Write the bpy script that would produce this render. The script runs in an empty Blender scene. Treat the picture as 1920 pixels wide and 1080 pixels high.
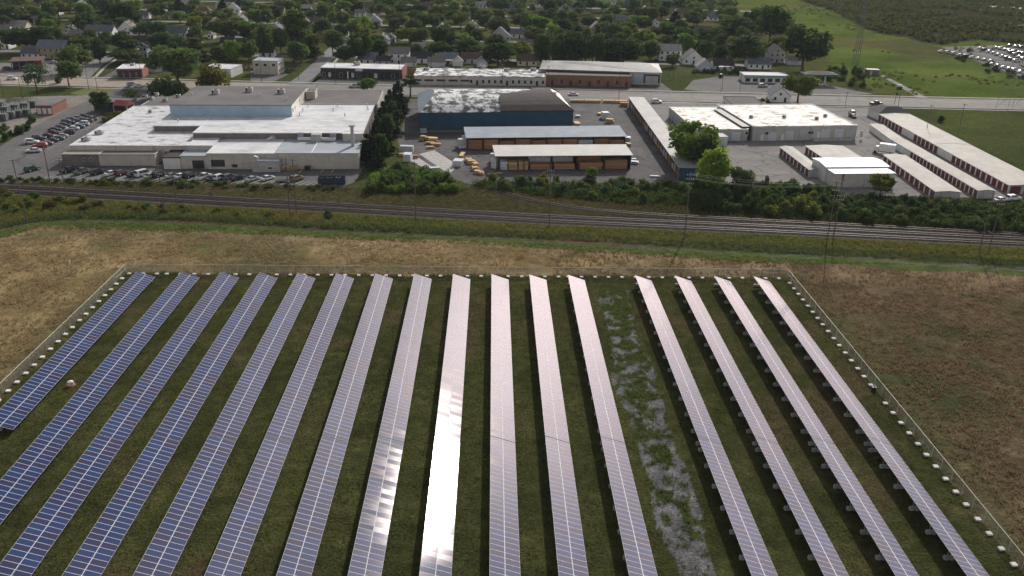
import bpy, math, random
import numpy as np
from mathutils import Vector, Matrix, noise as mnoise

random.seed(7)
RNG = np.random.default_rng(11)
SC = bpy.context.scene
COL = SC.collection

# ------------------------------------------------------------------ camera
# drone camera 75.3 m above the field, world Y runs along the panel rows
F_PX, PITCH, YAW, ROLL, CAM_H = 1625.92, 0.4084, 0.0261, 0.0176, 24.7046 * 3.048


def view_ray(u, v):
    x = (u - 960) / F_PX
    y = (v - 540) / F_PX
    c, s = math.cos(-ROLL), math.sin(-ROLL)
    x, y = c * x - s * y, s * x + c * y
    c, s = math.cos(PITCH), math.sin(PITCH)
    Y, Z, X = c - y * s, -s - y * c, x
    c, s = math.cos(-YAW), math.sin(-YAW)
    return Vector((c * X - s * Y, s * X + c * Y, Z))


def G(u, v, z=0.0):
    """survey: the world point at height z that a photo point stands for"""
    r = view_ray(u, v)
    t = (z - CAM_H) / r.z
    return Vector((r.x * t, r.y * t, z))


fwd = view_ray(960, 540).normalized()
rgt = (view_ray(1960, 540) - view_ray(960, 540)).normalized()
up = rgt.cross(fwd).normalized()
cam_data = bpy.data.cameras.new('camera')
cam_data.sensor_width = 36
cam_data.lens = F_PX / 1920 * 36
cam_data.clip_start = 1
cam_data.clip_end = 20000
cam = bpy.data.objects.new('camera', cam_data)
M = Matrix((rgt, up, -fwd)).transposed().to_4x4()
M.translation = Vector((0, 0, CAM_H))
cam.matrix_world = M
COL.objects.link(cam)
SC.camera = cam

# ------------------------------------------------------------------ sky and sun
SUN_EL, SUN_AZ = math.radians(31.0), math.radians(20.5)   # azimuth from +Y towards +X
world = bpy.data.worlds.new('World')
SC.world = world
world.use_nodes = True
wn = world.node_tree
sky = wn.nodes.new('ShaderNodeTexSky')
sky.sky_type = 'NISHITA'
sky.sun_disc = False
sky.sun_elevation = SUN_EL
sky.sun_rotation = SUN_AZ
sky.air_density = 1.0
sky.dust_density = 1.8
sky.ozone_density = 1.5
# thin broken cloud all over the dome: a paler, brighter version of the clear sky behind it
tcw = wn.nodes.new('ShaderNodeTexCoord')
cn = wn.nodes.new('ShaderNodeTexNoise')
cn.noise_dimensions = '4D'
cn.inputs['W'].default_value = 10.36
cn.inputs['Scale'].default_value = 2.0
cn.inputs['Detail'].default_value = 7
cn.inputs['Roughness'].default_value = .55
wn.links.new(tcw.outputs['Generated'], cn.inputs['Vector'])
cr_ = wn.nodes.new('ShaderNodeMapRange')
cr_.inputs[1].default_value, cr_.inputs[2].default_value = .45, .6
wn.links.new(cn.outputs['Fac'], cr_.inputs[0])
bw = wn.nodes.new('ShaderNodeRGBToBW')
wn.links.new(sky.outputs[0], bw.inputs[0])
cm = wn.nodes.new('ShaderNodeMix'); cm.data_type = 'RGBA'; cm.blend_type = 'MULTIPLY'; cm.inputs[0].default_value = 1
wn.links.new(bw.outputs[0], cm.inputs[6]); cm.inputs[7].default_value = (3.8, 3.4, 3.25, 1)
cx_ = wn.nodes.new('ShaderNodeMix'); cx_.data_type = 'RGBA'
wn.links.new(cr_.outputs[0], cx_.inputs[0]); wn.links.new(sky.outputs[0], cx_.inputs[6]); wn.links.new(cm.outputs[2], cx_.inputs[7])
bg = wn.nodes['Background']
bg.inputs['Strength'].default_value = 0.074
wn.links.new(cx_.outputs[2], bg.inputs['Color'])

sun_data = bpy.data.lights.new('sun', 'SUN')
sun_data.energy = 3.45
sun_data.angle = math.radians(0.6)
sun_data.color = (1.0, 0.955, 0.89)
sun = bpy.data.objects.new('sun', sun_data)
sdir = Vector((math.sin(SUN_AZ) * math.cos(SUN_EL), math.cos(SUN_AZ) * math.cos(SUN_EL), math.sin(SUN_EL)))
sun.rotation_euler = sdir.to_track_quat('Z', 'Y').to_euler()
sun.location = (60, 200, 120)
COL.objects.link(sun)

SC.view_settings.view_transform = 'Standard'
SC.view_settings.look = 'None'
SC.view_settings.exposure = 0.0
SC.view_settings.gamma = 1.0
SC.view_settings.use_curve_mapping = False
SC.cycles.max_bounces = 5
SC.cycles.transparent_max_bounces = 8
SC.cycles.use_denoising = True


# ------------------------------------------------------------------ helpers
class MB:
    """collects faces, builds ONE mesh object"""

    def __init__(self):
        self.v, self.f, self.m = [], [], []

    def face(self, pts, m=0):
        i = len(self.v)
        self.v.extend([tuple(p) for p in pts])
        self.f.append(tuple(range(i, i + len(pts))))
        self.m.append(m)

    def box(self, x0, x1, y0, y1, z0, z1, m=0, top=None):
        i = len(self.v)
        self.v += [(x0, y0, z0), (x1, y0, z0), (x1, y1, z0), (x0, y1, z0), (x0, y0, z1), (x1, y0, z1), (x1, y1, z1), (x0, y1, z1)]
        for k, q in enumerate(((0, 3, 2, 1), (4, 5, 6, 7), (0, 1, 5, 4), (1, 2, 6, 5), (2, 3, 7, 6), (3, 0, 4, 7))):
            self.f.append(tuple(i + a for a in q))
            self.m.append(top if (k == 1 and top is not None) else m)

    def prism(self, poly, z0, z1, m=0, top=None):
        n = len(poly)
        area = sum(poly[k][0] * poly[(k + 1) % n][1] - poly[(k + 1) % n][0] * poly[k][1] for k in range(n))
        if area < 0:
            poly = poly[::-1]
        i = len(self.v)
        self.v += [(p[0], p[1], z0) for p in poly] + [(p[0], p[1], z1) for p in poly]
        self.f.append(tuple(i + k for k in reversed(range(n)))); self.m.append(m)
        self.f.append(tuple(i + n + k for k in range(n))); self.m.append(m if top is None else top)
        for k in range(n):
            q = (k + 1) % n
            self.f.append((i + k, i + q, i + n + q, i + n + k)); self.m.append(m)

    def tube(self, p0, p1, r0, r1=None, n=6, m=0):
        p0, p1 = Vector(p0), Vector(p1)
        r1 = r0 if r1 is None else r1
        d = (p1 - p0).normalized()
        a = d.orthogonal().normalized()
        b = d.cross(a)
        i = len(self.v)
        for p, r in ((p0, r0), (p1, r1)):
            for k in range(n):
                t = 2 * math.pi * k / n
                self.v.append(tuple(p + (a * math.cos(t) + b * math.sin(t)) * r))
        for k in range(n):
            q = (k + 1) % n
            self.f.append((i + k, i + q, i + n + q, i + n + k)); self.m.append(m)
        self.f.append(tuple(i + k for k in reversed(range(n)))); self.m.append(m)
        self.f.append(tuple(i + n + k for k in range(n))); self.m.append(m)

    def beam(self, p0, p1, w, m=0):
        self.tube(p0, p1, w * 0.7, None, 4, m)

    def mesh(self, name, mats, smooth=False):
        me = bpy.data.meshes.new(name)
        me.from_pydata(self.v, [], self.f)
        for mt in (mats if isinstance(mats, (list, tuple)) else [mats]):
            me.materials.append(mt)
        me.polygons.foreach_set('material_index', self.m)
        if smooth:
            me.polygons.foreach_set('use_smooth', [True] * len(self.f))
        me.update()
        return me

    def build(self, name, mats, parent=None, smooth=False, **kw):
        return put(name, self.mesh(name, mats, smooth), parent, **kw)


def put(name, me, parent=None, loc=None, rot=None, scale=None, color=None):
    o = bpy.data.objects.new(name, me)
    COL.objects.link(o)
    if parent is not None:
        o.parent = parent
    if loc is not None:
        o.location = loc
    if rot is not None:
        o.rotation_euler = rot
    if scale is not None:
        o.scale = scale
    if color is not None:
        o.color = color
    return o


def tag(o, label=None, cat=None, group=None, kind=None):
    if label:
        o['label'] = label
    if cat:
        o['category'] = cat
    if group:
        o['group'] = group
    if kind:
        o['kind'] = kind
    return o


def thing(name, label, cat, loc=(0, 0, 0), rz=0.0, group=None):
    o = bpy.data.objects.new(name, None)
    o.empty_display_size = 0.3
    COL.objects.link(o)
    o.location = loc
    o.rotation_euler = (0, 0, rz)
    return tag(o, label, cat, group)


def copy_tree(o, parent=None):
    c = o.copy()
    COL.objects.link(c)
    c.parent = parent
    for ch in list(o.children):
        copy_tree(ch, c)
    return c


_tens = {2: 'twenty', 3: 'thirty', 4: 'forty', 5: 'fifty', 6: 'sixty'}
ORD = 'first second third fourth fifth sixth seventh eighth ninth tenth eleventh twelfth thirteenth fourteenth fifteenth sixteenth seventeenth eighteenth nineteenth'.split()
for _t in range(2, 7):
    ORD.append(_tens[_t][:-1] + 'ieth')
    ORD += [_tens[_t] + '-' + w_ for w_ in ORD[:9]]


# ------------------------------------------------------------------ materials
def mat(name, cols, scale=1.0, rough=0.85, detail=4, fine=None, bump=0.0, bump_scale=None, metallic=0.0, spec=0.3,
        objcol=False, rnd=0.0, wave=None, stretch=None, ramp=(0.35, 0.65), streak=None, crack=None):
    """procedural surface: large noise between two colours, finer noise on top, optional corrugation (wave)"""
    m = bpy.data.materials.new(name)
    m.use_nodes = True
    nt = m.node_tree
    N, L = nt.nodes, nt.links
    b = N['Principled BSDF']
    b.inputs['Roughness'].default_value = rough
    b.inputs['Metallic'].default_value = metallic
    b.inputs['Specular IOR Level'].default_value = spec
    tc = N.new('ShaderNodeTexCoord')
    mp = N.new('ShaderNodeMapping')
    if stretch:
        mp.inputs['Scale'].default_value = stretch
    L.new(tc.outputs['Object'], mp.inputs[0])
    n1 = N.new('ShaderNodeTexNoise')
    n1.inputs['Scale'].default_value = scale
    n1.inputs['Detail'].default_value = detail
    n1.inputs['Roughness'].default_value = 0.62
    L.new(mp.outputs[0], n1.inputs['Vector'])
    oi = N.new('ShaderNodeObjectInfo')
    rp = N.new('ShaderNodeValToRGB')
    rp.color_ramp.elements[0].position = ramp[0]
    rp.color_ramp.elements[1].position = ramp[1]
    rp.color_ramp.elements[0].color = (*cols[0], 1)
    rp.color_ramp.elements[1].color = (*cols[-1], 1)
    for k, c in enumerate(cols[1:-1]):
        e = rp.color_ramp.elements.new(ramp[0] + (ramp[1] - ramp[0]) * (k + 1) / (len(cols) - 1))
        e.color = (*c, 1)
    L.new(n1.outputs['Fac'], rp.inputs[0])
    out = rp.outputs[0]
    if objcol:
        mx = N.new('ShaderNodeMix'); mx.data_type = 'RGBA'; mx.blend_type = 'MULTIPLY'
        mx.inputs[0].default_value = 1
        L.new(out, mx.inputs[6]); L.new(oi.outputs['Color'], mx.inputs[7])
        out = mx.outputs[2]
    if fine:
        n2 = N.new('ShaderNodeTexNoise')
        n2.inputs['Scale'].default_value = fine[0]
        n2.inputs['Detail'].default_value = 3
        L.new(mp.outputs[0], n2.inputs['Vector'])
        mr = N.new('ShaderNodeMapRange')
        mr.inputs[1].default_value, mr.inputs[2].default_value = 0.25, 0.75
        mr.inputs[3].default_value, mr.inputs[4].default_value = 1 - fine[1], 1 + fine[1]
        L.new(n2.outputs['Fac'], mr.inputs[0])
        mx = N.new('ShaderNodeMix'); mx.data_type = 'RGBA'; mx.blend_type = 'MULTIPLY'
        mx.inputs[0].default_value = 1
        L.new(out, mx.inputs[6]); L.new(mr.outputs[0], mx.inputs[7])
        out = mx.outputs[2]
    if crack:    # sealed cracks and slab joints
        vo = N.new('ShaderNodeTexVoronoi'); vo.feature = 'DISTANCE_TO_EDGE'; vo.inputs['Scale'].default_value = crack[0]
        nd = N.new('ShaderNodeMix'); nd.data_type = 'VECTOR'; nd.inputs[0].default_value = .25
        nw = N.new('ShaderNodeTexNoise'); nw.inputs['Scale'].default_value = .3; nw.inputs['Detail'].default_value = 4
        L.new(tc.outputs['Object'], nw.inputs['Vector'])
        sc_ = N.new('ShaderNodeVectorMath'); sc_.operation = 'MULTIPLY_ADD'
        L.new(nw.outputs['Color'], sc_.inputs[0]); sc_.inputs[1].default_value = (7, 7, 0); L.new(tc.outputs['Object'], sc_.inputs[2])
        L.new(sc_.outputs[0], vo.inputs['Vector'])
        r4 = N.new('ShaderNodeMapRange'); r4.inputs[1].default_value, r4.inputs[2].default_value = crack[1], crack[1] * 1.8
        r4.inputs[3].default_value, r4.inputs[4].default_value = crack[2], 1
        L.new(vo.outputs['Distance'], r4.inputs[0])
        mx = N.new('ShaderNodeMix'); mx.data_type = 'RGBA'; mx.blend_type = 'MULTIPLY'; mx.inputs[0].default_value = 1
        L.new(out, mx.inputs[6]); L.new(r4.outputs[0], mx.inputs[7])
        out = mx.outputs[2]
    if streak:   # rain streaks and rust, stretched along z
        mp3 = N.new('ShaderNodeMapping'); mp3.inputs['Scale'].default_value = (1.3, 1.3, 0.12)
        L.new(tc.outputs['Object'], mp3.inputs[0])
        n3 = N.new('ShaderNodeTexNoise'); n3.inputs['Scale'].default_value = streak[1]; n3.inputs['Detail'].default_value = 5
        L.new(mp3.outputs[0], n3.inputs['Vector'])
        r3 = N.new('ShaderNodeMapRange'); r3.inputs[1].default_value, r3.inputs[2].default_value = streak[2], streak[2] + 0.15
        L.new(n3.outputs['Fac'], r3.inputs[0])
        mx = N.new('ShaderNodeMix'); mx.data_type = 'RGBA'
        L.new(r3.outputs[0], mx.inputs[0])
        L.new(out, mx.inputs[6]); mx.inputs[7].default_value = (*streak[0], 1)
        out = mx.outputs[2]
    if rnd:
        mr = N.new('ShaderNodeMapRange')
        mr.inputs[3].default_value, mr.inputs[4].default_value = 1 - rnd, 1 + rnd
        L.new(oi.outputs['Random'], mr.inputs[0])
        mx = N.new('ShaderNodeMix'); mx.data_type = 'RGBA'; mx.blend_type = 'MULTIPLY'
        mx.inputs[0].default_value = 1
        L.new(out, mx.inputs[6]); L.new(mr.outputs[0], mx.inputs[7])
        out = mx.outputs[2]
    L.new(out, b.inputs['Base Color'])
    if bump or wave:
        bp = N.new('ShaderNodeBump')
        bp.inputs['Strength'].default_value = 1.0
        if wave:
            wv = N.new('ShaderNodeTexWave')
            wv.bands_direction = wave[0]
            wv.inputs['Scale'].default_value = wave[1]
            L.new(tc.outputs['Object'], wv.inputs['Vector'])
            bp.inputs['Distance'].default_value = wave[2]
            L.new(wv.outputs['Fac'], bp.inputs['Height'])
        else:
            nb = N.new('ShaderNodeTexNoise')
            nb.inputs['Scale'].default_value = bump_scale or scale * 6
            nb.inputs['Detail'].default_value = 4
            L.new(mp.outputs[0], nb.inputs['Vector'])
            bp.inputs['Distance'].default_value = bump
            L.new(nb.outputs['Fac'], bp.inputs['Height'])
        L.new(bp.outputs[0], b.inputs['Normal'])
    return m


def leaf_mat(name, c0, c1, trans=0.35):
    m = bpy.data.materials.new(name)
    m.use_nodes = True
    nt = m.node_tree
    N, L = nt.nodes, nt.links
    N.remove(N['Principled BSDF'])
    out = N['Material Output']
    tc = N.new('ShaderNodeTexCoord'); oi = N.new('ShaderNodeObjectInfo')
    n = N.new('ShaderNodeTexNoise'); n.inputs['Scale'].default_value = 0.55; n.inputs['Detail'].default_value = 4
    L.new(tc.outputs['Object'], n.inputs['Vector'])
    rp = N.new('ShaderNodeValToRGB')
    rp.color_ramp.elements[0].position, rp.color_ramp.elements[1].position = 0.32, 0.68
    rp.color_ramp.elements[0].color = (*c0, 1); rp.color_ramp.elements[1].color = (*c1, 1)
    L.new(n.outputs['Fac'], rp.inputs[0])
    mx = N.new('ShaderNodeMix'); mx.data_type = 'RGBA'; mx.blend_type = 'MULTIPLY'; mx.inputs[0].default_value = 1
    L.new(rp.outputs[0], mx.inputs[6]); L.new(oi.outputs['Color'], mx.inputs[7])
    d = N.new('ShaderNodeBsdfDiffuse'); t = N.new('ShaderNodeBsdfTranslucent')
    hs = N.new('ShaderNodeHueSaturation'); hs.inputs['Hue'].default_value = 0.485; hs.inputs['Value'].default_value = 1.25
    L.new(mx.outputs[2], d.inputs[0]); L.new(mx.outputs[2], hs.inputs['Color']); L.new(hs.outputs[0], t.inputs[0])
    ms = N.new('ShaderNodeMixShader'); ms.inputs[0].default_value = trans
    L.new(d.outputs[0], ms.inputs[1]); L.new(t.outputs[0], ms.inputs[2])
    L.new(ms.outputs[0], out.inputs['Surface'])
    return m


MT = {}
MT['concrete'] = mat('concrete', [(.34, .33, .31), (.5, .49, .46)], 0.8, .9, fine=(9, .12), bump=.01)
MT['block'] = mat('block_concrete', [(.74, .72, .67), (.86, .84, .79)], 1.6, .85, fine=(7, .08), rnd=.1)
MT['ballast_conc'] = mat('ballast_concrete', [(.3, .3, .3), (.44, .44, .43)], 1.6, .9, fine=(7, .1), rnd=.12)
MT['galv'] = mat('galvanised_steel', [(.5, .5, .5), (.66, .66, .65)], 3, .6, metallic=.4)
MT['alu'] = mat('aluminium_frame', [(.6, .62, .64), (.7, .72, .74)], 2, .6, metallic=0, spec=.25)
MT['asphalt'] = mat('asphalt', [(.105, .105, .108), (.17, .165, .16)], .05, .92, detail=7, fine=(.9, .16), ramp=(.3, .7), bump=.01, bump_scale=6, spec=.12, crack=(.09, .012, .72))
MT['asphalt_yard'] = mat('asphalt_yard', [(.07, .067, .069), (.15, .145, .145)], .09, .92, detail=8, fine=(.7, .2), ramp=(.3, .7), bump=.01, bump_scale=6, spec=.12, crack=(.12, .012, .68))
MT['asphalt_old'] = mat('asphalt_old', [(.17, .16, .15), (.25, .24, .225)], .06, .92, detail=8, fine=(.8, .2), ramp=(.3, .7), stretch=(.5, 2.2, 1), spec=.12, crack=(.1, .016, .66))
MT['road'] = mat('road_surface', [(.19, .185, .18), (.25, .245, .235)], .08, .9, detail=7, fine=(.5, .1), stretch=(.15, 1.6, 1), spec=.12, crack=(.06, .008, .75))
MT['road_pale'] = mat('road_concrete', [(.29, .25, .215), (.36, .31, .27)], .08, .9, detail=6, fine=(.6, .08), spec=.12)
MT['walk'] = mat('sidewalk', [(.36, .34, .31), (.46, .44, .4)], .3, .9, fine=(3, .1), spec=.12)
MT['paint_white'] = mat('road_paint', [(.55, .55, .53), (.75, .75, .72)], 1.2, .8)
MT['paint_yellow'] = mat('road_paint_yellow', [(.5, .36, .08), (.62, .46, .12)], 1.2, .8)
MT['gravel_bed'] = mat('rail_ballast', [(.06, .052, .046), (.115, .1, .09)], .5, .95, detail=8, fine=(5, .3), bump=.06, bump_scale=5, spec=.04)
MT['gravel'] = mat('gravel', [(.2, .2, .2), (.34, .33, .33)], .4, .95, detail=8, fine=(5, .25), bump=.04, bump_scale=6)
MT['rail'] = mat('rail_steel', [(.07, .055, .047), (.12, .1, .09)], 1, .5, metallic=.4)
MT['sleeper'] = mat('sleeper_wood', [(.045, .038, .033), (.1, .085, .075)], 1.5, .95, fine=(6, .2), spec=.04)
MT['wood_pole'] = mat('weathered_pole_wood', [(.1, .082, .068), (.19, .16, .135)], 1.2, .9, stretch=(4, 4, .4))
MT['insul'] = mat('insulator', [(.55, .57, .58), (.75, .77, .78)], 3, .3, spec=.6)
MT['dark'] = mat('dark_metal', [(.02, .02, .022), (.045, .045, .048)], 1, .5)
MT['black'] = mat('black_rubber', [(.012, .012, .012), (.025, .025, .025)], 2, .8)
MT['glass'] = mat('window_glass', [(.018, .022, .028), (.04, .046, .055)], .6, .08, spec=.6)
MT['pale_wall'] = mat('pale_painted_wall', [(.5, .47, .4), (.6, .57, .49)], .35, .85, fine=(3, .07), streak=((.4, .36, .29), .8, .58))
MT['grey_wall'] = mat('grey_painted_wall', [(.4, .4, .38), (.5, .5, .48)], .35, .85, fine=(3, .07), streak=((.3, .28, .25), .8, .6))
MT['brown_wall'] = mat('brown_painted_wall', [(.16, .145, .13), (.22, .2, .18)], .35, .85, fine=(3, .07))
MT['white_wall'] = mat('white_painted_wall', [(.66, .65, .61), (.78, .77, .73)], .35, .8, fine=(3, .05), streak=((.5, .46, .38), .7, .62))
MT['rust_wall'] = mat('rust_stained_wall', [(.5, .48, .44), (.6, .58, .53)], .35, .85, fine=(2, .08), streak=((.17, .08, .04), .45, .55))
MT['blue_panel'] = mat('pale_blue_cladding', [(.34, .5, .58), (.42, .58, .66)], .25, .6, fine=(2, .05), streak=((.3, .4, .45), .7, .62), wave=('X', 1.6, .03))
MT['navy_panel'] = mat('navy_metal_cladding', [(.02, .075, .125), (.03, .1, .16)], .25, .5, fine=(2, .08), wave=('X', 1.5, .05))
MT['blue_end'] = mat('blue_plank_cladding', [(.02, .075, .17), (.03, .1, .22)], .3, .6, fine=(2, .1), wave=('X', 1.8, .03))
MT['dark_wall'] = mat('dark_shopfront', [(.03, .032, .036), (.06, .062, .068)], .4, .6, fine=(3, .1))
MT['brick'] = mat('brown_brick', [(.2, .115, .07), (.28, .165, .1)], .5, .9, fine=(6, .2), bump=.01, bump_scale=9)
MT['brick_red'] = mat('red_brick', [(.24, .1, .075), (.32, .15, .11)], .5, .9, fine=(6, .2), bump=.01, bump_scale=9)
MT['roof_white'] = mat('white_membrane_roof', [(.4, .41, .43), (.56, .575, .59), (.69, .7, .705)], .16, .7, detail=9, fine=(.8, .14), ramp=(.28, .55), stretch=(.7, 1.2, 1), spec=.2)
MT['roof_patch'] = mat('patched_membrane_roof', [(.2, .19, .185), (.47, .485, .5), (.64, .655, .665)], .35, .75, detail=10, fine=(1.5, .2), ramp=(.34, .5), stretch=(.6, 1.2, 1))
MT['roof_stain'] = mat('stained_white_roof', [(.2, .17, .12), (.66, .63, .56), (.84, .82, .78)], .3, .75, detail=10, fine=(1.2, .16), ramp=(.36, .52), stretch=(.7, 1.1, 1))
MT['roof_blotch'] = mat('peeling_tar_roof', [(.035, .055, .055), (.12, .14, .14), (.75, .75, .74)], .45, .8, detail=9, fine=(2, .35), ramp=(.36, .55), stretch=(.75, .75, .3))
MT['roof_grey'] = mat('grey_gravel_roof', [(.15, .14, .14), (.2, .185, .185)], .1, .92, detail=6, fine=(1.5, .12), spec=.12)
MT['roof_bluegrey'] = mat('blue_grey_membrane_roof', [(.3, .34, .37), (.4, .44, .47)], .12, .7, detail=6, fine=(1, .08), stretch=(.4, 1.4, 1))
MT['roof_dark'] = mat('dark_brown_shingle_roof', [(.045, .036, .034), (.07, .057, .053)], .3, .85, fine=(2, .15), wave=('X', 1.2, .04))
MT['roof_metal'] = mat('ribbed_pale_metal_roof', [(.46, .455, .43), (.55, .545, .52)], .2, .6, fine=(1.5, .06), wave=('X', .9, .05), spec=.15)
MT['roof_metal_blue'] = mat('ribbed_blue_grey_metal_roof', [(.24, .29, .335), (.31, .36, .405)], .2, .65, fine=(1.5, .07), wave=('X', .9, .05), spec=.12)
MT['roof_metal_grey'] = mat('weathered_metal_roof', [(.26, .26, .25), (.37, .37, .355)], .12, .6, detail=6, fine=(1, .1), wave=('Y', .9, .05))
MT['roof_rib_tan'] = mat('tan_metal_roof', [(.31, .295, .255), (.42, .4, .35)], .15, .7, detail=6, fine=(1, .1), wave=('Y', .8, .03))
MT['roof_bright'] = mat('bright_white_metal_roof', [(.78, .78, .77), (.85, .85, .84)], .3, .5, fine=(1, .04), wave=('X', .8, .03))
MT['red_door'] = mat('red_roller_door', [(.12, .026, .028), (.17, .038, .036)], .8, .6, fine=(3, .1), wave=('Z', 3, .03), rnd=.15)
MT['white_door'] = mat('white_roller_door', [(.6, .66, .7), (.7, .75, .78)], .8, .5, fine=(3, .05), wave=('Z', 3, .03), rnd=.08)
MT['trim'] = mat('white_trim', [(.68, .68, .66), (.8, .8, .78)], 1, .6)
MT['lumber'] = mat('stacked_lumber', [(.33, .17, .09), (.48, .27, .145)], .7, .85, fine=(4, .3), stretch=(.3, 1, 6), rnd=.2)
MT['lumber_fresh'] = mat('fresh_lumber', [(.5, .34, .17), (.65, .47, .26)], .7, .85, fine=(4, .2), stretch=(.3, 1, 6), rnd=.2)
MT['wrap'] = mat('wrapped_bundle', [(.5, .55, .6), (.68, .71, .74)], .8, .5, fine=(3, .15), rnd=.12)
MT['wood_fence'] = mat('cedar_board', [(.27, .15, .075), (.36, .21, .11)], .8, .9, fine=(4, .2))
MT['green_sign'] = mat('green_fascia', [(.02, .2, .11), (.035, .26, .15)], .6, .5)
MT['paint'] = mat('car_paint', [(.92, .92, .92), (1, 1, 1)], .6, .22, objcol=True, spec=.6)
MT['car_lamp'] = mat('car_lamp', [(.7, .7, .68), (.85, .85, .82)], 2, .2)
MT['car_tail'] = mat('car_tail_lamp', [(.3, .02, .02), (.4, .03, .03)], 2, .3)
MT['rim'] = mat('wheel_rim', [(.4, .4, .42), (.55, .55, .57)], 3, .35, metallic=.6)
MT['housewall'] = mat('house_siding', [(.88, .88, .88), (1, 1, 1)], .4, .8, objcol=True, fine=(2, .06), wave=('Z', 2.5, .02))
MT['houseroof'] = mat('asphalt_shingles', [(.8, .8, .8), (1.1, 1.1, 1.1)], .3, .92, objcol=True, fine=(3, .18))
MT['bark'] = mat('tree_bark', [(.07, .055, .043), (.13, .105, .085)], 1.2, .95, fine=(6, .25), stretch=(3, 3, .6))
MT['leaf'] = leaf_mat('leaves', (.066, .104, .036), (.125, .176, .06), .45)
MT['leaf_dark'] = leaf_mat('dark_leaves', (.036, .056, .03), (.068, .098, .045), .3)
MT['weed'] = leaf_mat('weed_blades', (.1, .108, .045), (.145, .155, .06), .45)
MT['dry'] = leaf_mat('dry_grass_blades', (.23, .165, .095), (.34, .25, .145), .45)

# ------------------------------------------------------------------ noise for ground colours
def vnoise(x, y, seed=0):
    xi, yi = np.floor(x).astype(np.int64), np.floor(y).astype(np.int64)
    fx, fy = x - xi, y - yi
    fx, fy = fx * fx * (3 - 2 * fx), fy * fy * (3 - 2 * fy)

    def h(a, b):
        n = (a * 374761393 + b * 668265263 + seed * 1442695041) & 0x7fffffff
        n = ((n ^ (n >> 13)) * 1274126177) & 0x7fffffff
        n = n ^ (n >> 16)
        return (n & 0xffff) / 65535.0
    return (h(xi, yi) * (1 - fx) + h(xi + 1, yi) * fx) * (1 - fy) + (h(xi, yi + 1) * (1 - fx) + h(xi + 1, yi + 1) * fx) * fy


def fbm(x, y, s, oct=4, seed=0):
    a, t, n = 1.0, 0.0, np.zeros_like(x, dtype=float)
    for k in range(oct):
        n += a * vnoise(x / s + 37.1 * k, y / s + 11.7 * k, seed + k)
        t += a
        a *= 0.55
        s *= 0.5
    return n / t


def curve(pts, z=0.0):
    w = [G(u, v, z) for u, v in pts]
    xs, ys = [p.x for p in w], [p.y for p in w]
    sl0 = (ys[1] - ys[0]) / (xs[1] - xs[0])
    sl1 = (ys[-1] - ys[-2]) / (xs[-1] - xs[-2])
    xs = [xs[0] - 900] + xs + [xs[-1] + 900]
    ys = [ys[0] - 900 * sl0 * .6] + ys + [ys[-1] + 900 * sl1]
    return lambda x: np.interp(x, xs, ys)


def inpoly(x, y, poly):
    r = np.zeros(x.shape, bool)
    n = len(poly)
    for k in range(n):
        x0, y0 = poly[k][0], poly[k][1]
        x1, y1 = poly[(k + 1) % n][0], poly[(k + 1) % n][1]
        c = ((y0 > y) != (y1 > y)) & (x < (x1 - x0) * (y - y0) / (y1 - y0 + 1e-9) + x0)
        r ^= c
    return r


def P2(pts, z=0.0):
    return [(G(u, v, z).x, G(u, v, z).y) for u, v in pts]


FX0, FX1, FY1 = -81.6, 67.3, 181.0          # chain-link fence lines
field_top = curve([(0, 447), (75, 424), (175, 426), (360, 432), (480, 437), (700, 447), (960, 458), (1200, 475), (1440, 490), (1680, 503), (1920, 516)])
track_c = curve([(0, 432), (50, 420), (120, 414), (240, 413), (420, 421), (600, 432), (780, 441), (960, 449), (1180, 461), (1435, 477), (1680, 489), (1920, 505)])
rail_far = curve([(0, 350), (500, 378), (1000, 405.5), (1500, 428), (1920, 449)])
rail_near = lambda x: rail_far(x) - 4.15
bank_top = curve([(0, 334), (300, 342), (640, 352), (760, 358), (870, 352), (960, 352), (1250, 352), (1600, 366), (1920, 384)])
brush_poly = P2([(1500, 1), (1560, 20), (1640, 62), (1690, 70), (1760, 84), (1830, 74), (1920, 84), (2100, 90), (2300, -60), (1500, -60)])
patch_poly = P2([(1610, 78), (1720, 72), (1790, 100), (1780, 116), (1640, 114), (1690, 104)])
meadow_poly = P2([(1335, -20), (1385, 40), (1550, 80), (1555, 130), (1640, 175), (1920, 188), (2300, 200), (2300, -60), (1335, -60)])
sidefield_poly = P2([(1690, 200), (1930, 208), (2200, 215), (2200, 420), (1925, 345)])
gravel_poly = [(24.0, 174), (29.3, 174), (29.2, 160), (28.2, 148), (29.4, 138), (28.6, 121), (29.2, 106), (28.0, 92), (28.4, 70), (22.5, 70), (23.6, 84), (22.4, 92), (23.4, 104), (23.0, 121), (21.8, 140), (23.0, 158)]


def weed_field(x, y):
    """how weedy the gravel strip is: small tufts everywhere, a green crown between two wheel ruts"""
    crown_ = np.exp(-((x - 26.4 - 1.2 * (fbm(x * 0, y, 17, 2, 3) - .5)) / 1.1) ** 2) * .1
    return np.clip((fbm(x, y, 1.5, 3, 77) * .75 + fbm(x, y, 6, 2, 78) * .25 - .53 + crown_ + np.clip((y - 125) / 330, -.06, .16)) * 9, 0, 1)


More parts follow.
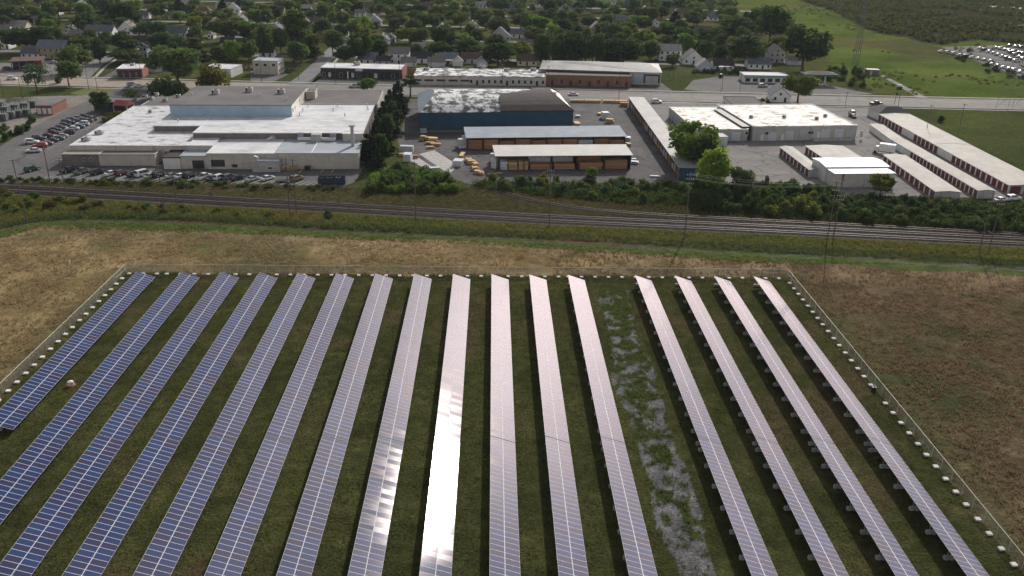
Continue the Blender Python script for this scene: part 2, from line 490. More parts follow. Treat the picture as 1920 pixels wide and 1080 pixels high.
def ground_colour(x, y):
    n1 = fbm(x, y, 26, 4, 1)
    n2 = fbm(x, y, 7, 4, 5)
    n3 = fbm(x, y, 1.7, 3, 9)
    wx, wy = x + (n2 - .5) * 5 + (n3 - .5) * 2, y + (fbm(x, y, 6, 3, 21) - .5) * 4 + (n3 - .5) * 2
    c = lambda a: np.array(a)[None, :]
    mix = lambda a, b, t: a + (b - a) * np.clip(t, 0, 1)[:, None]
    lawn = mix(c((.058, .075, .026)), c((.1, .105, .04)), (n1 - .35) * 2.6)
    out = lawn.copy()
    # mown grass between the panels
    ins = (wx > FX0 + .3) & (wx < FX1) & (wy < FY1 + .5)
    g = mix(c((.042, .047, .017)), c((.064, .068, .024)), (n2 - .3) * 2.4)
    g = mix(g, c((.085, .062, .036)), (n1 * .8 + n2 * .6 - .7) * 3.2)
    g = mix(g, c((.1, .1, .035)), (n3 - .62) * 2)
    out[ins] = g[ins]
    # dry meadow outside the fence
    dry = (~ins) & (wy < field_top(x))
    d = mix(c((.175, .132, .062)), c((.3, .233, .118)), (n2 - .3) * 2.4)
    d = mix(d, c((.105, .108, .045)), (n1 - .46) * 5)
    dr = mix(c((.088, .067, .04)), c((.148, .112, .066)), (n2 - .3) * 2.4)
    dr = mix(dr, c((.16, .125, .075)), (n3 - .6) * 3)
    dr = mix(dr, c((.06, .062, .03)), (n1 * .6 + n2 * .4 - .46) * 6)
    d = mix(d, dr, (x - 20) / 60)
    edge = 1 - np.clip((field_top(x) - y) / 14, 0, 1)
    d = mix(d, c((.33, .245, .15)), edge * .85 * np.clip((n2 - .25) * 2, 0, 1))
    nearf = np.clip(1 - np.minimum(np.abs(x - FX0), np.abs(x - FX1)) / 9, 0, 1) * (y < FY1 + 3)
    d = mix(d, c((.07, .074, .032)), nearf * .75)
    out[dry] = d[dry]
    # green verge, two-wheel track, weeds on the bank
    ver = (wy >= field_top(x)) & (wy < track_c(x) + 1)
    v = mix(c((.065, .09, .03)), c((.11, .135, .045)), (n2 - .3) * 2.2)
    out[ver] = v[ver]
    rut = np.abs(np.abs(y - track_c(x)) - .85) < .42 + (n3 - .5) * .5
    rut &= (n1 > .36)
    tr = mix(c((.08, .075, .05)), c((.125, .118, .1)), (x + 10) / 90 + (n2 - .5))
    out[rut] = tr[rut]
    wd = (wy >= track_c(x) + 1) & (y < rail_near(x) - 2.4)
    w = mix(c((.05, .066, .026)), c((.088, .095, .034)), (n2 - .3) * 2.2)
    w = mix(w, c((.13, .085, .05)), (n1 - .5) * 3.6)
    out[wd] = w[wd]
    bk = (y >= rail_far(x) + 2.3) & (wy < bank_top(x))
    b = mix(c((.05, .05, .025)), c((.085, .075, .042)), (n1 - .3) * 2.4)
    b = mix(b, c((.03, .032, .018)), (x - 10) / 40)
    out[bk] = b[bk]
    me = inpoly(wx, wy, meadow_poly) & (y > 380)
    far = mix(c((.072, .108, .024)), c((.12, .155, .04)), (n1 - .3) * 2.5)
    far = mix(far, c((.13, .11, .05)), (fbm(x, y, 60, 4, 51) - .52) * 4)
    out[me] = far[me]
    pt = inpoly(wx, wy, patch_poly)
    out[pt] = (out[pt] * .45 + mix(c((.06, .06, .03)), c((.1, .09, .045)), n2)[pt] * .55)
    br = inpoly(wx, wy, brush_poly)
    out[br] = mix(c((.03, .034, .016)), c((.055, .05, .024)), (n1 - .3) * 2.4)[br]
    sf = inpoly(wx, wy, sidefield_poly)
    out[sf] = mix(c((.05, .064, .022)), c((.085, .1, .034)), (n1 - .3) * 2.4)[sf]
    gp = inpoly(wx * .5 + x * .5, wy, gravel_poly)
    q = mix(c((.105, .105, .107)), c((.175, .174, .174)), (n3 - .3) * 2)
    q = mix(q, c((.05, .07, .022)), weed_field(x, y))
    out[gp] = q[gp]
    # old wheel marks that skirt the fence and cross the left meadow
    w1 = np.abs(np.abs(x - (FX1 + 4.6 + 1.4 * (fbm(x * 0, y, 40, 2, 5) - .5))) - .85) < .28
    w2 = np.abs(np.abs(x - (FX0 - 6.5 - .09 * (y - 100) + 3 * (fbm(x * 0, y, 40, 2, 6) - .5))) - .85) < .28
    wm = (w1 | w2) & dry
    out[wm] = out[wm] * .6 + np.array((.03, .034, .016))
    return out * (.86 + .28 * n3)[:, None]


def axis(segs):
    a = []
    for lo, hi, st in segs:
        a += list(np.arange(lo, hi, st))
    return np.array(a)


gx = np.concatenate([-np.geomspace(2400, 440, 8), np.arange(-420, -150, 5.), np.arange(-150, 20, .9), np.arange(20, 31, .3), np.arange(31, 150, .9), np.arange(150, 600, 5.), np.geomspace(610, 2400, 8)])
gy = np.concatenate([-np.geomspace(400, 20, 5), np.arange(0, 66, 6.), np.arange(66, 182, .6), np.arange(182, 262, .9), np.arange(262, 1000, 4.), np.geomspace(1010, 3400, 8)])
XX, YY = np.meshgrid(gx, gy)
xf, yf = XX.ravel(), YY.ravel()
gc = ground_colour(xf, yf)
in_f = (yf < field_top(xf)) & (yf > 60) & (np.abs(xf) < 170)
out_f = in_f & ~((xf > FX0) & (xf < FX1) & (yf < FY1))
zf = np.where(in_f, -.02 - .05 * vnoise(xf / 1.1, yf / 1.1, 3), -.04)
zf = np.where(out_f, -.25 * fbm(xf, yf, 2.4, 3, 13), zf)
me = bpy.data.meshes.new('ground')
nxg, nyg = len(gx), len(gy)
idx = np.arange(nxg * nyg).reshape(nyg, nxg)
quads = np.stack([idx[:-1, :-1], idx[:-1, 1:], idx[1:, 1:], idx[1:, :-1]], -1).reshape(-1, 4)
me.vertices.add(len(xf))
me.vertices.foreach_set('co', np.stack([xf, yf, zf], -1).ravel())
me.loops.add(quads.size)
me.loops.foreach_set('vertex_index', quads.ravel())
me.polygons.add(len(quads))
me.polygons.foreach_set('loop_start', np.arange(len(quads)) * 4)
me.polygons.foreach_set('use_smooth', np.ones(len(quads), bool))
me.update()
ca = me.color_attributes.new('soil', 'FLOAT_COLOR', 'POINT')
ca.data.foreach_set('color', np.concatenate([gc, np.ones((len(gc), 1))], 1).ravel())


def ground_material():
    m = bpy.data.materials.new('meadow_ground')
    m.use_nodes = True
    N, L = m.node_tree.nodes, m.node_tree.links
    b = N['Principled BSDF']
    b.inputs['Roughness'].default_value = .95
    b.inputs['Specular IOR Level'].default_value = 0
    at = N.new('ShaderNodeAttribute'); at.attribute_name = 'soil'
    tc = N.new('ShaderNodeTexCoord')
    out = at.outputs['Color']
    for sc, am in ((2.3, .34), (.55, .24), (6.0, .22)):
        n = N.new('ShaderNodeTexNoise'); n.inputs['Scale'].default_value = sc; n.inputs['Detail'].default_value = 5
        L.new(tc.outputs['Object'], n.inputs['Vector'])
        mr = N.new('ShaderNodeMapRange'); mr.inputs[1].default_value, mr.inputs[2].default_value = .28, .72
        mr.inputs[3].default_value, mr.inputs[4].default_value = 1 - am, 1 + am
        L.new(n.outputs['Fac'], mr.inputs[0])
        mx = N.new('ShaderNodeMix'); mx.data_type = 'RGBA'; mx.blend_type = 'MULTIPLY'; mx.inputs[0].default_value = 1
        L.new(out, mx.inputs[6]); L.new(mr.outputs[0], mx.inputs[7])
        out = mx.outputs[2]
    L.new(out, b.inputs['Base Color'])
    n = N.new('ShaderNodeTexNoise'); n.inputs['Scale'].default_value = 2.6; n.inputs['Detail'].default_value = 6
    L.new(tc.outputs['Object'], n.inputs['Vector'])
    bp = N.new('ShaderNodeBump'); bp.inputs['Distance'].default_value = .35; bp.inputs['Strength'].default_value = .8
    L.new(n.outputs['Fac'], bp.inputs['Height']); L.new(bp.outputs[0], b.inputs['Normal'])
    return m


me.materials.append(ground_material())
tag(put('ground', me), kind='structure')


# ------------------------------------------------------------------ paved sheets
def sheet(name, poly, z, m, label=None):
    mb = MB()
    n = len(poly)
    area = sum(poly[k][0] * poly[(k + 1) % n][1] - poly[(k + 1) % n][0] * poly[k][1] for k in range(n))
    if area < 0:
        poly = poly[::-1]
    mb.face([(p[0], p[1], z) for p in poly])
    return tag(mb.build(name, m), kind='structure', label=label)


def strip(mb, c0, c1, x0, x1, z, step=12.0, m=0):
    """quads between two curves y=c0(x), y=c1(x)"""
    xs = np.arange(x0, x1 + .1, step)
    for a, b in zip(xs[:-1], xs[1:]):
        mb.face([(a, c0(a), z), (b, c0(b), z), (b, c1(b), z), (a, c1(a), z)], m)


def polyroad(pts):
    w = [G(u, v) for u, v in pts]
    k = np.polyfit([p.x for p in w], [p.y for p in w], 2)
    return lambda x: float(np.polyval(k, np.clip(x, -330, 330))) + (x - np.clip(x, -330, 330)) * float(2 * k[0] * np.clip(x, -330, 330) + k[1])


road_n = polyroad([(0, 157), (218, 165), (700, 176), (1067, 187), (1300, 190), (1502, 195), (1695, 200), (1920, 207)])
road_f = polyroad([(0, 142), (240, 149), (640, 161), (1000, 168), (1319, 173), (1522, 179), (1721, 184), (1920, 189)])
off2 = lambda f, d: (lambda x: f(x) + d)
mb = MB(); strip(mb, road_n, road_f, -480, 600, .03)
tag(mb.build('road', MT['road']), kind='structure')
mb = MB(); strip(mb, off2(road_n, .3), off2(road_f, -.3), -480, -96, .033)
tag(mb.build('road', MT['road_pale']), kind='structure')
rw = lambda t: (lambda x: road_n(x) + (road_f(x) - road_n(x)) * t)
off = lambda f, d: (lambda x: f(x) + d)
for k, (d0, d1, f) in enumerate(((-.35, -.05, road_n), (.05, .35, road_f))):
    mk = MB()
    xs = np.arange(-480, 600, 12.)
    for a, b in zip(xs[:-1], xs[1:]):
        mk.v += [(x, f(x) + d, z) for x in (a, b) for d in (d0, d1) for z in (0, .14)]
        i = len(mk.v) - 8
        for q in ((1, 5, 7, 3), (0, 1, 3, 2), (0, 4, 5, 1), (2, 3, 7, 6)):
            mk.f.append(tuple(i + j for j in q)); mk.m.append(0)
    tag(mk.build('kerb', MT['walk']), kind='structure')
mk = MB(); strip(mk, off(road_f, 2.4), off(road_f, 4.0), -480, 600, .07)
tag(mk.build('pavement', MT['walk']), kind='structure')
mk = MB(); strip(mk, off(road_n, -3.4), off(road_n, -2.2), -480, 600, .07)
tag(mk.build('pavement', MT['walk']), kind='structure')
mk = MB()
for t in (.2, .8):
    c = rw(t)
    for x in np.arange(-470, 590, 12.):
        mk.face([(x, c(x) - .09, .036), (x + 3.5, c(x + 3.5) - .09, .036), (x + 3.5, c(x + 3.5) + .09, .036), (x, c(x) + .09, .036)], 0)
for t in (.395, .41, .59, .605):
    c = rw(t)
    strip(mk, off(c, -.06), off(c, .06), -480, 600, .036, 12, 1)
tag(mk.build('lane_markings', [MT['paint_white'], MT['paint_yellow']]), kind='structure')

sheet('car_park', P2([(-40, 345), (-40, 300), (20, 262), (110, 213), (165, 188), (190, 176), (250, 152), (330, 158), (580, 163), (724, 176), (722, 205), (690, 300), (665, 342), (640, 350), (300, 338)]), .02, MT['asphalt'], 'worn asphalt car park around the large white-roofed factory')
sheet('lumber_yard', P2([(766, 186), (1190, 190), (1262, 250), (1300, 330), (1318, 348), (880, 346), (800, 318), (752, 292), (745, 262), (765, 205)]), .02, MT['asphalt_yard'], 'grey paved lumber yard around the blue building and sheds')
sheet('storage_yard', P2([(1205, 193), (1260, 190), (1420, 198), (1640, 203), (1660, 215), (1925, 358), (1925, 372), (1700, 368), (1560, 366), (1420, 352), (1322, 338), (1300, 300), (1240, 235)]), .016, MT['asphalt_old'], 'cracked grey storage yard between the garage rows')
sheet('forecourt', P2([(1283, 168), (1300, 150), (1350, 143), (1470, 145), (1530, 155), (1640, 177), (1580, 178), (1450, 176), (1320, 172)]), .018, MT['asphalt'])
sheet('shop_car_park', P2([(560, 160), (604, 141), (760, 143), (768, 163), (700, 162)]), .018, MT['asphalt_yard'])
sheet('shop_car_park', P2([(768, 163), (775, 158), (1185, 164), (1240, 155), (1262, 171), (1000, 167)]), .018, MT['asphalt_yard'])
sheet('corner_car_park', P2([(470, 153), (470, 133), (530, 133), (540, 140), (505, 157)]), .018, MT['asphalt'])
sheet('corner_car_park', P2([(188, 147), (240, 118), (290, 130), (268, 147)]), .018, MT['asphalt'])
sheet('forecourt', P2([(-60, 140), (-60, 118), (20, 118), (120, 112), (175, 118), (150, 146)]), .018, MT['asphalt_old'])
sheet('fleet_car_park', P2([(1764, 88), (1925, 84), (1990, 90), (1990, 160), (1920, 146), (1850, 122)]), .018, MT['asphalt_yard'])
sheet('substation_yard', P2([(-60, 235), (-60, 195), (30, 182), (100, 180), (175, 178), (190, 180), (120, 212), (70, 236), (10, 258), (-60, 262)]), .012, mat('trodden_gravel', [(.16, .14, .12), (.24, .215, .185)], .1, .95, detail=7, fine=(.8, .2)))
sheet('grass_island', P2([(130, 175), (165, 164), (222, 166), (200, 176), (150, 179)]), .03, mat('yellow_green_lawn', [(.085, .1, .025), (.14, .15, .04)], .15, .95, detail=7, fine=(1, .25)))
sheet('meadow_path', P2([(1648, 141), (1655, 140), (1690, 158), (1741, 184), (1722, 184), (1682, 160)]), .02, MT['asphalt_old'])
sheet('far_lane', P2([(1838, 9), (1990, 18), (1990, 22), (1838, 12)]), .02, MT['walk'])
# residential streets
LOCAL = mat('local_street', [(.15, .15, .15), (.2, .2, .195)], .1, .92, detail=6, fine=(.6, .12))


def ribbon(name, pts, w, z, m):
    mk = MB()
    pts = [Vector((p[0], p[1], 0)) for p in pts]
    L_, R_ = [], []
    for k, p in enumerate(pts):
        d = (pts[min(k + 1, len(pts) - 1)] - pts[max(k - 1, 0)]).normalized()
        nrm = Vector((-d.y, d.x, 0)) * w / 2
        L_.append(p + nrm); R_.append(p - nrm)
    for k in range(len(pts) - 1):
        mk.face([(R_[k].x, R_[k].y, z), (R_[k + 1].x, R_[k + 1].y, z), (L_[k + 1].x, L_[k + 1].y, z), (L_[k].x, L_[k].y, z)])
    return tag(mk.build(name, m), kind='structure')


STREETS = [P2([(548, 162), (572, 146), (596, 124), (612, 108), (640, 80), (655, 62)]), P2([(150, 146), (176, 122), (205, 104), (232, 94), (262, 80)])]
for s in STREETS:
    ribbon('street', s, 8.5, .014, LOCAL)
    ribbon('pavement', [(x + 6.6, y) for x, y in s], 1.5, .018, MT['walk'])
STREET_Y = (492, 566, 640, 715, 790)
for k, yy in enumerate(STREET_Y):
    x1 = 150 + (yy - 490) * .25
    ribbon('street', [(-430, yy + 14), (-100, yy + 5), (x1, yy - 6)], 8, .012 + .001 * k, LOCAL)

# ------------------------------------------------------------------ railway
bed = MB(); strip(bed, off(rail_near, -2.7), off(rail_far, 2.4), -520, 520, .05, 8)
tag(bed.build('rail_bed', MT['gravel_bed']), kind='structure')
spur_w = [G(u, v) for u, v in [(900, 344), (930, 358), (960, 370), (1035, 385), (1110, 395), (1210, 402.5), (1310, 408), (1435, 415), (1560, 421), (1740, 431), (1920, 441)]]
spur = [Vector((p.x, p.y, 0)) for p in spur_w] + [Vector((spur_w[-1].x + 200, spur_w[-1].y - 27, 0))]


def resample(pts, step):
    out = []
    for a, b in zip(pts[:-1], pts[1:]):
        n = max(1, int((b - a).length / step))
        out += [a.lerp(b, k / n) for k in range(n)]
    return out + [pts[-1]]


def smooth(pts, it=6):
    for _ in range(it):
        pts = [pts[0]] + [(pts[k - 1] + pts[k] * 2 + pts[k + 1]) / 4 for k in range(1, len(pts) - 1)] + [pts[-1]]
    return pts


def track(pts, label, zb=.05):
    pts = smooth(resample(pts, 3.0))
    c = pts[len(pts) // 2]
    t = thing('railway_track', label, 'railway track', (c.x, c.y, zb))
    loc = [p - c for p in pts]
    nr = []
    for k in range(len(loc)):
        d = (loc[min(k + 1, len(loc) - 1)] - loc[max(k - 1, 0)]).normalized()
        nr.append(Vector((-d.y, d.x, 0)))
    for s in (-.72, .72):
        mk = MB()
        for k, p in enumerate(loc):
            a = p + nr[k] * (s - .055); b = p + nr[k] * (s + .055)
            mk.v += [(a.x, a.y, .14), (a.x, a.y, .32), (b.x, b.y, .32), (b.x, b.y, .14)]
            if k:
                i = len(mk.v) - 8
                for q in ((0, 4, 5, 1), (1, 5, 6, 2), (2, 6, 7, 3)):
                    mk.f.append(tuple(i + j for j in q)); mk.m.append(0)
        mk.build('rail', MT['rail'], t)
    mk = MB()
    d0 = 0.0
    for k in range(len(loc) - 1):
        a, b = loc[k], loc[k + 1]
        ln = (b - a).length
        while d0 < ln:
            p = a.lerp(b, d0 / ln); n = nr[k]; e = Vector((n.y, -n.x, 0)) * .12
            mk.prism([(p + n * 1.3 + e)[:2], (p + n * 1.3 - e)[:2], (p - n * 1.3 - e)[:2], (p - n * 1.3 + e)[:2]], .0, .15)
            d0 += .62
        d0 -= ln
    tag(mk.build('sleepers', MT['sleeper'], t), kind='stuff')
    return t


xs = np.arange(-190, 215, 8.)
track([Vector((x, float(rail_far(x)), 0)) for x in xs], 'far main line track, steel rails on dark sleepers')
track([Vector((x, float(rail_near(x)), 0)) for x in xs], 'near main line track, steel rails along the weedy bank')
sb = MB()
sp = smooth(resample(spur, 3.0))
for a, b in zip(sp[:-1], sp[1:]):
    n = (b - a).normalized(); n = Vector((-n.y, n.x, 0)) * 2.0
    sb.face([(*(a - n)[:2], .046), (*(b - n)[:2], .046), (*(b + n)[:2], .046), (*(a + n)[:2], .046)])
tag(sb.build('spur_bed', MT['gravel_bed']), kind='structure')
track(spur, 'single spur track curving from the lumber yard to the main line', .046)

# ------------------------------------------------------------------ solar array
def glass_material():
    m = bpy.data.materials.new('solar_glass')
    m.use_nodes = True
    N, L = m.node_tree.nodes, m.node_tree.links
    b = N['Principled BSDF']
    oi = N.new('ShaderNodeObjectInfo'); tc = N.new('ShaderNodeTexCoord')
    rp = N.new('ShaderNodeValToRGB')
    el = rp.color_ramp.elements
    el[0].color = (.007, .026, .1, 1); el[1].color = (.024, .025, .085, 1)
    e = el.new(.35); e.color = (.009, .04, .145, 1)
    e = el.new(.7); e.color = (.013, .024, .09, 1)
    L.new(oi.outputs['Random'], rp.inputs[0])
    # cell grid
    sx = N.new('ShaderNodeSeparateXYZ'); L.new(tc.outputs['Object'], sx.inputs[0])
    grids = []
    for ax, n in (('X', 1 / .156), ('Y', 1 / .156)):
        a = N.new('ShaderNodeMath'); a.operation = 'MULTIPLY'; a.inputs[1].default_value = n
        L.new(sx.outputs[ax], a.inputs[0])
        f = N.new('ShaderNodeMath'); f.operation = 'FRACT'; L.new(a.outputs[0], f.inputs[0])
        l = N.new('ShaderNodeMath'); l.operation = 'LESS_THAN'; l.inputs[1].default_value = .04; L.new(f.outputs[0], l.inputs[0])
        grids.append(l)
    mxm = N.new('ShaderNodeMath'); mxm.operation = 'MAXIMUM'
    L.new(grids[0].outputs[0], mxm.inputs[0]); L.new(grids[1].outputs[0], mxm.inputs[1])
    mx = N.new('ShaderNodeMix'); mx.data_type = 'RGBA'
    L.new(mxm.outputs[0], mx.inputs[0]); L.new(rp.outputs[0], mx.inputs[6]); mx.inputs[7].default_value = (.06, .07, .1, 1)
    # cells under glass: diffuse blue below a smooth dielectric sheet
    N.remove(b)
    d = N.new('ShaderNodeBsdfDiffuse'); L.new(mx.outputs[2], d.inputs[0])
    gl = N.new('ShaderNodeBsdfGlossy'); gl.distribution = 'BECKMANN'
    gl.inputs['Color'].default_value = (1, .88, .845, 1)
    mr = N.new('ShaderNodeMapRange'); mr.inputs[3].default_value, mr.inputs[4].default_value = .135, .165
    L.new(oi.outputs['Random'], mr.inputs[0]); L.new(mr.outputs[0], gl.inputs['Roughness'])
    fr_ = N.new('ShaderNodeFresnel'); fr_.inputs['IOR'].default_value = 1.44
    ms = N.new('ShaderNodeMixShader')
    g2 = N.new('ShaderNodeBsdfGlossy'); g2.distribution = 'GGX'; g2.inputs['Roughness'].default_value = .4
    g2.inputs['Color'].default_value = (1, .96, .93, 1)
    mg = N.new('ShaderNodeMixShader'); mg.inputs[0].default_value = .12
    L.new(gl.outputs[0], mg.inputs[1]); L.new(g2.outputs[0], mg.inputs[2])
    L.new(fr_.outputs[0], ms.inputs[0]); L.new(d.outputs[0], ms.inputs[1]); L.new(mg.outputs[0], ms.inputs[2])
    L.new(ms.outputs[0], N['Material Output'].inputs['Surface'])
    return m


TILT = math.radians(18.6)
PW, PL, FRW = 1.0, 1.975, .024      # panel width along the row, length down the slope, frame
pm = MB()
hl, hw = PL / 2, PW / 2
pm.box(-hl, hl, -hw, -hw + FRW, -.035, .004, 0)
pm.box(-hl, hl, hw - FRW, hw, -.035, .004, 0)
pm.box(-hl, -hl + FRW, -hw + FRW, hw - FRW, -.035, .004, 0)
pm.box(hl - FRW, hl, -hw + FRW, hw - FRW, -.035, .004, 0)
pm.face([(-hl + FRW, -hw + FRW, 0), (hl - FRW, -hw + FRW, 0), (hl - FRW, hw - FRW, 0), (-hl + FRW, hw - FRW, 0)], 1)
pm.face([(-hl + FRW, -hw + FRW, -.03), (-hl + FRW, hw - FRW, -.03), (hl - FRW, hw - FRW, -.03), (hl - FRW, -hw + FRW, -.03)], 2)
BACKSHEET = mat('panel_backsheet', [(.5, .5, .5), (.6, .6, .6)], 1, .7)
PANEL = pm.mesh('panel', [MT['alu'], glass_material(), BACKSHEET])

Z_LOW = .82
SLANT = 2 * PL + .045
RISE, RUN = SLANT * math.sin(TILT), SLANT * math.cos(TILT)
Z_HIGH = Z_LOW + RISE
# shared leg frame: two legs and the sloping rafter, x from the high edge
fr = MB()
fr.beam((.55, 0, .25), (.55, 0, Z_HIGH - .55 * math.tan(TILT) - .1), .06)
fr.beam((3.0, 0, .2), (3.0, 0, Z_HIGH - 3.0 * math.tan(TILT) - .1), .06)
fr.beam((.12, 0, Z_HIGH - .12 * math.tan(TILT) - .1), (RUN - .1, 0, Z_LOW - .08), .06)
fr.beam((.75, 0, .4), (1.9, 0, Z_HIGH - 1.9 * math.tan(TILT) - .12), .035)
FRAME = fr.mesh('leg_frame', MT['galv'])


def bevel_block(w, d, h, b):
    k = MB()
    k.prism([(-w / 2 + b, -d / 2), (w / 2 - b, -d / 2), (w / 2, -d / 2 + b), (w / 2, d / 2 - b), (w / 2 - b, d / 2), (-w / 2 + b, d / 2), (-w / 2, d / 2 - b), (-w / 2, -d / 2 + b)], 0, h - b)
    i = len(k.v) - 8
    k.f.pop(-9); k.m.pop(-9)
    s = .93
    k.v += [(x * s, y * s, h) for x, y, z in k.v[i:i + 8]]
    for j in range(8):
        q = (j + 1) % 8
        k.f.append((i + j, i + q, i + 8 + q, i + 8 + j)); k.m.append(0)
    k.f.append(tuple(i + 8 + j for j in range(8))); k.m.append(0)
    return k


BALLAST = bevel_block(.62, .56, .46, .08).mesh('ballast_block', MT['ballast_conc'])
ROWS = [-77.4, -67.75, -59.15, -50.8, -42.45, -34.0, -25.45, -16.95, -8.4, .05, 8.4, 16.9, 31.8, 40.65, 49.4, 58.2]
YFAR, YGAP, PITCHY = 176.75, 112.4, 1.02
SIDES = ['leftmost row', 'second row from the left', 'third row from the left', 'fourth row from the left', 'fifth row from the left',
         'sixth row from the left', 'seventh row from the left', 'eighth row from the left', 'ninth row from the left, in the sun glint', 'tenth row from the left',
         'eleventh row from the left', 'row just left of the gravel strip', 'row just right of the gravel strip', 'third row from the right', 'second row from the right', 'rightmost row']
for r, xh in enumerate(ROWS):
    for half, (y1, cols) in enumerate(((YFAR, 63), (YGAP - .12 + .06, 43))):
        if half == 1 and xh < -70:
            continue
        if half == 1:
            # rows on the far left leave the picture early
            cols = min(cols, max(10, int((y1 - (65 if xh > -45 else 65 + (-45 - xh) * 1.1)) / PITCHY)))
        elif xh < -70:
            cols = 60
        t = thing('solar_table', ('far' if half == 0 else 'near') + ' solar table of blue panels, ' + SIDES[r], 'solar array', (xh, y1, 0),
                  group='solar tables standing in rows')
        wob = random.uniform(-.006, .006) if r not in (7, 8) else (-.014 if r == 7 else (.016 if half == 0 else 0.0))
        for k in range(cols):
            yl = -(k + .5) * PITCHY
            tj = TILT + wob + .0035 * (mnoise.noise(Vector((r * 9.1, k * .16, half * 5.0)))) + random.gauss(0, .0005)
            rx = .004 * mnoise.noise(Vector((r * 7.3 + 50, k * .21, half * 3.0))) + random.gauss(0, .0005)
            for s in (0, 1):
                d = PL / 2 + s * (PL + .045)
                p = bpy.data.objects.new('panel', PANEL)
                p.location = (d * math.cos(TILT), yl, Z_HIGH - d * math.sin(TILT))
                p.rotation_euler = (rx + random.gauss(0, .0004), tj + random.gauss(0, .0004), 0)
                p.parent = t
                COL.objects.link(p)
        ln = cols * PITCHY
        for d in (.45, 1.5, 2.5, 3.55):
            mk = MB(); zz = Z_HIGH - d * math.sin(TILT) - .045
            mk.box(d * math.cos(TILT) - .03, d * math.cos(TILT) + .03, -ln + .02, -.02, zz - .07, zz)
            mk.build('purlin', MT['galv'], t)
        mk = MB(); d = PL + .0225; zz = Z_HIGH - d * math.sin(TILT)
        mk.box(d * math.cos(TILT) - .05, d * math.cos(TILT) + .05, -ln, 0, zz - .012, zz + .012)
        mk.build('clamp_strip', MT['alu'], t)
        ys = [-.75] + [-(5.0 + 5.0 * k) for k in range(40) if 5.0 + 5.0 * k < ln - 1]
        if ln - 1 > -ys[-1] + 2:
            ys.append(-ln + .8)
        for yy in ys:
            put('leg_frame', FRAME, t, (0, yy, 0))
            put('ballast_block', BALLAST, t, (.42, yy, 0)); put('ballast_block', BALLAST, t, (1.12, yy, 0))
            if yy == ys[0]:
                put('ballast_block', BALLAST, t, (3.0, yy, 0))

# ------------------------------------------------------------------ chain-link fence and its white concrete blocks
def chainlink():
    m = bpy.data.materials.new('chain_link_mesh')
    m.use_nodes = True
    N, L = m.node_tree.nodes, m.node_tree.links
    b = N['Principled BSDF']
    b.inputs['Base Color'].default_value = (.3, .34, .31, 1)
    b.inputs['Metallic'].default_value = .3
    b.inputs['Roughness'].default_value = .5
    tc = N.new('ShaderNodeTexCoord')
    outs = []
    for rot in (.785, -.785):
        mp = N.new('ShaderNodeMapping'); mp.inputs['Rotation'].default_value = (0, rot, 0)
        L.new(tc.outputs['Object'], mp.inputs[0])
        w = N.new('ShaderNodeTexWave'); w.bands_direction = 'X'; w.inputs['Scale'].default_value = 6
        L.new(mp.outputs[0], w.inputs['Vector'])
        g = N.new('ShaderNodeMath'); g.operation = 'GREATER_THAN'; g.inputs[1].default_value = .98
        L.new(w.outputs['Fac'], g.inputs[0]); outs.append(g)
    mx = N.new('ShaderNodeMath'); mx.operation = 'MAXIMUM'
    L.new(outs[0].outputs[0], mx.inputs[0]); L.new(outs[1].outputs[0], mx.inputs[1])
    L.new(mx.outputs[0], b.inputs['Alpha'])
    return m


LINK = chainlink()
RAILC = mat('pale_fence_rail', [(.58, .6, .5), (.7, .72, .62)], 1, .5, metallic=.2)
postm = MB(); postm.tube((0, 0, 0), (0, 0, 2.05), .04, .04, 6); postm.tube((0, 0, 2.05), (0, 0, 2.1), .055, .02, 6)
POST = postm.mesh('post', RAILC)
BLOCK = bevel_block(.76, .68, .24, .04).mesh('concrete_block', MT['block'])
S = 3.048


def fence(ax, c0, c1, label, nposts):
    o = thing('chain_link_fence', label, 'fence', (c0[0], c0[1], 0), math.atan2(c1[1] - c0[1], c1[0] - c0[0]))
    ln = math.hypot(c1[0] - c0[0], c1[1] - c0[1])
    for k in range(nposts):
        put('post', POST, o, (ln * k / (nposts - 1), 0, 0))
    mk = MB(); mk.tube((0, 0, 2.08), (ln, 0, 2.08), .045, .045, 6); mk.build('top_rail', RAILC, o)
    for a, b in ((.3, 5.5), (ln - 5.5, ln - .3)):
        mk = MB(); mk.tube((a, .06, 1.1), (b, .06, 1.1), .03, .03, 6); mk.build('brace_rail', RAILC, o)
    mk = MB(); mk.box(0, ln, -.004, .004, .04, 2.06); mk.build('wire_mesh', LINK, o)
    return o


fence('x', (FX0, FY1), (FX1, FY1), 'far side of the chain-link fence behind the panel rows', 49)
fence('y', (FX0, FY1 - .05), (FX0, 100), 'chain-link fence along the left edge of the array', 27)
fence('y', (FX1, FY1 - .05), (FX1, 76), 'chain-link fence along the right edge of the array', 35)
k = 0
xx = FX0 + .9
while xx < FX1 - .6:
    tag(put('concrete_block', BLOCK, None, (xx, FY1 - .75, 0), (0, 0, random.uniform(-.06, .06))), 'white concrete block, ' + ORD[k] + ' from the left along the far fence', 'concrete block', 'white blocks along the far fence')
    k += 1
    xx += S * (1.0 if random.random() > .06 else .72)
for k in range(1, 26):
    tag(put('concrete_block', BLOCK, None, (FX0 + .45, FY1 - .6 - k * S + random.uniform(-.08, .08), 0), (0, 0, random.uniform(-.06, .06))), 'white concrete block, ' + ORD[k - 1] + ' from the far end of the left fence', 'concrete block', 'white blocks along the left fence')
for k in range(1, 34):
    if k == 17:
        continue
    tag(put('concrete_block', BLOCK, None, (FX1 - .45, FY1 - .4 - k * S + random.uniform(-.08, .08), 0), (0, 0, random.uniform(-.06, .06))), 'white concrete block, ' + ORD[k - 1] + ' from the far end of the right fence', 'concrete block', 'white blocks along the right fence')

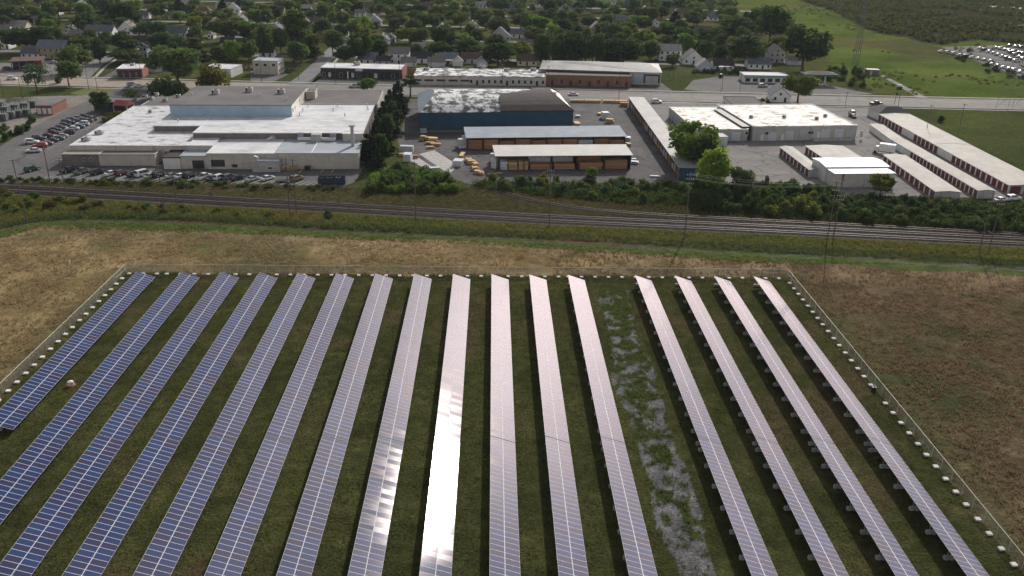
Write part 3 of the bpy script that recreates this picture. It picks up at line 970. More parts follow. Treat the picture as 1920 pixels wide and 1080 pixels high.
# well cap between the left rows, marker on the meadow, dark valve box by the right fence
t = thing('well_cap', 'orange and white well cap in bare soil between the left panel rows', 'well cap', G(133, 722))
mk = MB(); mk.tube((0, 0, 0), (0, 0, .7), .5, .5, 14); mk.tube((0, 0, .7), (0, 0, .85), .5, .2, 14); mk.build('dome', MT['trim'], t)
mk = MB(); mk.tube((0, 0, 0), (0, 0, .12), .85, .7, 14); mk.build('collar', mat('orange_clay', [(.3, .13, .06), (.4, .2, .1)], 2, .9), t)
mk = MB(); mk.tube((.75, .2, 0), (.75, .2, 1.3), .05, .05, 6); mk.build('marker_post', mat('orange_paint', [(.5, .14, .05), (.6, .2, .07)], 2, .7), t)
t = thing('vent_pipe', 'white gas vent pipe standing in the dry meadow', 'vent pipe', G(131, 496))
mk = MB(); mk.tube((0, 0, 0), (0, 0, .9), .16, .16, 10); mk.build('riser', MT['trim'], t)
mk = MB(); mk.tube((0, 0, .9), (.3, -.1, .95), .18, .16, 10); mk.build('cap', MT['trim'], t)
t = thing('valve_box', 'dark valve box among the white blocks by the right fence', 'valve box', G(1638, 731))
mk = MB(); mk.box(-.35, .35, -.3, .3, 0, .55); mk.box(-.4, .4, -.35, .35, .55, .6); mk.build('housing', MT['dark'], t)
mk = MB(); mk.tube((0, 0, .6), (0, 0, .95), .06, .06, 8); mk.tube((-.18, 0, .95), (.18, 0, .95), .04, .04, 6); mk.build('handwheel', MT['galv'], t)

# ------------------------------------------------------------------ buildings
def frame_front(pl, pr, z):
    """front edge of a building from two surveyed eaves points at height z: origin, heading, width"""
    a, b = G(*pl, z), G(*pr, z)
    return Vector((a.x, a.y, 0)), math.atan2(b.y - a.y, b.x - a.x), math.hypot(b.x - a.x, b.y - a.y)


def bld(name, label, cat, pl, pr, z, group=None):
    o, rz, w = frame_front(pl, pr, z)
    return thing(name, label, cat, o, rz, group), w


def to_local(t, p):
    c, s = math.cos(-t.rotation_euler.z), math.sin(-t.rotation_euler.z)
    d = Vector(p) - t.location
    return Vector((d.x * c - d.y * s, d.x * s + d.y * c, d.z))


def block(t, x0, x1, y0, y1, z0, z1, wall, roof, lip=.18, name='wall'):
    """wall box with a roof slab that sits inside a low parapet"""
    mk = MB(); mk.box(x0, x1, y0, y1, z0, z1 - .1); w = mk.build(name, MT[wall], t)
    mk = MB(); mk.box(x0 - .12, x1 + .12, y0 - .12, y1 + .12, z1 - .1, z1 + .02); r = mk.build('roof', MT[roof], t)
    if lip:
        mk = MB(); e = .14
        mk.box(x0 - e, x1 + e, y0 - e, y0 + .16, z1 + .02, z1 + .02 + lip)
        mk.box(x0 - e, x0 + .16, y0 + .16, y1 - .16, z1 + .02, z1 + .02 + lip)
        mk.box(x1 - .16, x1 + e, y0 + .16, y1 - .16, z1 + .02, z1 + .02 + lip)
        mk.box(x0 - e, x1 + e, y1 - .16, y1 + e, z1 + .02, z1 + .02 + lip)
        mk.build('parapet', MT[wall if roof in ('roof_grey',) else roof], t)
    return w, r


WIN = {}


def opening(t, x, y, z, w, h, m='glass', rz=0.0, name='window', frame=True):
    """a framed opening standing 5 cm proud of the wall; local -y is outwards"""
    key = (round(w, 2), round(h, 2), m, frame)
    if key not in WIN:
        mk = MB()
        mk.box(-w / 2, w / 2, -.06, .02, 0, h, 0)
        if frame:
            f = .09
            mk.box(-w / 2 - f, w / 2 + f, -.1, .02, -f, 0, 1); mk.box(-w / 2 - f, w / 2 + f, -.1, .02, h, h + f, 1)
            mk.box(-w / 2 - f, -w / 2, -.1, .02, 0, h, 1); mk.box(w / 2, w / 2 + f, -.1, .02, 0, h, 1)
        WIN[key] = mk.mesh(name, [MT[m], MT['trim']])
    return put(name, WIN[key], t, (x, y, z), (0, 0, rz))


def hvac(label, p, w=2.2, d=1.8, h=1.2, group='rooftop units'):
    t = thing('rooftop_unit', label, 'rooftop unit', p)
    mk = MB(); mk.box(-w / 2, w / 2, -d / 2, d / 2, .15, h); mk.box(-w / 2 + .1, w / 2 - .1, -d / 2 + .1, d / 2 - .1, 0, .15); mk.build('housing', MT['grey_wall'], t)
    mk = MB(); mk.tube((0, 0, h), (0, 0, h + .12), min(w, d) * .32, None, 10); mk.build('fan_guard', MT['dark'], t)
    mk = MB(); mk.box(-w / 2 - .02, -w / 2 + .6, -d / 2 - .03, -d / 2 + .01, .3, h - .15); mk.build('louvre', MT['dark'], t)
    return t


def vent(label, p, h=.9, r=.28):
    t = thing('roof_vent', label, 'roof vent', p)
    mk = MB(); mk.tube((0, 0, 0), (0, 0, h), r * .7, r * .7, 8); mk.build('stack', MT['galv'], t)
    mk = MB(); mk.tube((0, 0, h), (0, 0, h + .25), r * 1.3, r * .5, 8); mk.build('hood', MT['galv'], t)
    return t


# --- factory -----------------------------------------------------------
FAC = 'factory'
t, w = bld('factory_building', 'large beige factory with stepped white and grey flat roofs', 'factory', (387, 288), (672, 288), 5)
L2 = lambda u, v, z: to_local(t, G(u, v, z))
X0 = L2(132, 273, 5).x
D1 = L2(420, 262, 5).y
# front right block, two membrane colours and a taller pilaster block at the right end
xm = L2(515, 288, 5).x
block(t, 0, xm - .02, 0, D1, 0, 5, 'pale_wall', 'roof_white', .12)
block(t, xm + .02, w, 0, D1, 0, 5.05, 'pale_wall', 'roof_bluegrey', .12)
mk = MB(); xx = L2(594, 270, 5).x; mk.box(xx - .15, xx + .15, .3, D1 - .5, 5.08, 5.25); mk.build('roof_joint', MT['trim'], t)
xr = L2(644, 262, 5).x
block(t, xr, w - .3, D1 - 1.6, D1 + 2, 5.08, 7.4, 'pale_wall', 'roof_white', .1)
# upper white roof
D3 = L2(700, 197, 7.2).y
xs_ = L2(361, 250, 7.2).x
block(t, xs_, w - .2, D1 + .1, D3, 0, 7.2, 'brown_wall', 'roof_white', .16)
xs2 = L2(288, 236, 7.2).x
D2 = L2(300, 236, 7.2).y
block(t, xs2, xs_ - .05, D2, D3 - 6, 0, 7.15, 'brown_wall', 'roof_white', .16)
# lower left white roof
y0 = L2(180, 273, 5.2).y
D4 = L2(300, 199, 5.2).y
block(t, X0, xs2 - .1, y0, D4, 0, 5.2, 'pale_wall', 'roof_patch', .1)
block(t, xs2 - .05, xs_ + .6, y0, D2 - .1, 0, 5.15, 'pale_wall', 'roof_patch', .1)
block(t, xs_ + .65, -.05, y0 - 1.2, D1, 0, 5.5, 'pale_wall', 'roof_white', .1)
# raised hall with pale blue cladding
bx0, bx1 = L2(317, 197, 11.2).x, L2(546, 197, 11.2).x
by0, by1 = L2(430, 197, 11.2).y, L2(470, 162, 11.2).y
mk = MB(); mk.box(bx0, bx1, by0, by1, 0, 11.1); mk.build('hall_wall', MT['pale_wall'], t)
mk = MB()
for k in range(12):
    a = bx0 + (bx1 - bx0) * k / 12; b = bx0 + (bx1 - bx0) * (k + 1) / 12
    q = MB(); q.box(a + .03, b - .03, by0 - .12, by0 - .003, 7.3, 11.0); q.build('cladding_panel', MT['blue_panel'], t)
mk = MB(); mk.box(bx1 + .003, bx1 + .1, by0 + .1, by0 + (by1 - by0) * .45, 7.3, 11.0); mk.build('white_side_panel', MT['white_wall'], t)
mk = MB(); mk.box(bx0 - .2, bx1 + .2, by0 - .25, by1 + .2, 11.1, 11.3); mk.build('hall_roof', MT['roof_grey'], t)
for yy in (by0 + 2.2, by0 + 6.5):
    opening(t, bx1 + .1, yy, 8.4, 1.3, 1.4, rz=math.pi / 2)
for yy in (by0 + 12, by0 + 15, by0 + 17):
    opening(t, bx1 + .01, yy, 8.6, .8, 1.6, rz=math.pi / 2)
# penthouse and grey rear roof
block(t, bx1 + .4, L2(596, 166, 10).x, L2(585, 187, 7.2).y, by1 + 1, 0, 10.2, 'pale_wall', 'roof_grey', .1)
block(t, bx1 + .2, w + 1.0, D3 + .1, L2(700, 169, 7.4).y, 0, 7.4, 'pale_wall', 'roof_grey', .12)
block(t, L2(250, 207, 5.2).x, bx0 - .2, D4 + .3, L2(290, 182, 5.2).y, 0, 5.2, 'pale_wall', 'roof_grey', .12)
opening(t, L2(255, 205, 5.2).x + 3, D4 + .3, 2.2, 1.6, 1.2)
# front left annex
ax0, ax1 = L2(115, 290, 3.6).x, L2(290, 290, 3.6).x
am = L2(184, 290, 3.6).x
ay = L2(200, 290, 3.6).y
block(t, ax0, am - .02, ay, y0 - .1, 0, 3.7, 'brown_wall', 'roof_rib_tan', .08)
block(t, am + .02, ax1, ay, y0 - .1, 0, 3.6, 'pale_wall', 'roof_grey', .22)
opening(t, ax0 + 6.5, ay, 1.6, .7, .8); opening(t, am - 2.5, ay, 1.6, .7, .8)
# front middle boxes
cx0, cx1, cx2 = L2(300, 300, 3.6).x, L2(332, 300, 3.6).x, L2(386, 298, 3.8).x
cy = L2(330, 296, 3.6).y
block(t, cx0, cx1 - .02, cy, y0 - .1, 0, 3.6, 'white_wall', 'roof_dark', .25)
block(t, cx1 + .02, cx2 - .2, cy + .4, y0 - 1.4, 0, 3.9, 'pale_wall', 'roof_bluegrey', .25)
opening(t, (ax1 + cx0) / 2 + 1.5, y0, .1, 3.4, 3.2, 'dark_wall', name='dock_door', frame=False)
opening(t, cx2 - 3.2, cy + .4, .1, 3.6, 2.6, 'dark_wall', name='dock_door', frame=False)
opening(t, L2(413, 314, 0).x, 0, .8, 4.2, 2.2, 'dark_wall', name='dock_door', frame=False)
# equipment box on the front wall
qx0, qx1 = L2(476, 300, 3).x, L2(527, 300, 3).x
mk = MB(); mk.box(qx0, qx1, -3.4, -.02, 0, 2.9); mk.build('equipment_house', MT['grey_wall'], t)
mk = MB(); mk.box(qx0 + .3, qx1 - .2, -3.0, -.6, 2.9, 3.6); mk.build('duct_box', MT['roof_bluegrey'], t)
mk = MB(); mk.tube((qx0 + 1.5, -2, 3.6), (qx0 + 1.5, -2, 4.3), .5, .5, 10); mk.tube((qx0 + 1.5, -2, 4.3), (qx0 + .6, -2.6, 4.7), .45, .35, 8); mk.build('duct', MT['galv'], t)
opening(t, qx0 + 5.5, -3.4, 1.0, 1.4, .6, 'dark_wall')
for k in range(5):
    opening(t, w * (.32 + .15 * k), 0, 3.0, .9, .5, 'grey_wall', name='vent_grille')
# chimney
px = L2(667, 262, 5).x
mk = MB(); mk.box(px - .5, px + .5, 9.0, 10.0, 5, 11.5); mk.box(px - 1.0, px + 1.0, 8.7, 10.3, 11.5, 11.9); mk.build('chimney', MT['grey_wall'], t)
# things on the factory roofs
for n, (u, v) in enumerate([(468, 172), (405, 176), (528, 175)]):
    hvac(['pale rooftop unit in the middle of the grey raised roof', 'pale rooftop unit on the left of the grey raised roof', 'pale rooftop unit on the right of the grey raised roof'][n], G(u, v, 11.3), 2.4, 2.0, 1.6)
for n, (u, v, zz) in enumerate([(578, 199.5, 7.25), (633, 199.5, 7.25), (688, 199.5, 7.25), (568, 208, 7.25), (625, 208, 7.25), (690, 206, 7.25), (647, 218, 7.25), (562, 217, 7.25), (360, 179, 11.3), (487, 181, 11.3), (537, 187.5, 11.3), (334, 228, 7.2)]):
    vent('small metal vent, ' + ORD[n] + ' listed, on the factory roof' if False else ['vent at the back left of the white factory roof', 'vent at the back middle of the white factory roof', 'vent at the back right of the white factory roof', 'vent left of centre on the white factory roof', 'vent near the middle of the white factory roof', 'vent near the right edge of the white factory roof', 'lone vent forward on the white factory roof', 'vent by the corner of the blue clad hall', 'vent at the left end of the grey hall roof', 'vent between two units on the grey hall roof', 'flat vent at the right end of the grey hall roof', 'vent on the narrow white roof before the blue wall'][n], G(u, v, zz))
for n, (u, v) in enumerate([(187, 251), (162, 263.5)]):
    hvac(['dark rooftop unit farther back on the patched white roof', 'rooftop unit near the left end of the patched white roof'][n], G(u, v, 5.25), 2.6, 1.6, 1.1)
hvac('small unit on the patched roof near the blue wall', G(282, 211, 5.25), 1.2, 1.0, .9)
for n, (u, v) in enumerate([(273, 183), (284, 187), (294, 179), (310, 190), (335, 182)]):
    hvac(['white unit at the back left of the low grey roof', 'white unit with a black fan on the low grey roof', 'tall unit at the back of the low grey roof', 'small white unit at the front of the low grey roof', 'white unit at the right of the low grey roof'][n], G(u, v, 5.25), 1.6, 1.2, 1.1)
# the pair of air handlers with ducts in front of the upper roof
u = thing('air_handler', 'large silver air handler with side ducts on the low front roof', 'air handler', G(594, 264, 5.1))
mk = MB(); mk.box(-1.6, 1.6, -1, 1.4, 0, 2.3); mk.build('housing', MT['grey_wall'], u)
for s in (-1, 1):
    mk = MB(); mk.box(min(s * 1.62, s * 6.2), max(s * 1.62, s * 6.2), -.4, .6, .2, 1.1); mk.build('duct', MT['trim'], u)
    mk = MB(); mk.box(min(s * 4.4, s * 6.2), max(s * 4.4, s * 6.2), .65, 2.2, .4, 2.4); mk.build('plenum', MT['roof_bluegrey'], u)
u = thing('air_handler', 'small silver blower unit on the white front roof', 'air handler', G(512, 261, 5.1))
mk = MB(); mk.box(-.9, .9, -.6, 1.2, 0, 1.4); mk.build('housing', MT['roof_bluegrey'], u)
mk = MB(); mk.tube((0, -.6, .7), (-1.6, -1.4, .3), .4, .3, 8); mk.build('duct', MT['trim'], u)
u = thing('picnic_shelter', 'long pale skylight box on the rear grey roof', 'skylight', G(571, 180, 7.5))
mk = MB(); mk.box(-3.2, 3.2, -1.2, 1.2, .8, 1.0); mk.build('cover', MT['white_wall'], u)
for sx in (-2.8, 0, 2.8):
    mk = MB(); mk.box(sx - .12, sx + .12, -1, 1, 0, .8); mk.build('leg', MT['dark'], u)
for n, (uu, vv) in enumerate([(695, 237), (685, 257), (675, 305)]):
    u = thing('storage_tank', ['white container behind the right side of the factory', 'white cooling unit on the right side of the factory', 'white tank at the front right corner of the factory'][n], 'tank', G(uu, vv))
    mk = MB(); mk.box(-1.5, 1.5, -1, 1, .2, 2.0); mk.build('body', MT['white_wall'], u)
    mk = MB(); mk.box(-1.6, 1.6, -1.1, 1.1, 2.0, 2.2); mk.build('lid', MT['trim'], u)
    mk = MB(); mk.box(-1.3, 1.3, -.8, .8, 0, .2); mk.build('skid', MT['dark'], u)

# --- red canopy and dark rear shed by the side lot
t, w = bld('rear_shed', 'dark shed at the edge of the side car park', 'shed', (174, 190), (232, 193), 4)
block(t, 0, w, 0, 9, 0, 4, 'dark_wall', 'roof_grey', .1)
t, w = bld('entrance_canopy', 'small red gabled canopy beside the factory', 'canopy', (212, 196), (240, 197), 3.4)
mk = MB(); mk.face([(0, -1, 3.2), (w, -1, 3.2), (w, 2.2, 4.8), (0, 2.2, 4.8)]); mk.face([(0, 5.4, 3.2), (0, 2.2, 4.8), (w, 2.2, 4.8), (w, 5.4, 3.2)]); mk.face([(0, -1, 3.2), (0, 2.2, 4.8), (0, 5.4, 3.2)]); mk.face([(w, -1, 3.2), (w, 5.4, 3.2), (w, 2.2, 4.8)])
mk.build('roof', mat('red_metal', [(.26, .05, .045), (.34, .08, .07)], .6, .6), t)
for a in (.3, w - .3):
    for b in (-.6, 5):
        mk = MB(); mk.box(a - .12, a + .12, b - .12, b + .12, 0, 3.2); mk.build('post', MT['trim'], t)

# --- blue lumber building ------------------------------------------------
t, w = bld('lumber_warehouse', 'navy blue metal warehouse with a peeling white and brown roof', 'warehouse', (786, 211), (1075, 209), 7.4)
L2 = lambda u, v, z: to_local(t, G(u, v, z))
dp = 36.0
mk = MB(); mk.box(0, w, 0, dp, 0, 7.4); mk.build('wall', MT['navy_panel'], t)
npan = 24
for k in range(npan):
    q = MB(); q.box(w * k / npan + .02, w * (k + 1) / npan - .02, -.07, -.004, .9, 7.4); q.build('cladding_panel', MT['navy_panel'], t)
mk = MB(); mk.box(0, w, -.1, -.005, 0, .85); mk.build('plinth', MT['brown_wall'], t)
prof = []
nseg = 12
hip, rz_ = 6.4, 4.4
for k in range(nseg + 1):
    a = k / nseg
    prof.append((-.3 + (dp + .6) * a, 7.42 + rz_ * math.sin(math.pi * a) ** .75))
xb = L2(930, 172, 11).x
for nm, xa, xe, mt_ in (('peeling_roof', 0 - .3, xb, 'roof_blotch'), ('shingle_roof', xb + .02, w + .3, 'roof_dark')):
    mk = MB()
    for (ya, za), (yb, zb) in zip(prof[:-1], prof[1:]):
        ha = hip * (za - 7.42) / rz_; hb = hip * (zb - 7.42) / rz_
        ea, eb = [max(0., min(1., ((q + .3) / (dp + .6) - .33) / .14)) ** .7 * 14 for q in (ya, yb)]
        la, lb = (xa + ha, xa + hb) if nm == 'peeling_roof' else (xa + ea, xa + eb)
        ra, rb = (xe + ea - .02, xe + eb - .02) if nm == 'peeling_roof' else (xe - ha, xe - hb)
        up_ = .5 if nm == 'shingle_roof' else 0
        mk.face([(la, ya, za + up_), (ra, ya, za + up_), (rb, yb, zb + up_), (lb, yb, zb + up_)])
        if up_:
            mk.face([(la, ya, za), (la, ya, za + up_), (lb, yb, zb + up_), (lb, yb, zb)]); mk.face([(ra, ya, za), (rb, yb, zb), (rb, yb, zb + up_), (ra, ya, za + up_)])
            if ya < 0:
                mk.face([(la, ya, za), (ra, ya, za), (ra, ya, za + up_), (la, ya, za + up_)])
    mk.build(nm, MT[mt_], t)
for nm, s, xa, mt_ in (('hip_end', 1, -.3, 'roof_metal_blue'), ('hip_end', -1, w + .3, 'roof_stain')):
    mk = MB(); top = []
    for (ya, za) in prof:
        top.append((xa + s * hip * (za - 7.42) / rz_, ya, za + .001))
    base = [(xa, y, 7.42) for y, z in prof]
    for k in range(nseg):
        q = [base[k], base[k + 1], top[k + 1], top[k]]
        mk.face(q if s < 0 else q[::-1])
    mk.build(nm, MT[mt_], t)
mk = MB(); mk.box(L2(1035, 178, 11).x, L2(1043, 178, 11).x, 13, 16, 10.6, 12.2); mk.build('roof_cap', MT['trim'], t)
WARE = t


def lumber(label, p, w, d, h, m='lumber', rz=0.0, layers=3, group=None, gap=.1, loose=False):
    """a strapped stack: bundles piled with bearers between them"""
    t = thing('lumber_stack', label, 'lumber stack', p, rz, group)
    hb = h / layers
    for k in range(layers):
        j = random.uniform(-.12, .12) * (3 if loose else 1)
        mk = MB(); mk.box(-w / 2, w / 2, -d / 2, d / 2, k * hb + gap, (k + 1) * hb)
        mk.build('bundle', MT[m], t, loc=(j, random.uniform(-.3, .3) if loose else 0, 0), rot=(0, 0, random.uniform(-.22, .22) if loose else 0))
        q = MB()
        for s in (-.32, .32):
            q.box(w * s - .06, w * s + .06, -d / 2 + .02, d / 2 - .02, k * hb, k * hb + gap)
        q.build('bearer', MT['sleeper'], t)
    return t


# --- lumber sheds (open fronts) ------------------------------------------
def shed(label, pl, pr, z, depth, roofm, bays, wallm='brown_wall', zback=.9):
    t, w = bld('lumber_shed', label, 'shed', pl, pr, z, 'open lumber sheds')
    mk = MB(); o = .5
    mk.face([(-o, -o, z), (w + o, -o, z), (w + o, depth + .3, z + zback), (-o, depth + .3, z + zback)])
    mk.face([(-o, -o, z - .16), (-o, depth + .3, z + zback - .16), (w + o, depth + .3, z + zback - .16), (w + o, -o, z - .16)])
    mk.face([(-o, -o, z - .16), (w + o, -o, z - .16), (w + o, -o, z), (-o, -o, z)])
    mk.face([(w + o, -o, z - .16), (w + o, depth + .3, z + zback - .16), (w + o, depth + .3, z + zback), (w + o, -o, z)])
    mk.face([(-o, -o, z - .16), (-o, -o, z), (-o, depth + .3, z + zback), (-o, depth + .3, z + zback - .16)])
    mk.face([(-o, depth + .3, z - .16 + zback), (-o, depth + .3, z + zback), (w + o, depth + .3, z + zback), (w + o, depth + .3, z - .16 + zback)])
    mk.build('roof', MT[roofm], t)
    mk = MB(); mk.box(0, w, depth - .15, depth, 0, z + zback - .3); mk.build('back_wall', MT[wallm], t)
    for k in range(bays + 1):
        mk = MB(); x = .15 + (w - .3) * k / bays; mk.box(x - .12, x + .12, 0, .24, 0, z - .17); mk.build('post', MT['sleeper'], t)
    mk = MB(); mk.box(w - .1, w, .3, depth - .2, 0, z - .2); mk.build('end_wall', MT['navy_panel'], t)
    return t, w


def at_local(t, x, y, z=0):
    c, s = math.cos(t.rotation_euler.z), math.sin(t.rotation_euler.z)
    return Vector((t.location.x + x * c - y * s, t.location.y + x * s + y * c, z))


sh, w = shed('long open shed with a blue grey metal roof, full of brown lumber', (876, 258), (1173, 255), 4.3, 12.0, 'roof_metal_blue', 10)
for k in range(10):
    bw = w / 10
    m_ = 'wrap' if k == 7 else 'lumber'
    lumber(('brown lumber stack, ' if m_ == 'lumber' else 'grey wrapped stack, ') + ORD[k] + ' bay from the left under the blue grey shed roof', at_local(sh, bw * (k + .5), 3.0), bw - .45, 4.6, 3.0 + random.uniform(-.3, .4), m_, sh.rotation_euler.z, 3, 'stacks under the blue grey shed')
s2, w = shed('open shed with a cream metal roof nearest the tracks', (931, 292), (1184, 290), 4.8, 11.0, 'roof_metal', 5, zback=.6)
k = 0
for a, b, h, m_, nm in ((.03, .08, 2.6, 'wrap', 'pale wrapped stack at the left end'), (.09, .155, 2.4, 'lumber_fresh', 'yellow board stack, left of a pair'), (.165, .235, 2.6, 'lumber_fresh', 'yellow board stack, right of a pair'),
                        (.25, .41, 1.7, 'lumber', 'low brown stack below grey sheets'), (.43, .58, 1.8, 'lumber', 'low brown stack left of the middle post'), (.62, .79, 2.1, 'lumber', 'brown stack right of the middle post'), (.81, .975, 2.9, 'lumber', 'tall brown stack at the right end')):
    lumber(nm + ' under the cream shed roof', at_local(s2, w * (a + b) / 2, 2.0), w * (b - a), 3.2, h, m_, s2.rotation_euler.z, 3 if h > 2 else 2, 'stacks under the cream shed')
    if h < 2.2:
        lumber('tall rack of goods behind the ' + nm, at_local(s2, w * (a + b) / 2, 6.0), w * (b - a), 3.0, 3.6, 'wrap' if a < .5 else 'lumber', s2.rotation_euler.z, 4, 'stacks under the cream shed')

# --- long blue-ended shed on the right of the yard -------------------------
A, B = G(1275, 314, 4.3), G(1180, 182, 4.3)
A2 = G(1307, 314, 4.3)
ln = (B - A).length
t = thing('long_shed', 'very long narrow shed with a weathered metal roof and blue end wall', 'shed', (A.x, A.y, 0), math.atan2(B.y - A.y, B.x - A.x) - math.pi / 2)
wd = 5.9
mk = MB(); mk.box(-.4, wd + .3, -.4, ln + .4, 4.2, 4.36); mk.build('roof', MT['roof_metal_grey'], t)
mk = MB(); mk.box(wd - .15, wd, .1, ln - .1, 0, 4.2); mk.build('back_wall', MT['navy_panel'], t)
mk = MB(); mk.box(0, wd - .16, 0, .14, 0, 4.19); mk.build('end_wall', MT['blue_end'], t)
mk = MB(); mk.box(0, wd - .16, ln - .14, ln, 0, 4.19); mk.build('end_wall', MT['grey_wall'], t)
nb = 22
for k in range(nb + 1):
    mk = MB(); y = .4 + (ln - .8) * k / nb; mk.box(0, .2, y - .1, y + .1, 0, 4.19); mk.build('post', MT['sleeper'], t)
for k in range(nb):
    y = .4 + (ln - .8) * (k + .5) / nb
    m_ = random.choice(['lumber', 'wrap', 'lumber', 'lumber_fresh'])
    nm = {'lumber': 'brown', 'wrap': 'grey wrapped', 'lumber_fresh': 'yellow'}[m_]
    lumber(nm + ' goods stack in the ' + ORD[k] + ' bay of the long narrow shed', at_local(t, 2.0, y), 4.2, 2.8, random.uniform(1.2, 2.6), m_, t.rotation_euler.z + math.pi / 2 * 0 + math.pi / 2, 2, 'stacks in the long shed')

# --- loose piles in the lumber yard ---------------------------------------
piles = [(794, 249, 2.2, 1.4, 1.6, 'wrap', 'small pallet pile by the blue warehouse corner'), (794, 263, 1.8, 1.8, 1.6, 'lumber_fresh', 'round white-topped timber pile on the asphalt'),
         (803, 263, 4.6, 1.6, 1.3, 'lumber_fresh', 'golden boards heaped behind the white-topped pile'), (811, 265, 3.0, 2.0, 1.4, 'lumber_fresh', 'golden board pile right of the heap'), (806, 270, 3.2, 1.0, .8, 'lumber_fresh', 'slanting low board pile in front of the heap'),
         (818, 273.5, 3.2, 1.2, 1.0, 'lumber_fresh', 'low board pile with a red-brown end'), (807, 278, 2.4, 1.2, .7, 'lumber_fresh', 'lowest small board pile nearest the pale slab'),
         (763, 285, 4.4, 2.0, 2.2, 'wrap', 'white wrapped bundle with a flat top near the trees'), (765, 302, 2.4, 3.0, 2.6, 'wrap', 'tall pale wrapped bundle beside the bushes'),
         (753, 292, 2.0, 1.2, .9, 'lumber_fresh', 'small orange board pile by the bushes'), (778, 296, 2.4, 1.6, 1.0, 'lumber', 'reddish pile at the corner of the pale slab'),
         (859, 310, 3.0, 3.4, 1.9, 'wrap', 'white boxed bundle at the end of the pale slab'), (815, 322, 3.2, 1.6, 1.5, 'wrap', 'pale blue bundle on the near edge of the slab'),
         (866, 294, 1.3, 5.0, 1.0, 'lumber_fresh', 'long golden board stack at the head of the winding line'), (878, 303, 2.0, 2.2, 1.2, 'lumber_fresh', 'golden stack second in the winding line'), (885, 307, 2.2, 2.0, 1.2, 'lumber_fresh', 'golden stack third in the winding line'),
         (893, 313, 1.6, 2.4, 1.4, 'lumber_fresh', 'golden stack fourth in the winding line'), (891, 319, 1.8, 1.6, 1.1, 'lumber_fresh', 'golden stack fifth in the winding line'), (896, 325, 2.0, 1.6, 1.0, 'lumber_fresh', 'golden stack sixth in the winding line'), (902, 327, 1.4, 1.4, .9, 'lumber_fresh', 'last golden stack of the winding line'),
         (926, 326.5, 4.8, .8, .35, 'lumber_fresh', 'single low board pile lying before the cream shed'), (866, 277, 2.6, 2.2, 3.2, 'wrap', 'tall white wrapped bundle at the end of the blue grey shed'), (873, 272, 2.2, 2.0, 3.4, 'wrap', 'second white wrapped bundle tight against the shed'),
         (927, 315, 1.8, 1.6, 3.2, 'wrap', 'narrow tall wrapped bundle at the end of the cream shed'), (925, 302, 1.6, 1.4, 2.6, 'wrap', 'wrapped bundle behind the narrow tall one'), (1134, 222, 2.6, 3.0, 2.6, 'wrap', 'tall grey wrapped stack in the middle of the yard'), (1143, 230, 2.8, 2.2, 1.6, 'lumber_fresh', 'orange board stack beside the grey wrapped one'),
         (1127, 215, 2.2, 2.4, .8, 'lumber_fresh', 'low golden pile behind the grey wrapped stack'), (1138, 216, 2.4, 1.4, .8, 'wrap', 'small white pile behind the grey wrapped stack'), (1083, 220, 1.8, 1.6, .9, 'wrap', 'white bundle at the right wall of the blue warehouse'),
         (1081, 233, 2.0, 4.6, .8, 'lumber_fresh', 'pale boards leaning at the right wall of the blue warehouse'), (1177, 263, 1.8, 2.4, 1.3, 'wrap', 'white bundle at the right end of the blue grey shed'), (1178, 273, 1.5, 2.6, .9, 'lumber_fresh', 'pale boards at the right end of the blue grey shed'),
         (1190, 307, 2.4, 1.4, .9, 'wrap', 'white pipes at the right end of the cream shed'), (1188, 301, 1.4, 1.0, .7, 'wrap', 'small white bundle behind the white pipes'), (1228, 332, 3.2, .7, .5, 'wrap', 'pale beam lying on the near yard edge'), (1236, 198, 2.0, 1.5, 1.2, 'lumber', 'brown crate pile left of the long shed') if False else (1170, 199, 3.4, 2.4, 1.6, 'lumber', 'brown pile in the shade at the far end of the long shed')]
for u, v, a, b, h, m_, nm in piles:
    lumber(nm, G(u, v, .02), a, b, h, m_, random.uniform(-.35, .35), 4 if h > 1.1 else 3 if h > .6 else 1, 'piles in the lumber yard', .06, m_ == 'lumber_fresh')
for k, (u0, u1) in enumerate(((1069, 1095), (1096, 1126), (1131, 1152), (1153, 1176))):
    a, b = G(u0, 191.5 + k * .4, .02), G(u1, 191.8 + k * .4, .02)
    lumber('long yellow beams in a row behind the yard, ' + ['left end', 'second from the left', 'third from the left', 'right end'][k], (a + b) / 2, (b - a).length, 1.6, 1.1, 'lumber_fresh', math.atan2(b.y - a.y, b.x - a.x), 2, 'beams along the road side')
sheet('storage_slab', P2([(786, 289), (814, 282), (850, 304), (852, 318), (842, 327)]), .06, MT['concrete'], 'pale concrete slab')
sheet('storage_slab', P2([(770, 302), (783, 295), (826, 323), (840, 330), (800, 318)]), .055, MT['concrete'], 'pale slab')

# --- white-roofed workshops -------------------------------------------------
t, w = bld('workshop', 'low workshop with a stained cream roof behind the green trees', 'workshop', (1303, 243), (1403, 243), 4.2)
L2 = lambda u, v, z: to_local(t, G(u, v, z))
dA = L2(1320, 201, 4.2).y
block(t, 0, w, 0, dA, 0, 4.2, 'grey_wall', 'roof_stain', .2)
opening(t, L2(1376, 262, 0).x, 0, .05, 3.0, 3.1, 'white_door', name='roller_door'); opening(t, L2(1394, 250, 2).x, 0, 2.4, 1.2, 1.0)
for k in range(7):
    mk = MB(); y = 3 + k * (dA - 4) / 7; mk.box(-.16, -.005, y, y + .4, 0, 4.0); mk.build('pilaster', MT['trim'], t)
t, w = bld('workshop', 'long workshop with a bright stained white roof and roller doors', 'workshop', (1413, 238), (1608, 235.5), 5.2)
L2 = lambda u, v, z: to_local(t, G(u, v, z))
dB = L2(1470, 196, 5.2).y
block(t, 0, w, 0, dB, 0, 5.2, 'grey_wall', 'roof_stain', .25)
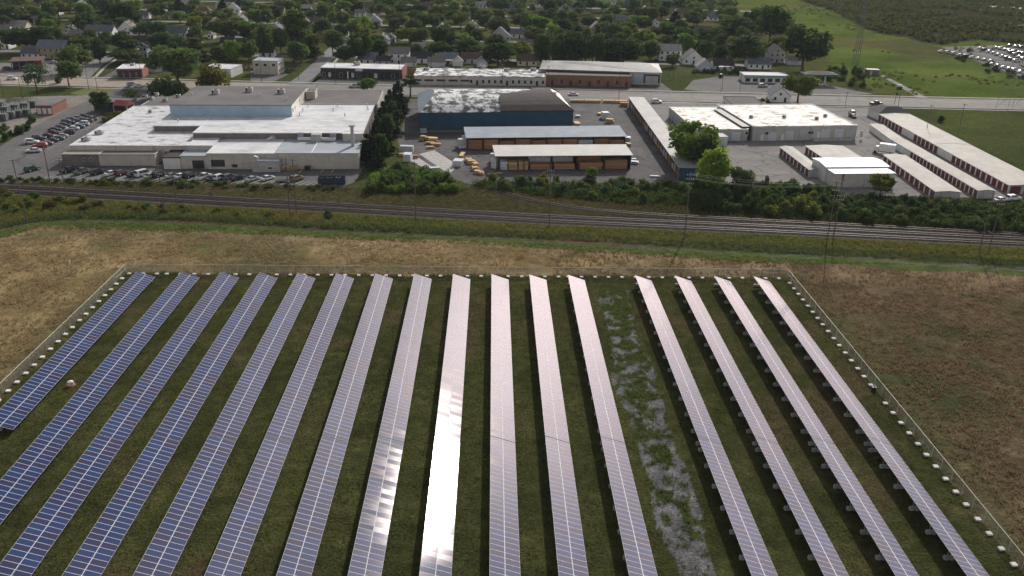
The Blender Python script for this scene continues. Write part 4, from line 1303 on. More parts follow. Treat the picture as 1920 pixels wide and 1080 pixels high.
mk = MB(); mk.box(-3.4, -.02, 2.0, dB - 6, 0, 4.9); mk.build('side_block', MT['dark_wall'], t)
mk = MB(); mk.box(w - 17, w - 2, -1.9, -.02, 0, .9); mk.build('loading_dock', MT['concrete'], t)
for u, wd_, h_, z_ in ((1443.5, 3.0, 3.0, .1), (1476, 3.0, 3.0, .3), (1545, 3.2, 3.0, 1.0), (1571, 3.0, 3.0, 1.0)):
    opening(t, L2(u, 262, 0).x, 0, z_, wd_, h_, 'white_door', name='roller_door')
for u in (1424.5, 1463.5, 1532):
    opening(t, L2(u, 262, 0).x, 0, .2 if u < 1500 else 1.0, .95, 2.1, 'trim', name='door')
for u in (1415, 1495.5):
    opening(t, L2(u, 252, 0).x + .6, 0, 2.3, 2.0, 1.0)
opening(t, L2(1590, 250, 0).x, 0, 1.0, 1.0, 2.2, 'grey_wall', name='door')
for k in range(8):
    mk = MB(); x = w * (k + .5) / 8; mk.box(x - .06, x + .06, -.13, -.005, 3.6 if k % 2 else 1.2, 5.0); mk.build('downpipe', MT['grey_wall'], t)
for n, (u, v) in enumerate([(1470, 221), (1531, 224), (1547, 219), (1408, 221)]):
    hvac(['dark vent stack left of centre on the bright workshop roof', 'dark vent stack right of centre on the bright workshop roof', 'tall dark vent at the right of the bright workshop roof', 'dark unit in the gap between the two workshops'][n], G(u, v, 5.25), 1.3, 1.0, 1.0)
t, w = bld('garage', 'small white double garage beside the cream-roofed workshop', 'garage', (1333, 257), (1365, 256.5), 3.3)
block(t, 0, w, 0, 9.5, 0, 3.3, 'white_wall', 'roof_metal', .06)
for k in (.27, .73):
    opening(t, w * k, 0, .05, w * .4, 2.6, 'white_door', name='roller_door')
# dark flat-roofed office and white house by the road
t, w = bld('roadside_office', 'low office with a dark flat roof by the road', 'office', (1373, 196), (1434, 197), 4)
block(t, 0, w, 0, 17, 0, 4, 'white_wall', 'roof_dark', .15)
for k in range(3):
    opening(t, .0, 4 + 4.5 * k, 1.2, 1.6, 1.6, rz=-math.pi / 2)

# --- storage rows --------------------------------------------------------------
def storage(label, pA, pB, z, width, doors, roofm='roof_rib_tan', wallm='white_wall', endm='grey_wall', skip=(), dw=.72, front_doors=0, stagger=None):
    """row whose left side carries roller doors; pA near corner, pB far corner of the left eaves"""
    a, b = G(*pA, z), G(*pB, z)
    ln = math.hypot(b.x - a.x, b.y - a.y)
    t = thing('storage_row', label, 'storage units', (a.x, a.y, 0), math.atan2(b.y - a.y, b.x - a.x) - math.pi / 2, 'self storage rows')
    mk = MB(); mk.box(0, width, 0, ln, 0, z); mk.build('wall', MT[wallm], t)
    nm_ = max(1, int(ln / 34))
    for k in range(nm_):
        mk = MB(); y0_, y1_ = ln * k / nm_, ln * (k + 1) / nm_
        q = .05 * (k % 2)
        mk.v += [(-.3, y0_ - (.3 if k == 0 else 0), z + .02 + q), (width / 2, y0_ - (.3 if k == 0 else 0), z + .38 + q), (width + .3, y0_ - (.3 if k == 0 else 0), z + .02 + q),
                 (-.3, y1_ + (.3 if k == nm_ - 1 else 0), z + .02 + q), (width / 2, y1_ + (.3 if k == nm_ - 1 else 0), z + .38 + q), (width + .3, y1_ + (.3 if k == nm_ - 1 else 0), z + .02 + q)]
        mk.f += [(0, 1, 4, 3), (1, 2, 5, 4), (0, 2, 1), (3, 4, 5), (0, 3, 5, 2)]; mk.m += [0] * 5
        mk.build('roof', MT[roofm], t)
    mk = MB(); mk.box(.02, width - .02, -.05, -.004, 0, z - .05); mk.build('end_wall', MT[endm], t)
    p = ln / doors
    for k in range(doors):
        if k in skip:
            continue
        opening(t, 0, p * (k + .5), .05, p * dw, z - .4, 'red_door', rz=-math.pi / 2, name='roller_door', frame=False)
    for k in range(front_doors):
        opening(t, width * (k + .5) / front_doors, -.05, .05, width / front_doors * .75, z - .4, 'red_door', name='roller_door', frame=False)
    return t, ln


storage('short storage row with eight red doors, nearest the green trees', (1518, 318), (1463, 275.5), 2.5, 4.2, 8)
storage('wide short storage building with a tan roof behind the white metal shed', (1545, 296), (1511, 273.5), 2.5, 13.0, 5)
storage('middle storage row with large red doors beside the box truck', (1755, 359), (1657, 290), 2.6, 7.2, 11)
tD, lnD = storage('long thin storage row with many narrow red doors', (1835, 357), (1673, 262), 2.5, 5.0, 24, skip=(18, 19, 20, 21, 22, 23))
for k in range(6):
    opening(tD, 0, lnD * (18.5 + k) / 24, .1, lnD / 24 * .7, 2.0, 'white_door', rz=-math.pi / 2, name='roller_door', frame=False)
storage('blank-walled storage row end nearest the road, pale walls', (1672, 262), (1632, 233), 2.5, 4.6, 1, skip=(0,))
storage('rightmost and longest storage row, red doors under a wide tan roof', (1893, 347), (1648, 213.5), 2.7, 12.5, 30, skip=(20, 21, 22, 11, 12, 13), front_doors=3)
t, w = bld('site_office', 'grey shingled office at the entrance of the storage yard', 'office', (1628, 203), (1650, 212), 3)
mk = MB(); mk.box(0, 9, 0, 13, 0, 3); mk.build('wall', MT['white_wall'], t)
mk = MB()
mk.face([(-.5, -.5, 3), (9.5, -.5, 3), (7, 4, 5.2), (2.5, 4, 5.2)]); mk.face([(9.5, -.5, 3), (9.5, 13.5, 3), (7, 9, 5.2), (7, 4, 5.2)]); mk.face([(9.5, 13.5, 3), (-.5, 13.5, 3), (2.5, 9, 5.2), (7, 9, 5.2)]); mk.face([(-.5, 13.5, 3), (-.5, -.5, 3), (2.5, 4, 5.2), (2.5, 9, 5.2)]); mk.face([(2.5, 4, 5.2), (7, 4, 5.2), (7, 9, 5.2), (2.5, 9, 5.2)])
mk.build('roof', MT['roof_grey'], t)
# white metal shed with a rust-stained lean-to
t, w = bld('metal_shed', 'bright white metal shed with big sliding doors in the storage yard', 'shed', (1550, 313), (1667, 312), 4.8)
mk = MB(); mk.box(0, w, 0, 10.5, 0, 4.8); mk.build('wall', MT['white_wall'], t)
mk = MB(); mk.v += [(-.3, -.3, 4.82), (w + .3, -.3, 4.82), (w + .3, 10.8, 4.82), (-.3, 10.8, 4.82), (-.3, 5.2, 5.3), (w + .3, 5.2, 5.3)]
mk.f += [(0, 1, 5, 4), (4, 5, 2, 3), (0, 4, 3), (1, 2, 5), (0, 3, 2, 1)]; mk.m += [0] * 5
mk.build('roof', MT['roof_bright'], t)
opening(t, 0, 3.2, .1, 3.6, 3.9, 'white_door', rz=-math.pi / 2, name='sliding_door'); opening(t, 0, 7.6, .1, 3.6, 3.9, 'white_door', rz=-math.pi / 2, name='sliding_door')
t, w = bld('lean_to', 'rust-streaked lower shed in front of the bright white metal shed', 'shed', (1566, 326), (1678, 325), 4.3)
mk = MB(); mk.box(0, w, 0, 5.4, 0, 4.3); mk.build('wall', MT['rust_wall'], t)
mk = MB(); mk.box(-.25, w + .25, -.25, 5.6, 4.3, 4.42); mk.build('roof', MT['roof_bright'], t)
for k in range(1, 4):
    mk = MB(); mk.box(w * k / 4 - .05, w * k / 4 + .05, -.06, -.004, 0, 4.2); mk.build('seam', MT['grey_wall'], t)
# chain of sheets by the spur: nothing

# --- buildings along the road --------------------------------------------------
t, w = bld('shop_strip', 'single storey row of shops with a black front and white roof', 'shop row', (601, 127), (753, 130.5), 4.6)
L2 = lambda u, v, z: to_local(t, G(u, v, z))
block(t, 0, w, 0, 15, 0, 4.6, 'dark_wall', 'roof_white', .2)
mk = MB(); mk.box(w + .01, w + .3, 0, 15.2, 0, 5.2); mk.build('end_wall', MT['brick_red'], t)
mk = MB(); mk.box(0, w, -1.6, -.02, 2.9, 3.2); mk.build('awning', MT['dark'], t)
for k in range(14):
    opening(t, w * (k + .5) / 14, 0, .3, 1.3, 2.2, 'trim' if k in (1, 5, 9) else 'glass', name='door' if k in (1, 5, 9) else 'window', frame=k % 3 == 0)
mk = MB(); mk.box(w * .43, w * .515, -.25, -.02, 3.4, 4.7); mk.build('fascia_sign', MT['trim'], t)
mk = MB(); mk.box(w * .335, w * .35, -1.9, -1.7, 0, 3.4); mk.build('column', MT['trim'], t)
hvac('dark rooftop unit on the black-fronted shop row', G(670, 121, 4.8), 3, 2, 1.4)
t, w = bld('garden_fence', 'brown board fence at the end of the shop row', 'fence', (756, 128.5), (782, 129.5), 2.2)
for k in range(12):
    mk = MB(); mk.box(w * k / 12 + .02, w * (k + 1) / 12 - .02, 0, .06, 0, 2.2); mk.build('board', MT['wood_fence'], t)

t, w = bld('low_office_row', 'long beige single storey office with a blotched flat roof', 'office building', (776, 142), (1024, 145), 4.2)
block(t, 0, w, 0, 22, 0, 4.2, 'pale_wall', 'roof_blotch', .2)
for u in range(22):
    f = (u + .5) / 22
    if f < .42:
        if u % 2 == 0:
            opening(t, w * f, 0, 1.7, 4.4, 1.0)
    else:
        opening(t, w * f, 0, 1.1 if u % 5 else .1, 1.2, 1.6 if u % 5 else 2.4, name='window' if u % 5 else 'door', m='glass' if u % 5 else 'dark_wall')
for n, (uu, vv) in enumerate([(905, 127), (800, 131), (950, 133), (1000, 132)]):
    hvac(['blue grey unit at the back of the blotched office roof', 'unit at the left of the blotched office roof', 'unit right of centre on the blotched office roof', 'unit at the right end of the blotched office roof'][n], G(uu, vv, 4.3), 2.6, 2, 1.2)
t, w = bld('brick_workshop', 'brown brick workshop facing the road with small doors', 'workshop', (1024, 141), (1184, 144.5), 4.8)
block(t, 0, w, 0, 13, 0, 4.8, 'brick', 'roof_grey', .3)
for k in range(9):
    opening(t, w * (k + .7) / 9.2, 0, .1 if k % 2 == 0 else 1.2, 1.2, 2.4 if k % 2 == 0 else 1.8, 'dark_wall', name='door' if k % 2 == 0 else 'window', frame=False)
t, w = bld('metal_warehouse', 'pale metal warehouse with a low gabled roof behind the brick workshop', 'warehouse', (1013, 129), (1240, 136), 6.0)
L2 = lambda u, v, z: to_local(t, G(u, v, z))
mk = MB(); mk.box(0, w, 3, 27, 0, 6); mk.box(w * .74, w, -.4, 3, 0, 6); mk.build('wall', MT['grey_wall'], t)
mk = MB()
mk.face([(-.4, -.6, 6.02), (w + .4, -.6, 6.02), (w - 5, 12.5, 8.1), (w * .3, 12.5, 8.1), (5, 12.5, 7.6)])
mk.face([(w + .4, 27.5, 6.02), (-.4, 27.5, 6.02), (5, 12.5, 7.6), (w * .3, 12.5, 8.1), (w - 5, 12.5, 8.1)]); mk.face([(w + .4, -.6, 6.02), (w + .4, 27.5, 6.02), (w - 5, 12.5, 8.1)]); mk.face([(-.4, 27.5, 6.02), (-.4, -.6, 6.02), (5, 12.5, 7.6)])
mk.build('roof', MT['roof_metal_grey'], t)
opening(t, w * .815, -.4, .1, 4.2, 4.2, 'blue_panel', name='roller_door')
for k in (.9, .955):
    opening(t, w * k, -.4, 1.2, 3.4, 3.0, 'grey_wall', name='dock_door', frame=False)
mk = MB(); mk.box(w * .86, w * .99, -.62, -.42, 4.3, 5.0); mk.box(w * .86, w * .872, -.62, -.42, 1.0, 4.3); mk.box(w * .978, w * .99, -.62, -.42, 1.0, 4.3); mk.build('dock_seal', MT['dark'], t)
# filling station: long green-striped kiosk and a canopy
t, w = bld('filling_station_shop', 'long kiosk with green and white fascia behind the forecourt', 'shop', (1396, 141), (1480, 142.5), 3.6)
block(t, 0, w, 0, 10, 0, 3.6, 'white_wall', 'roof_bluegrey', .1)
mk = MB(); mk.box(-.1, w + .1, -.3, -.02, 2.5, 3.5); mk.build('fascia', MT['green_sign'], t)
mk = MB(); mk.box(-.1, w + .1, -.34, -.31, 2.9, 3.1); mk.build('fascia_stripe', MT['trim'], t)
for k in range(6):
    opening(t, w * (k + .5) / 6, 0, .5, 2.4, 1.7)
t = thing('filling_canopy', 'green-edged fuel canopy on two posts over the pumps', 'canopy', G(1533, 158))
mk = MB(); mk.box(-8.2, 8.2, -4, 4, 4.6, 5.3); mk.build('canopy_edge', MT['green_sign'], t)
mk = MB(); mk.v += [(-8.4, -4.2, 5.31), (8.4, -4.2, 5.31), (8.4, 4.2, 5.31), (-8.4, 4.2, 5.31), (-3, 0, 6.5), (3, 0, 6.5)]; mk.f += [(0, 1, 5, 4), (1, 2, 5), (2, 3, 4, 5), (3, 0, 4)]; mk.m += [0] * 4
mk.build('canopy_roof', MT['roof_grey'], t)
for s in (-3.4, 3.4):
    mk = MB(); mk.box(s - .3, s + .3, -.3, .3, 0, 4.6); mk.build('post', MT['trim'], t)
for s in (-1, 1):
    u = thing('fuel_pump', ['left fuel pump under the green-edged canopy', 'right fuel pump under the green-edged canopy'][s > 0], 'fuel pump', G(1533 + s * 4, 159))
    mk = MB(); mk.box(-.5, .5, -.35, .35, 0, 1.9); mk.build('body', MT['trim'], u)
    mk = MB(); mk.box(-.42, .42, -.38, -.36, .9, 1.6); mk.build('display', MT['dark'], u)
t, w = bld('roof_sign', 'tall sign post with two round panels above the storage office', 'sign', (1680, 199), (1684, 199), .1)
for s in (-.7, .7):
    mk = MB(); mk.tube((s * 1.5, 0, 0), (s, 0, 7.2), .1, .08, 6); mk.build('post', MT['dark'], t)
mk = MB(); mk.box(-1.2, 1.2, -.15, .15, 7.2, 8.6); mk.build('panel', MT['dark'], t)
mk = MB(); mk.box(-.8, .8, -.2, .2, 8.6, 9.4); mk.build('lamp_head', MT['trim'], t)
# left of the side street
t, w = bld('brick_shop', 'red brick shop with a pale flat roof on the corner', 'shop', (218, 129.5), (266, 129), 4.4)
block(t, 0, w, 0, 14, 0, 4.4, 'brick_red', 'roof_white', .2)
for k in range(4):
    opening(t, w * (k + .5) / 4, 0, .4, 2.2, 2.6)
mk = MB(); mk.box(.0, w, -1.4, -.02, 3.2, 3.5); mk.build('awning', MT['dark'], t)
hvac('dark rooftop unit on the red brick corner shop', G(249, 122, 4.6), 2.0, 1.6, 1.0)
t, w = bld('flat_block', 'beige two storey flat-roofed block by the side street', 'apartment block', (473, 114), (520, 115), 6.5)
block(t, 0, w, 0, 11, 0, 6.5, 'pale_wall', 'roof_bluegrey', .2)
for k in range(3):
    opening(t, w, 2.5 + 3 * k, 1.0, 1.4, 1.4, rz=math.pi / 2); opening(t, w, 2.5 + 3 * k, 4.0, 1.4, 1.4, rz=math.pi / 2)
    opening(t, w * (k + .5) / 3, 0, 4.0, 1.6, 1.3)
t, w = bld('white_flat_shop', 'low shop with a bright white roof behind the orange-tinged tree', 'shop', (378, 128), (432, 130), 4)
block(t, 0, w, 0, 14, 0, 4, 'white_wall', 'roof_white', .15)
opening(t, w * .4, 0, .6, 2.4, 2.2); opening(t, w * .75, 0, .6, 2.4, 2.2)
t, w = bld('white_shed_shop', 'small white-roofed shed right of the brick corner shop', 'shed', (284, 124), (303, 122), 3.2)
block(t, 0, w, 0, 9, 0, 3.2, 'blue_panel', 'roof_white', .1)
opening(t, w * .5, 0, .1, 2.4, 2.2, 'white_door', name='roller_door')
t, w = bld('service_garage', 'dark red-roofed service garage with open bays on the far left', 'garage', (20, 115), (78, 113), 4.2)
mk = MB(); mk.box(-.6, w + .6, -2.5, 12, 4.2, 4.5); mk.build('roof', mat('brown_red_roof', [(.1, .06, .05), (.15, .09, .075)], .3, .9, fine=(2, .15)), t)
mk = MB(); mk.box(0, w, 3, 11.5, 0, 4.2); mk.build('wall', MT['dark_wall'], t)
mk = MB(); mk.box(w * .78, w, 0, 2.99, 0, 4.2); mk.build('side_wall', MT['brick_red'], t)
for k in range(4):
    mk = MB(); x = w * k / 4 + .3; mk.box(x - .2, x + .2, -2.2, -1.8, 0, 4.2); mk.build('post', MT['brown_wall'], t)

# --- substation on the left edge
t = thing('switch_house', 'low red brick switch house in the substation', 'substation building', G(70, 216), .05)
mk = MB(); mk.box(0, 6, 0, 14, 0, 3.6); mk.build('wall', MT['brick_red'], t)
mk = MB(); mk.box(-.2, 6.2, -.2, 14.2, 3.6, 3.85); mk.build('roof', MT['roof_grey'], t)
for k in range(3):
    opening(t, 1 + 2 * k, 0, .6, 1.2, 2.0, 'trim', name='door')
SGREEN = mat('substation_green_grey', [(.13, .15, .14), (.2, .22, .21)], .6, .6, fine=(3, .1))
for k in range(9):
    u_, v_ = [(8, 226), (22, 222), (36, 219), (50, 217), (12, 212), (30, 208), (48, 205), (4, 203), (62, 201)][k]
    q = thing('transformer', 'grey green substation transformer, ' + ['at the picture edge in the front row', 'second in the front row', 'third in the front row', 'nearest the brick switch house', 'left in the middle row', 'in the middle of the middle row', 'right in the middle row', 'left in the rear row', 'right in the rear row'][k], 'transformer', G(u_, v_), random.uniform(-.1, .1), 'substation transformers')
    mk = MB(); mk.box(-1.5, 1.5, -1.1, 1.1, .2, 2.6); mk.build('tank', SGREEN, q)
    for s in (-1, 0, 1):
        mk = MB(); mk.tube((s * .9, 0, 2.6), (s * .9, 0, 3.8), .16, .09, 8); mk.build('bushing', MT['insul'], q)
    for s in (-1, 1):
        mk = MB()
        for j in range(5):
            mk.box(-1.2 + j * .55, -1.05 + j * .55, s * 1.12 if s > 0 else -1.6, 1.6 if s > 0 else -1.12, .5, 2.2)
        mk.build('radiator', SGREEN, q)

# ------------------------------------------------------------------ vehicles
def car_parts(kind):
    """meshes in local space, nose towards +x; returns dict name -> list of (mesh, loc)"""
    L_, W_, H_ = {'sedan': (4.7, 1.8, 1.45), 'suv': (4.75, 1.9, 1.75), 'pickup': (5.5, 1.95, 1.85), 'van': (5.2, 2.0, 2.05)}[kind]
    hx, hy = L_ / 2, W_ / 2
    zb, belt = .32, {'sedan': .9, 'suv': 1.05, 'pickup': 1.1, 'van': 1.1}[kind]
    # stations along the body: x, half width, top height
    st = {'sedan': [(-hx, .8, .72), (-hx + .15, .94, .92), (-hx + 1.0, 1, .95), (-.2, 1, .93), (hx - 1.35, 1, .9), (hx - .3, .95, .76), (hx, .8, .62)],
          'suv': [(-hx, .88, .9), (-hx + .12, .97, 1.05), (-hx + 1.0, 1, 1.07), (0, 1, 1.06), (hx - 1.2, 1, 1.04), (hx - .25, .95, .92), (hx, .82, .7)],
          'pickup': [(-hx, .95, 1.05), (-hx + .1, 1, 1.12), (-.9, 1, 1.12), (0, 1, 1.12), (hx - 1.4, 1, 1.1), (hx - .2, .95, 1.02), (hx, .85, .8)],
          'van': [(-hx, .92, 1.1), (-hx + .1, 1, 1.15), (-1, 1, 1.15), (0, 1, 1.15), (hx - .9, 1, 1.1), (hx - .2, .95, .95), (hx, .84, .75)]}[kind]
    b = MB()
    for x, f, zt in st:
        y = hy * f
        b.v += [(x, -y, zb), (x, -y - .02, (zb + zt) / 2), (x, -y + .1, zt), (x, y - .1, zt), (x, y + .02, (zb + zt) / 2), (x, y, zb)]
    for k in range(len(st) - 1):
        for j in range(6):
            q = (j + 1) % 6
            b.f.append((k * 6 + j, (k + 1) * 6 + j, (k + 1) * 6 + q, k * 6 + q)[::-1]); b.m.append(0)
    b.f.append(tuple(range(6))); b.m.append(0)
    n = (len(st) - 1) * 6
    b.f.append(tuple(n + j for j in reversed(range(6)))); b.m.append(0)
    cab = {'sedan': (-1.75, -.95, .35, 1.25), 'suv': (-2.25, -1.95, .3, 1.1), 'pickup': (-.75, -.6, .7, 1.35), 'van': (-2.5, -2.4, 1.0, 1.75)}[kind]
    x0, x0t, x1t, x1 = cab
    zt0 = belt - .02
    g = MB()
    yb, yt = hy - .1, hy - .28
    g.v += [(x0, -yb, zt0), (x1, -yb, zt0), (x1, yb, zt0), (x0, yb, zt0), (x0t, -yt, H_ - .06), (x1t, -yt, H_ - .06), (x1t, yt, H_ - .06), (x0t, yt, H_ - .06)]
    g.f += [(0, 1, 5, 4), (1, 2, 6, 5), (2, 3, 7, 6), (3, 0, 4, 7)]; g.m += [0] * 4
    r = MB()
    e = .04
    r.v += [(x0t - e, -yt - e, H_ - .07), (x1t + e, -yt - e, H_ - .07), (x1t + e, yt + e, H_ - .07), (x0t - e, yt + e, H_ - .07), (x0t + .15, -yt + .12, H_), (x1t - .2, -yt + .12, H_), (x1t - .2, yt - .12, H_), (x0t + .15, yt - .12, H_)]
    r.f += [(0, 1, 5, 4), (1, 2, 6, 5), (2, 3, 7, 6), (3, 0, 4, 7), (4, 5, 6, 7), (3, 2, 1, 0)]; r.m += [0] * 6
    # pillars
    for xb, xt in ((x0, x0t), (x1, x1t), ((x0 + x1) / 2 - .1, (x0t + x1t) / 2 - .05)):
        for s in (-1, 1):
            r.beam((xb, s * (yb + .01), zt0), (xt, s * (yt + .01), H_ - .06), .05)
    if kind in ('van', 'suv'):
        for s in (-1, 1):
            r.face([(x0, s * (yb + .012), zt0), (x0 + .7, s * (yb + .012), zt0), (x0t + .65, s * (yt + .012), H_ - .06), (x0t, s * (yt + .012), H_ - .06)][::s])
    w = MB(); rr = .34 if kind in ('sedan',) else .38
    w.tube((0, -.11, 0), (0, .11, 0), rr, rr, 12, 0); w.tube((0, -.125, 0), (0, .125, 0), rr * .6, rr * .6, 10, 1)
    parts = {'body': (b, ['paint'], [(0, 0, 0)]), 'windows': (g, ['glass'], [(0, 0, 0)]), 'cabin_roof': (r, ['paint'], [(0, 0, 0)]),
             'wheel': (w, ['black', 'rim'], [(sx, sy * (hy - .09), rr) for sx in (-L_ * .29, L_ * .3) for sy in (-1, 1)])}
    hl = MB(); hl.box(-.05, .03, -.2, .2, -.07, .07)
    parts['headlight'] = (hl, ['car_lamp'], [(hx - .12, s * (hy - .42), .7 if kind == 'sedan' else .82) for s in (-1, 1)])
    tl = MB(); tl.box(-.03, .03, -.12, .12, -.1, .1)
    parts['tail_light'] = (tl, ['car_tail'], [(-hx + .02, s * (hy - .34), .78 if kind == 'sedan' else .95) for s in (-1, 1)])
    if kind == 'pickup':
        bd = MB(); bd.box(-hx + .2, -.95, -hy + .22, hy - .22, 1.122, 1.135); parts['bed'] = (bd, ['dark'], [(0, 0, 0)])
    return parts


CARS = {}
for kd in ('sedan', 'suv', 'pickup', 'van'):
    CARS[kd] = {n: (mb_.mesh(n, [MT[m] for m in ms], n == 'wheel'), locs) for n, (mb_, ms, locs) in car_parts(kd).items()}
# single-mesh version for cars a dozen pixels long
FARCAR = {}
for kd in ('sedan', 'suv', 'pickup'):
    mk = MB()
    for n, (mb_, ms, locs) in car_parts(kd).items():
        mi = {'paint': 0, 'glass': 1, 'black': 2, 'rim': 2, 'car_lamp': 3, 'car_tail': 4, 'dark': 2}
        for l in locs:
            i = len(mk.v)
            mk.v += [(v[0] + l[0], v[1] + l[1], v[2] + l[2]) for v in mb_.v]
            mk.f += [tuple(a + i for a in f) for f in mb_.f]
            mk.m += [mi[ms[m]] for m in mb_.m]
    FARCAR[kd] = mk.mesh('parked_car', [MT['paint'], MT['glass'], MT['black'], MT['car_lamp'], MT['car_tail']])
PAINTS = {'white': (.75, .75, .74), 'silver': (.42, .44, .45), 'grey': (.12, .125, .13), 'black': (.014, .014, .016), 'maroon': (.1, .016, .018), 'red': (.3, .02, .018),
          'dark blue': (.02, .035, .09), 'blue grey': (.1, .14, .18), 'gold': (.28, .19, .08), 'dark green': (.02, .05, .035)}


def car(kind, colour, p, rz, label, group=None, z=.025):
    name = {'sedan': 'parked_car', 'suv': 'parked_suv', 'pickup': 'pickup_truck', 'van': 'parked_van'}[kind]
    t = thing(name, label, {'sedan': 'car', 'suv': 'SUV', 'pickup': 'pickup truck', 'van': 'van'}[kind], (p.x, p.y, z), rz, group)
    for n, (m_, locs) in CARS[kind].items():
        for l in locs:
            put(n, m_, t, l, color=(*PAINTS[colour], 1))
    return t


def farcar(kind, colour, p, rz, label, group):
    o = put('parked_car', FARCAR[kind], None, (p.x, p.y, .025), (0, 0, rz), color=(*PAINTS[colour], 1))
    return tag(o, label, 'car', group)


R_ = math.radians
# side lot: two columns of cars nose to nose, running away from the camera
colA = [(60, 269, 'suv', 'white'), (74, 262, 'suv', 'black'), (90, 257, 'sedan', 'maroon'), (100, 251, 'sedan', 'maroon'), (103, 245.5, 'sedan', 'black'), (113, 241, 'sedan', 'grey'), (120, 236.5, 'sedan', 'black'), (128, 232, 'suv', 'black'), (137, 227.5, 'suv', 'grey'), (147, 223.5, 'sedan', 'silver'), (158, 220.5, 'sedan', 'dark blue')]
colB = [(64, 285, 'sedan', 'white'), (76, 276, 'suv', 'red'), (87, 271.5, 'sedan', 'grey'), (97, 266, 'sedan', 'black'), (109, 262, 'sedan', 'blue grey'), (115, 257.5, 'sedan', 'silver'), (128, 251, 'suv', 'black'), (136, 243.5, 'sedan', 'white'), (147, 240, 'sedan', 'blue grey'), (155, 235, 'suv', 'white'), (163, 229, 'sedan', 'grey'), (172, 225, 'sedan', 'silver')]
for nm, colm, ang in (('left', colA, 8), ('right', colB, 186)):
    for k, (u, v, kd, cl) in enumerate(colm):
        car(kd, cl, G(u, v), R_(ang + random.uniform(-3, 3)), f'{cl} {"SUV" if kd == "suv" else "car"}, {ORD[k]} from the near end of the {nm} column in the side lot', 'cars in the side lot')
row = [(61, 320.5, 'suv', 'dark green'), (130, 323, 'pickup', 'black'), (155, 325, 'pickup', 'grey'), (184, 326, 'suv', 'black'), (210, 328, 'sedan', 'white'), (229, 328, 'suv', 'maroon'), (252, 330, 'sedan', 'black'), (269, 329.5, 'van', 'white'), (283, 333, 'sedan', 'silver'), (299, 331, 'suv', 'black'), (324, 332.5, 'sedan', 'silver'), (340, 333, 'sedan', 'white'), (356, 332, 'suv', 'black'), (383, 335, 'pickup', 'white'), (398, 336.5, 'sedan', 'grey'), (414, 336, 'suv', 'white'), (430, 335.5, 'suv', 'grey'), (446, 337, 'sedan', 'black'), (474, 338.5, 'sedan', 'silver'), (502, 337, 'sedan', 'white'), (557, 338, 'suv', 'gold')]
for k, (u, v, kd, cl) in enumerate(row):
    car(kd, cl, G(u, v), R_(58 + random.uniform(-5, 5)), f'{cl} {dict(sedan="car", suv="SUV", pickup="pickup", van="van")[kd]}, {ORD[k]} from the left along the track side of the factory lot', 'cars along the track side')
car('sedan', 'white', G(1075, 179), R_(-4), 'white car driving right on the road behind the brown roof')
car('suv', 'white', G(1231, 193), R_(-3), 'white SUV on the road beside the end of the long shed')
car('suv', 'white', G(23, 149.5), R_(-4), 'white SUV driving on the road at the far left')
car('pickup', 'silver', G(666, 164), R_(176), 'silver pickup on the road behind the factory')
car('suv', 'white', G(1597, 214), R_(85), 'white SUV parked at the entrance of the storage yard')
car('sedan', 'black', G(1598, 220), R_(95), 'black car parked close behind the white SUV at the storage yard')
car('pickup', 'dark green', G(1642, 196.5), R_(5), 'dark pickup leaving the storage yard')
car('sedan', 'white', G(260, 163.5), R_(30), 'white car in the lot beside the dark conifers, left of a pair')
car('suv', 'silver', G(248, 160.5), R_(30), 'silver SUV in the lot behind the factory trees')
car('sedan', 'silver', G(240, 168), R_(40), 'pale car under the tree beside the red canopy')
car('suv', 'silver', G(497, 137), R_(10), 'pale SUV beside the beige flat-roofed block')
car('sedan', 'white', G(101, 118.5), R_(0), 'white car beside the dark service garage')
car('suv', 'black', G(16, 131), R_(20), 'black SUV in front of the dark service garage')
car('pickup', 'maroon', G(468, 131), R_(0), 'maroon pickup left of the beige flat-roofed block')
car('suv', 'black', G(1117, 153), R_(95), 'black van backed to the grey warehouse beside the brick wall')
car('suv', 'black', G(1351, 144.5), R_(80), 'black SUV at the back of the filling station forecourt')
car('suv', 'silver', G(1430, 163), R_(5), 'silver SUV on the filling station forecourt')
car('sedan', 'white', G(1876, 378), R_(20), 'white car half hidden at the near end of the right storage row')
car('suv', 'white', G(1899, 375), R_(15), 'white SUV at the near end of the rightmost storage row')
# fleet lot in the far right corner
rows = [((1765, 98), (1858, 116), 9, 'near-left row'), ((1838, 92), (1905, 116), 9, 'second row from the left'), ((1868, 91), (1935, 106), 9, 'rear row'), ((1860, 122), (1935, 142), 8, 'row nearest the meadow'), ((1896, 100), (1950, 128), 8, 'third row from the left'), ((1893, 87), (1960, 97), 7, 'back edge row')]
k = 0
for (u0, v0), (u1, v1), n, nm in rows:
    for j in range(n):
        f = j / (n - 1)
        farcar(random.choice(['sedan', 'sedan', 'suv']), random.choice(['white', 'white', 'white', 'silver', 'silver', 'black', 'grey']), G(u0 + (u1 - u0) * f, v0 + (v1 - v0) * f), R_(random.uniform(-4, 4) + 12), f'fleet car, {ORD[j]} from left, {nm} of the far lot', 'cars in the far right lot')

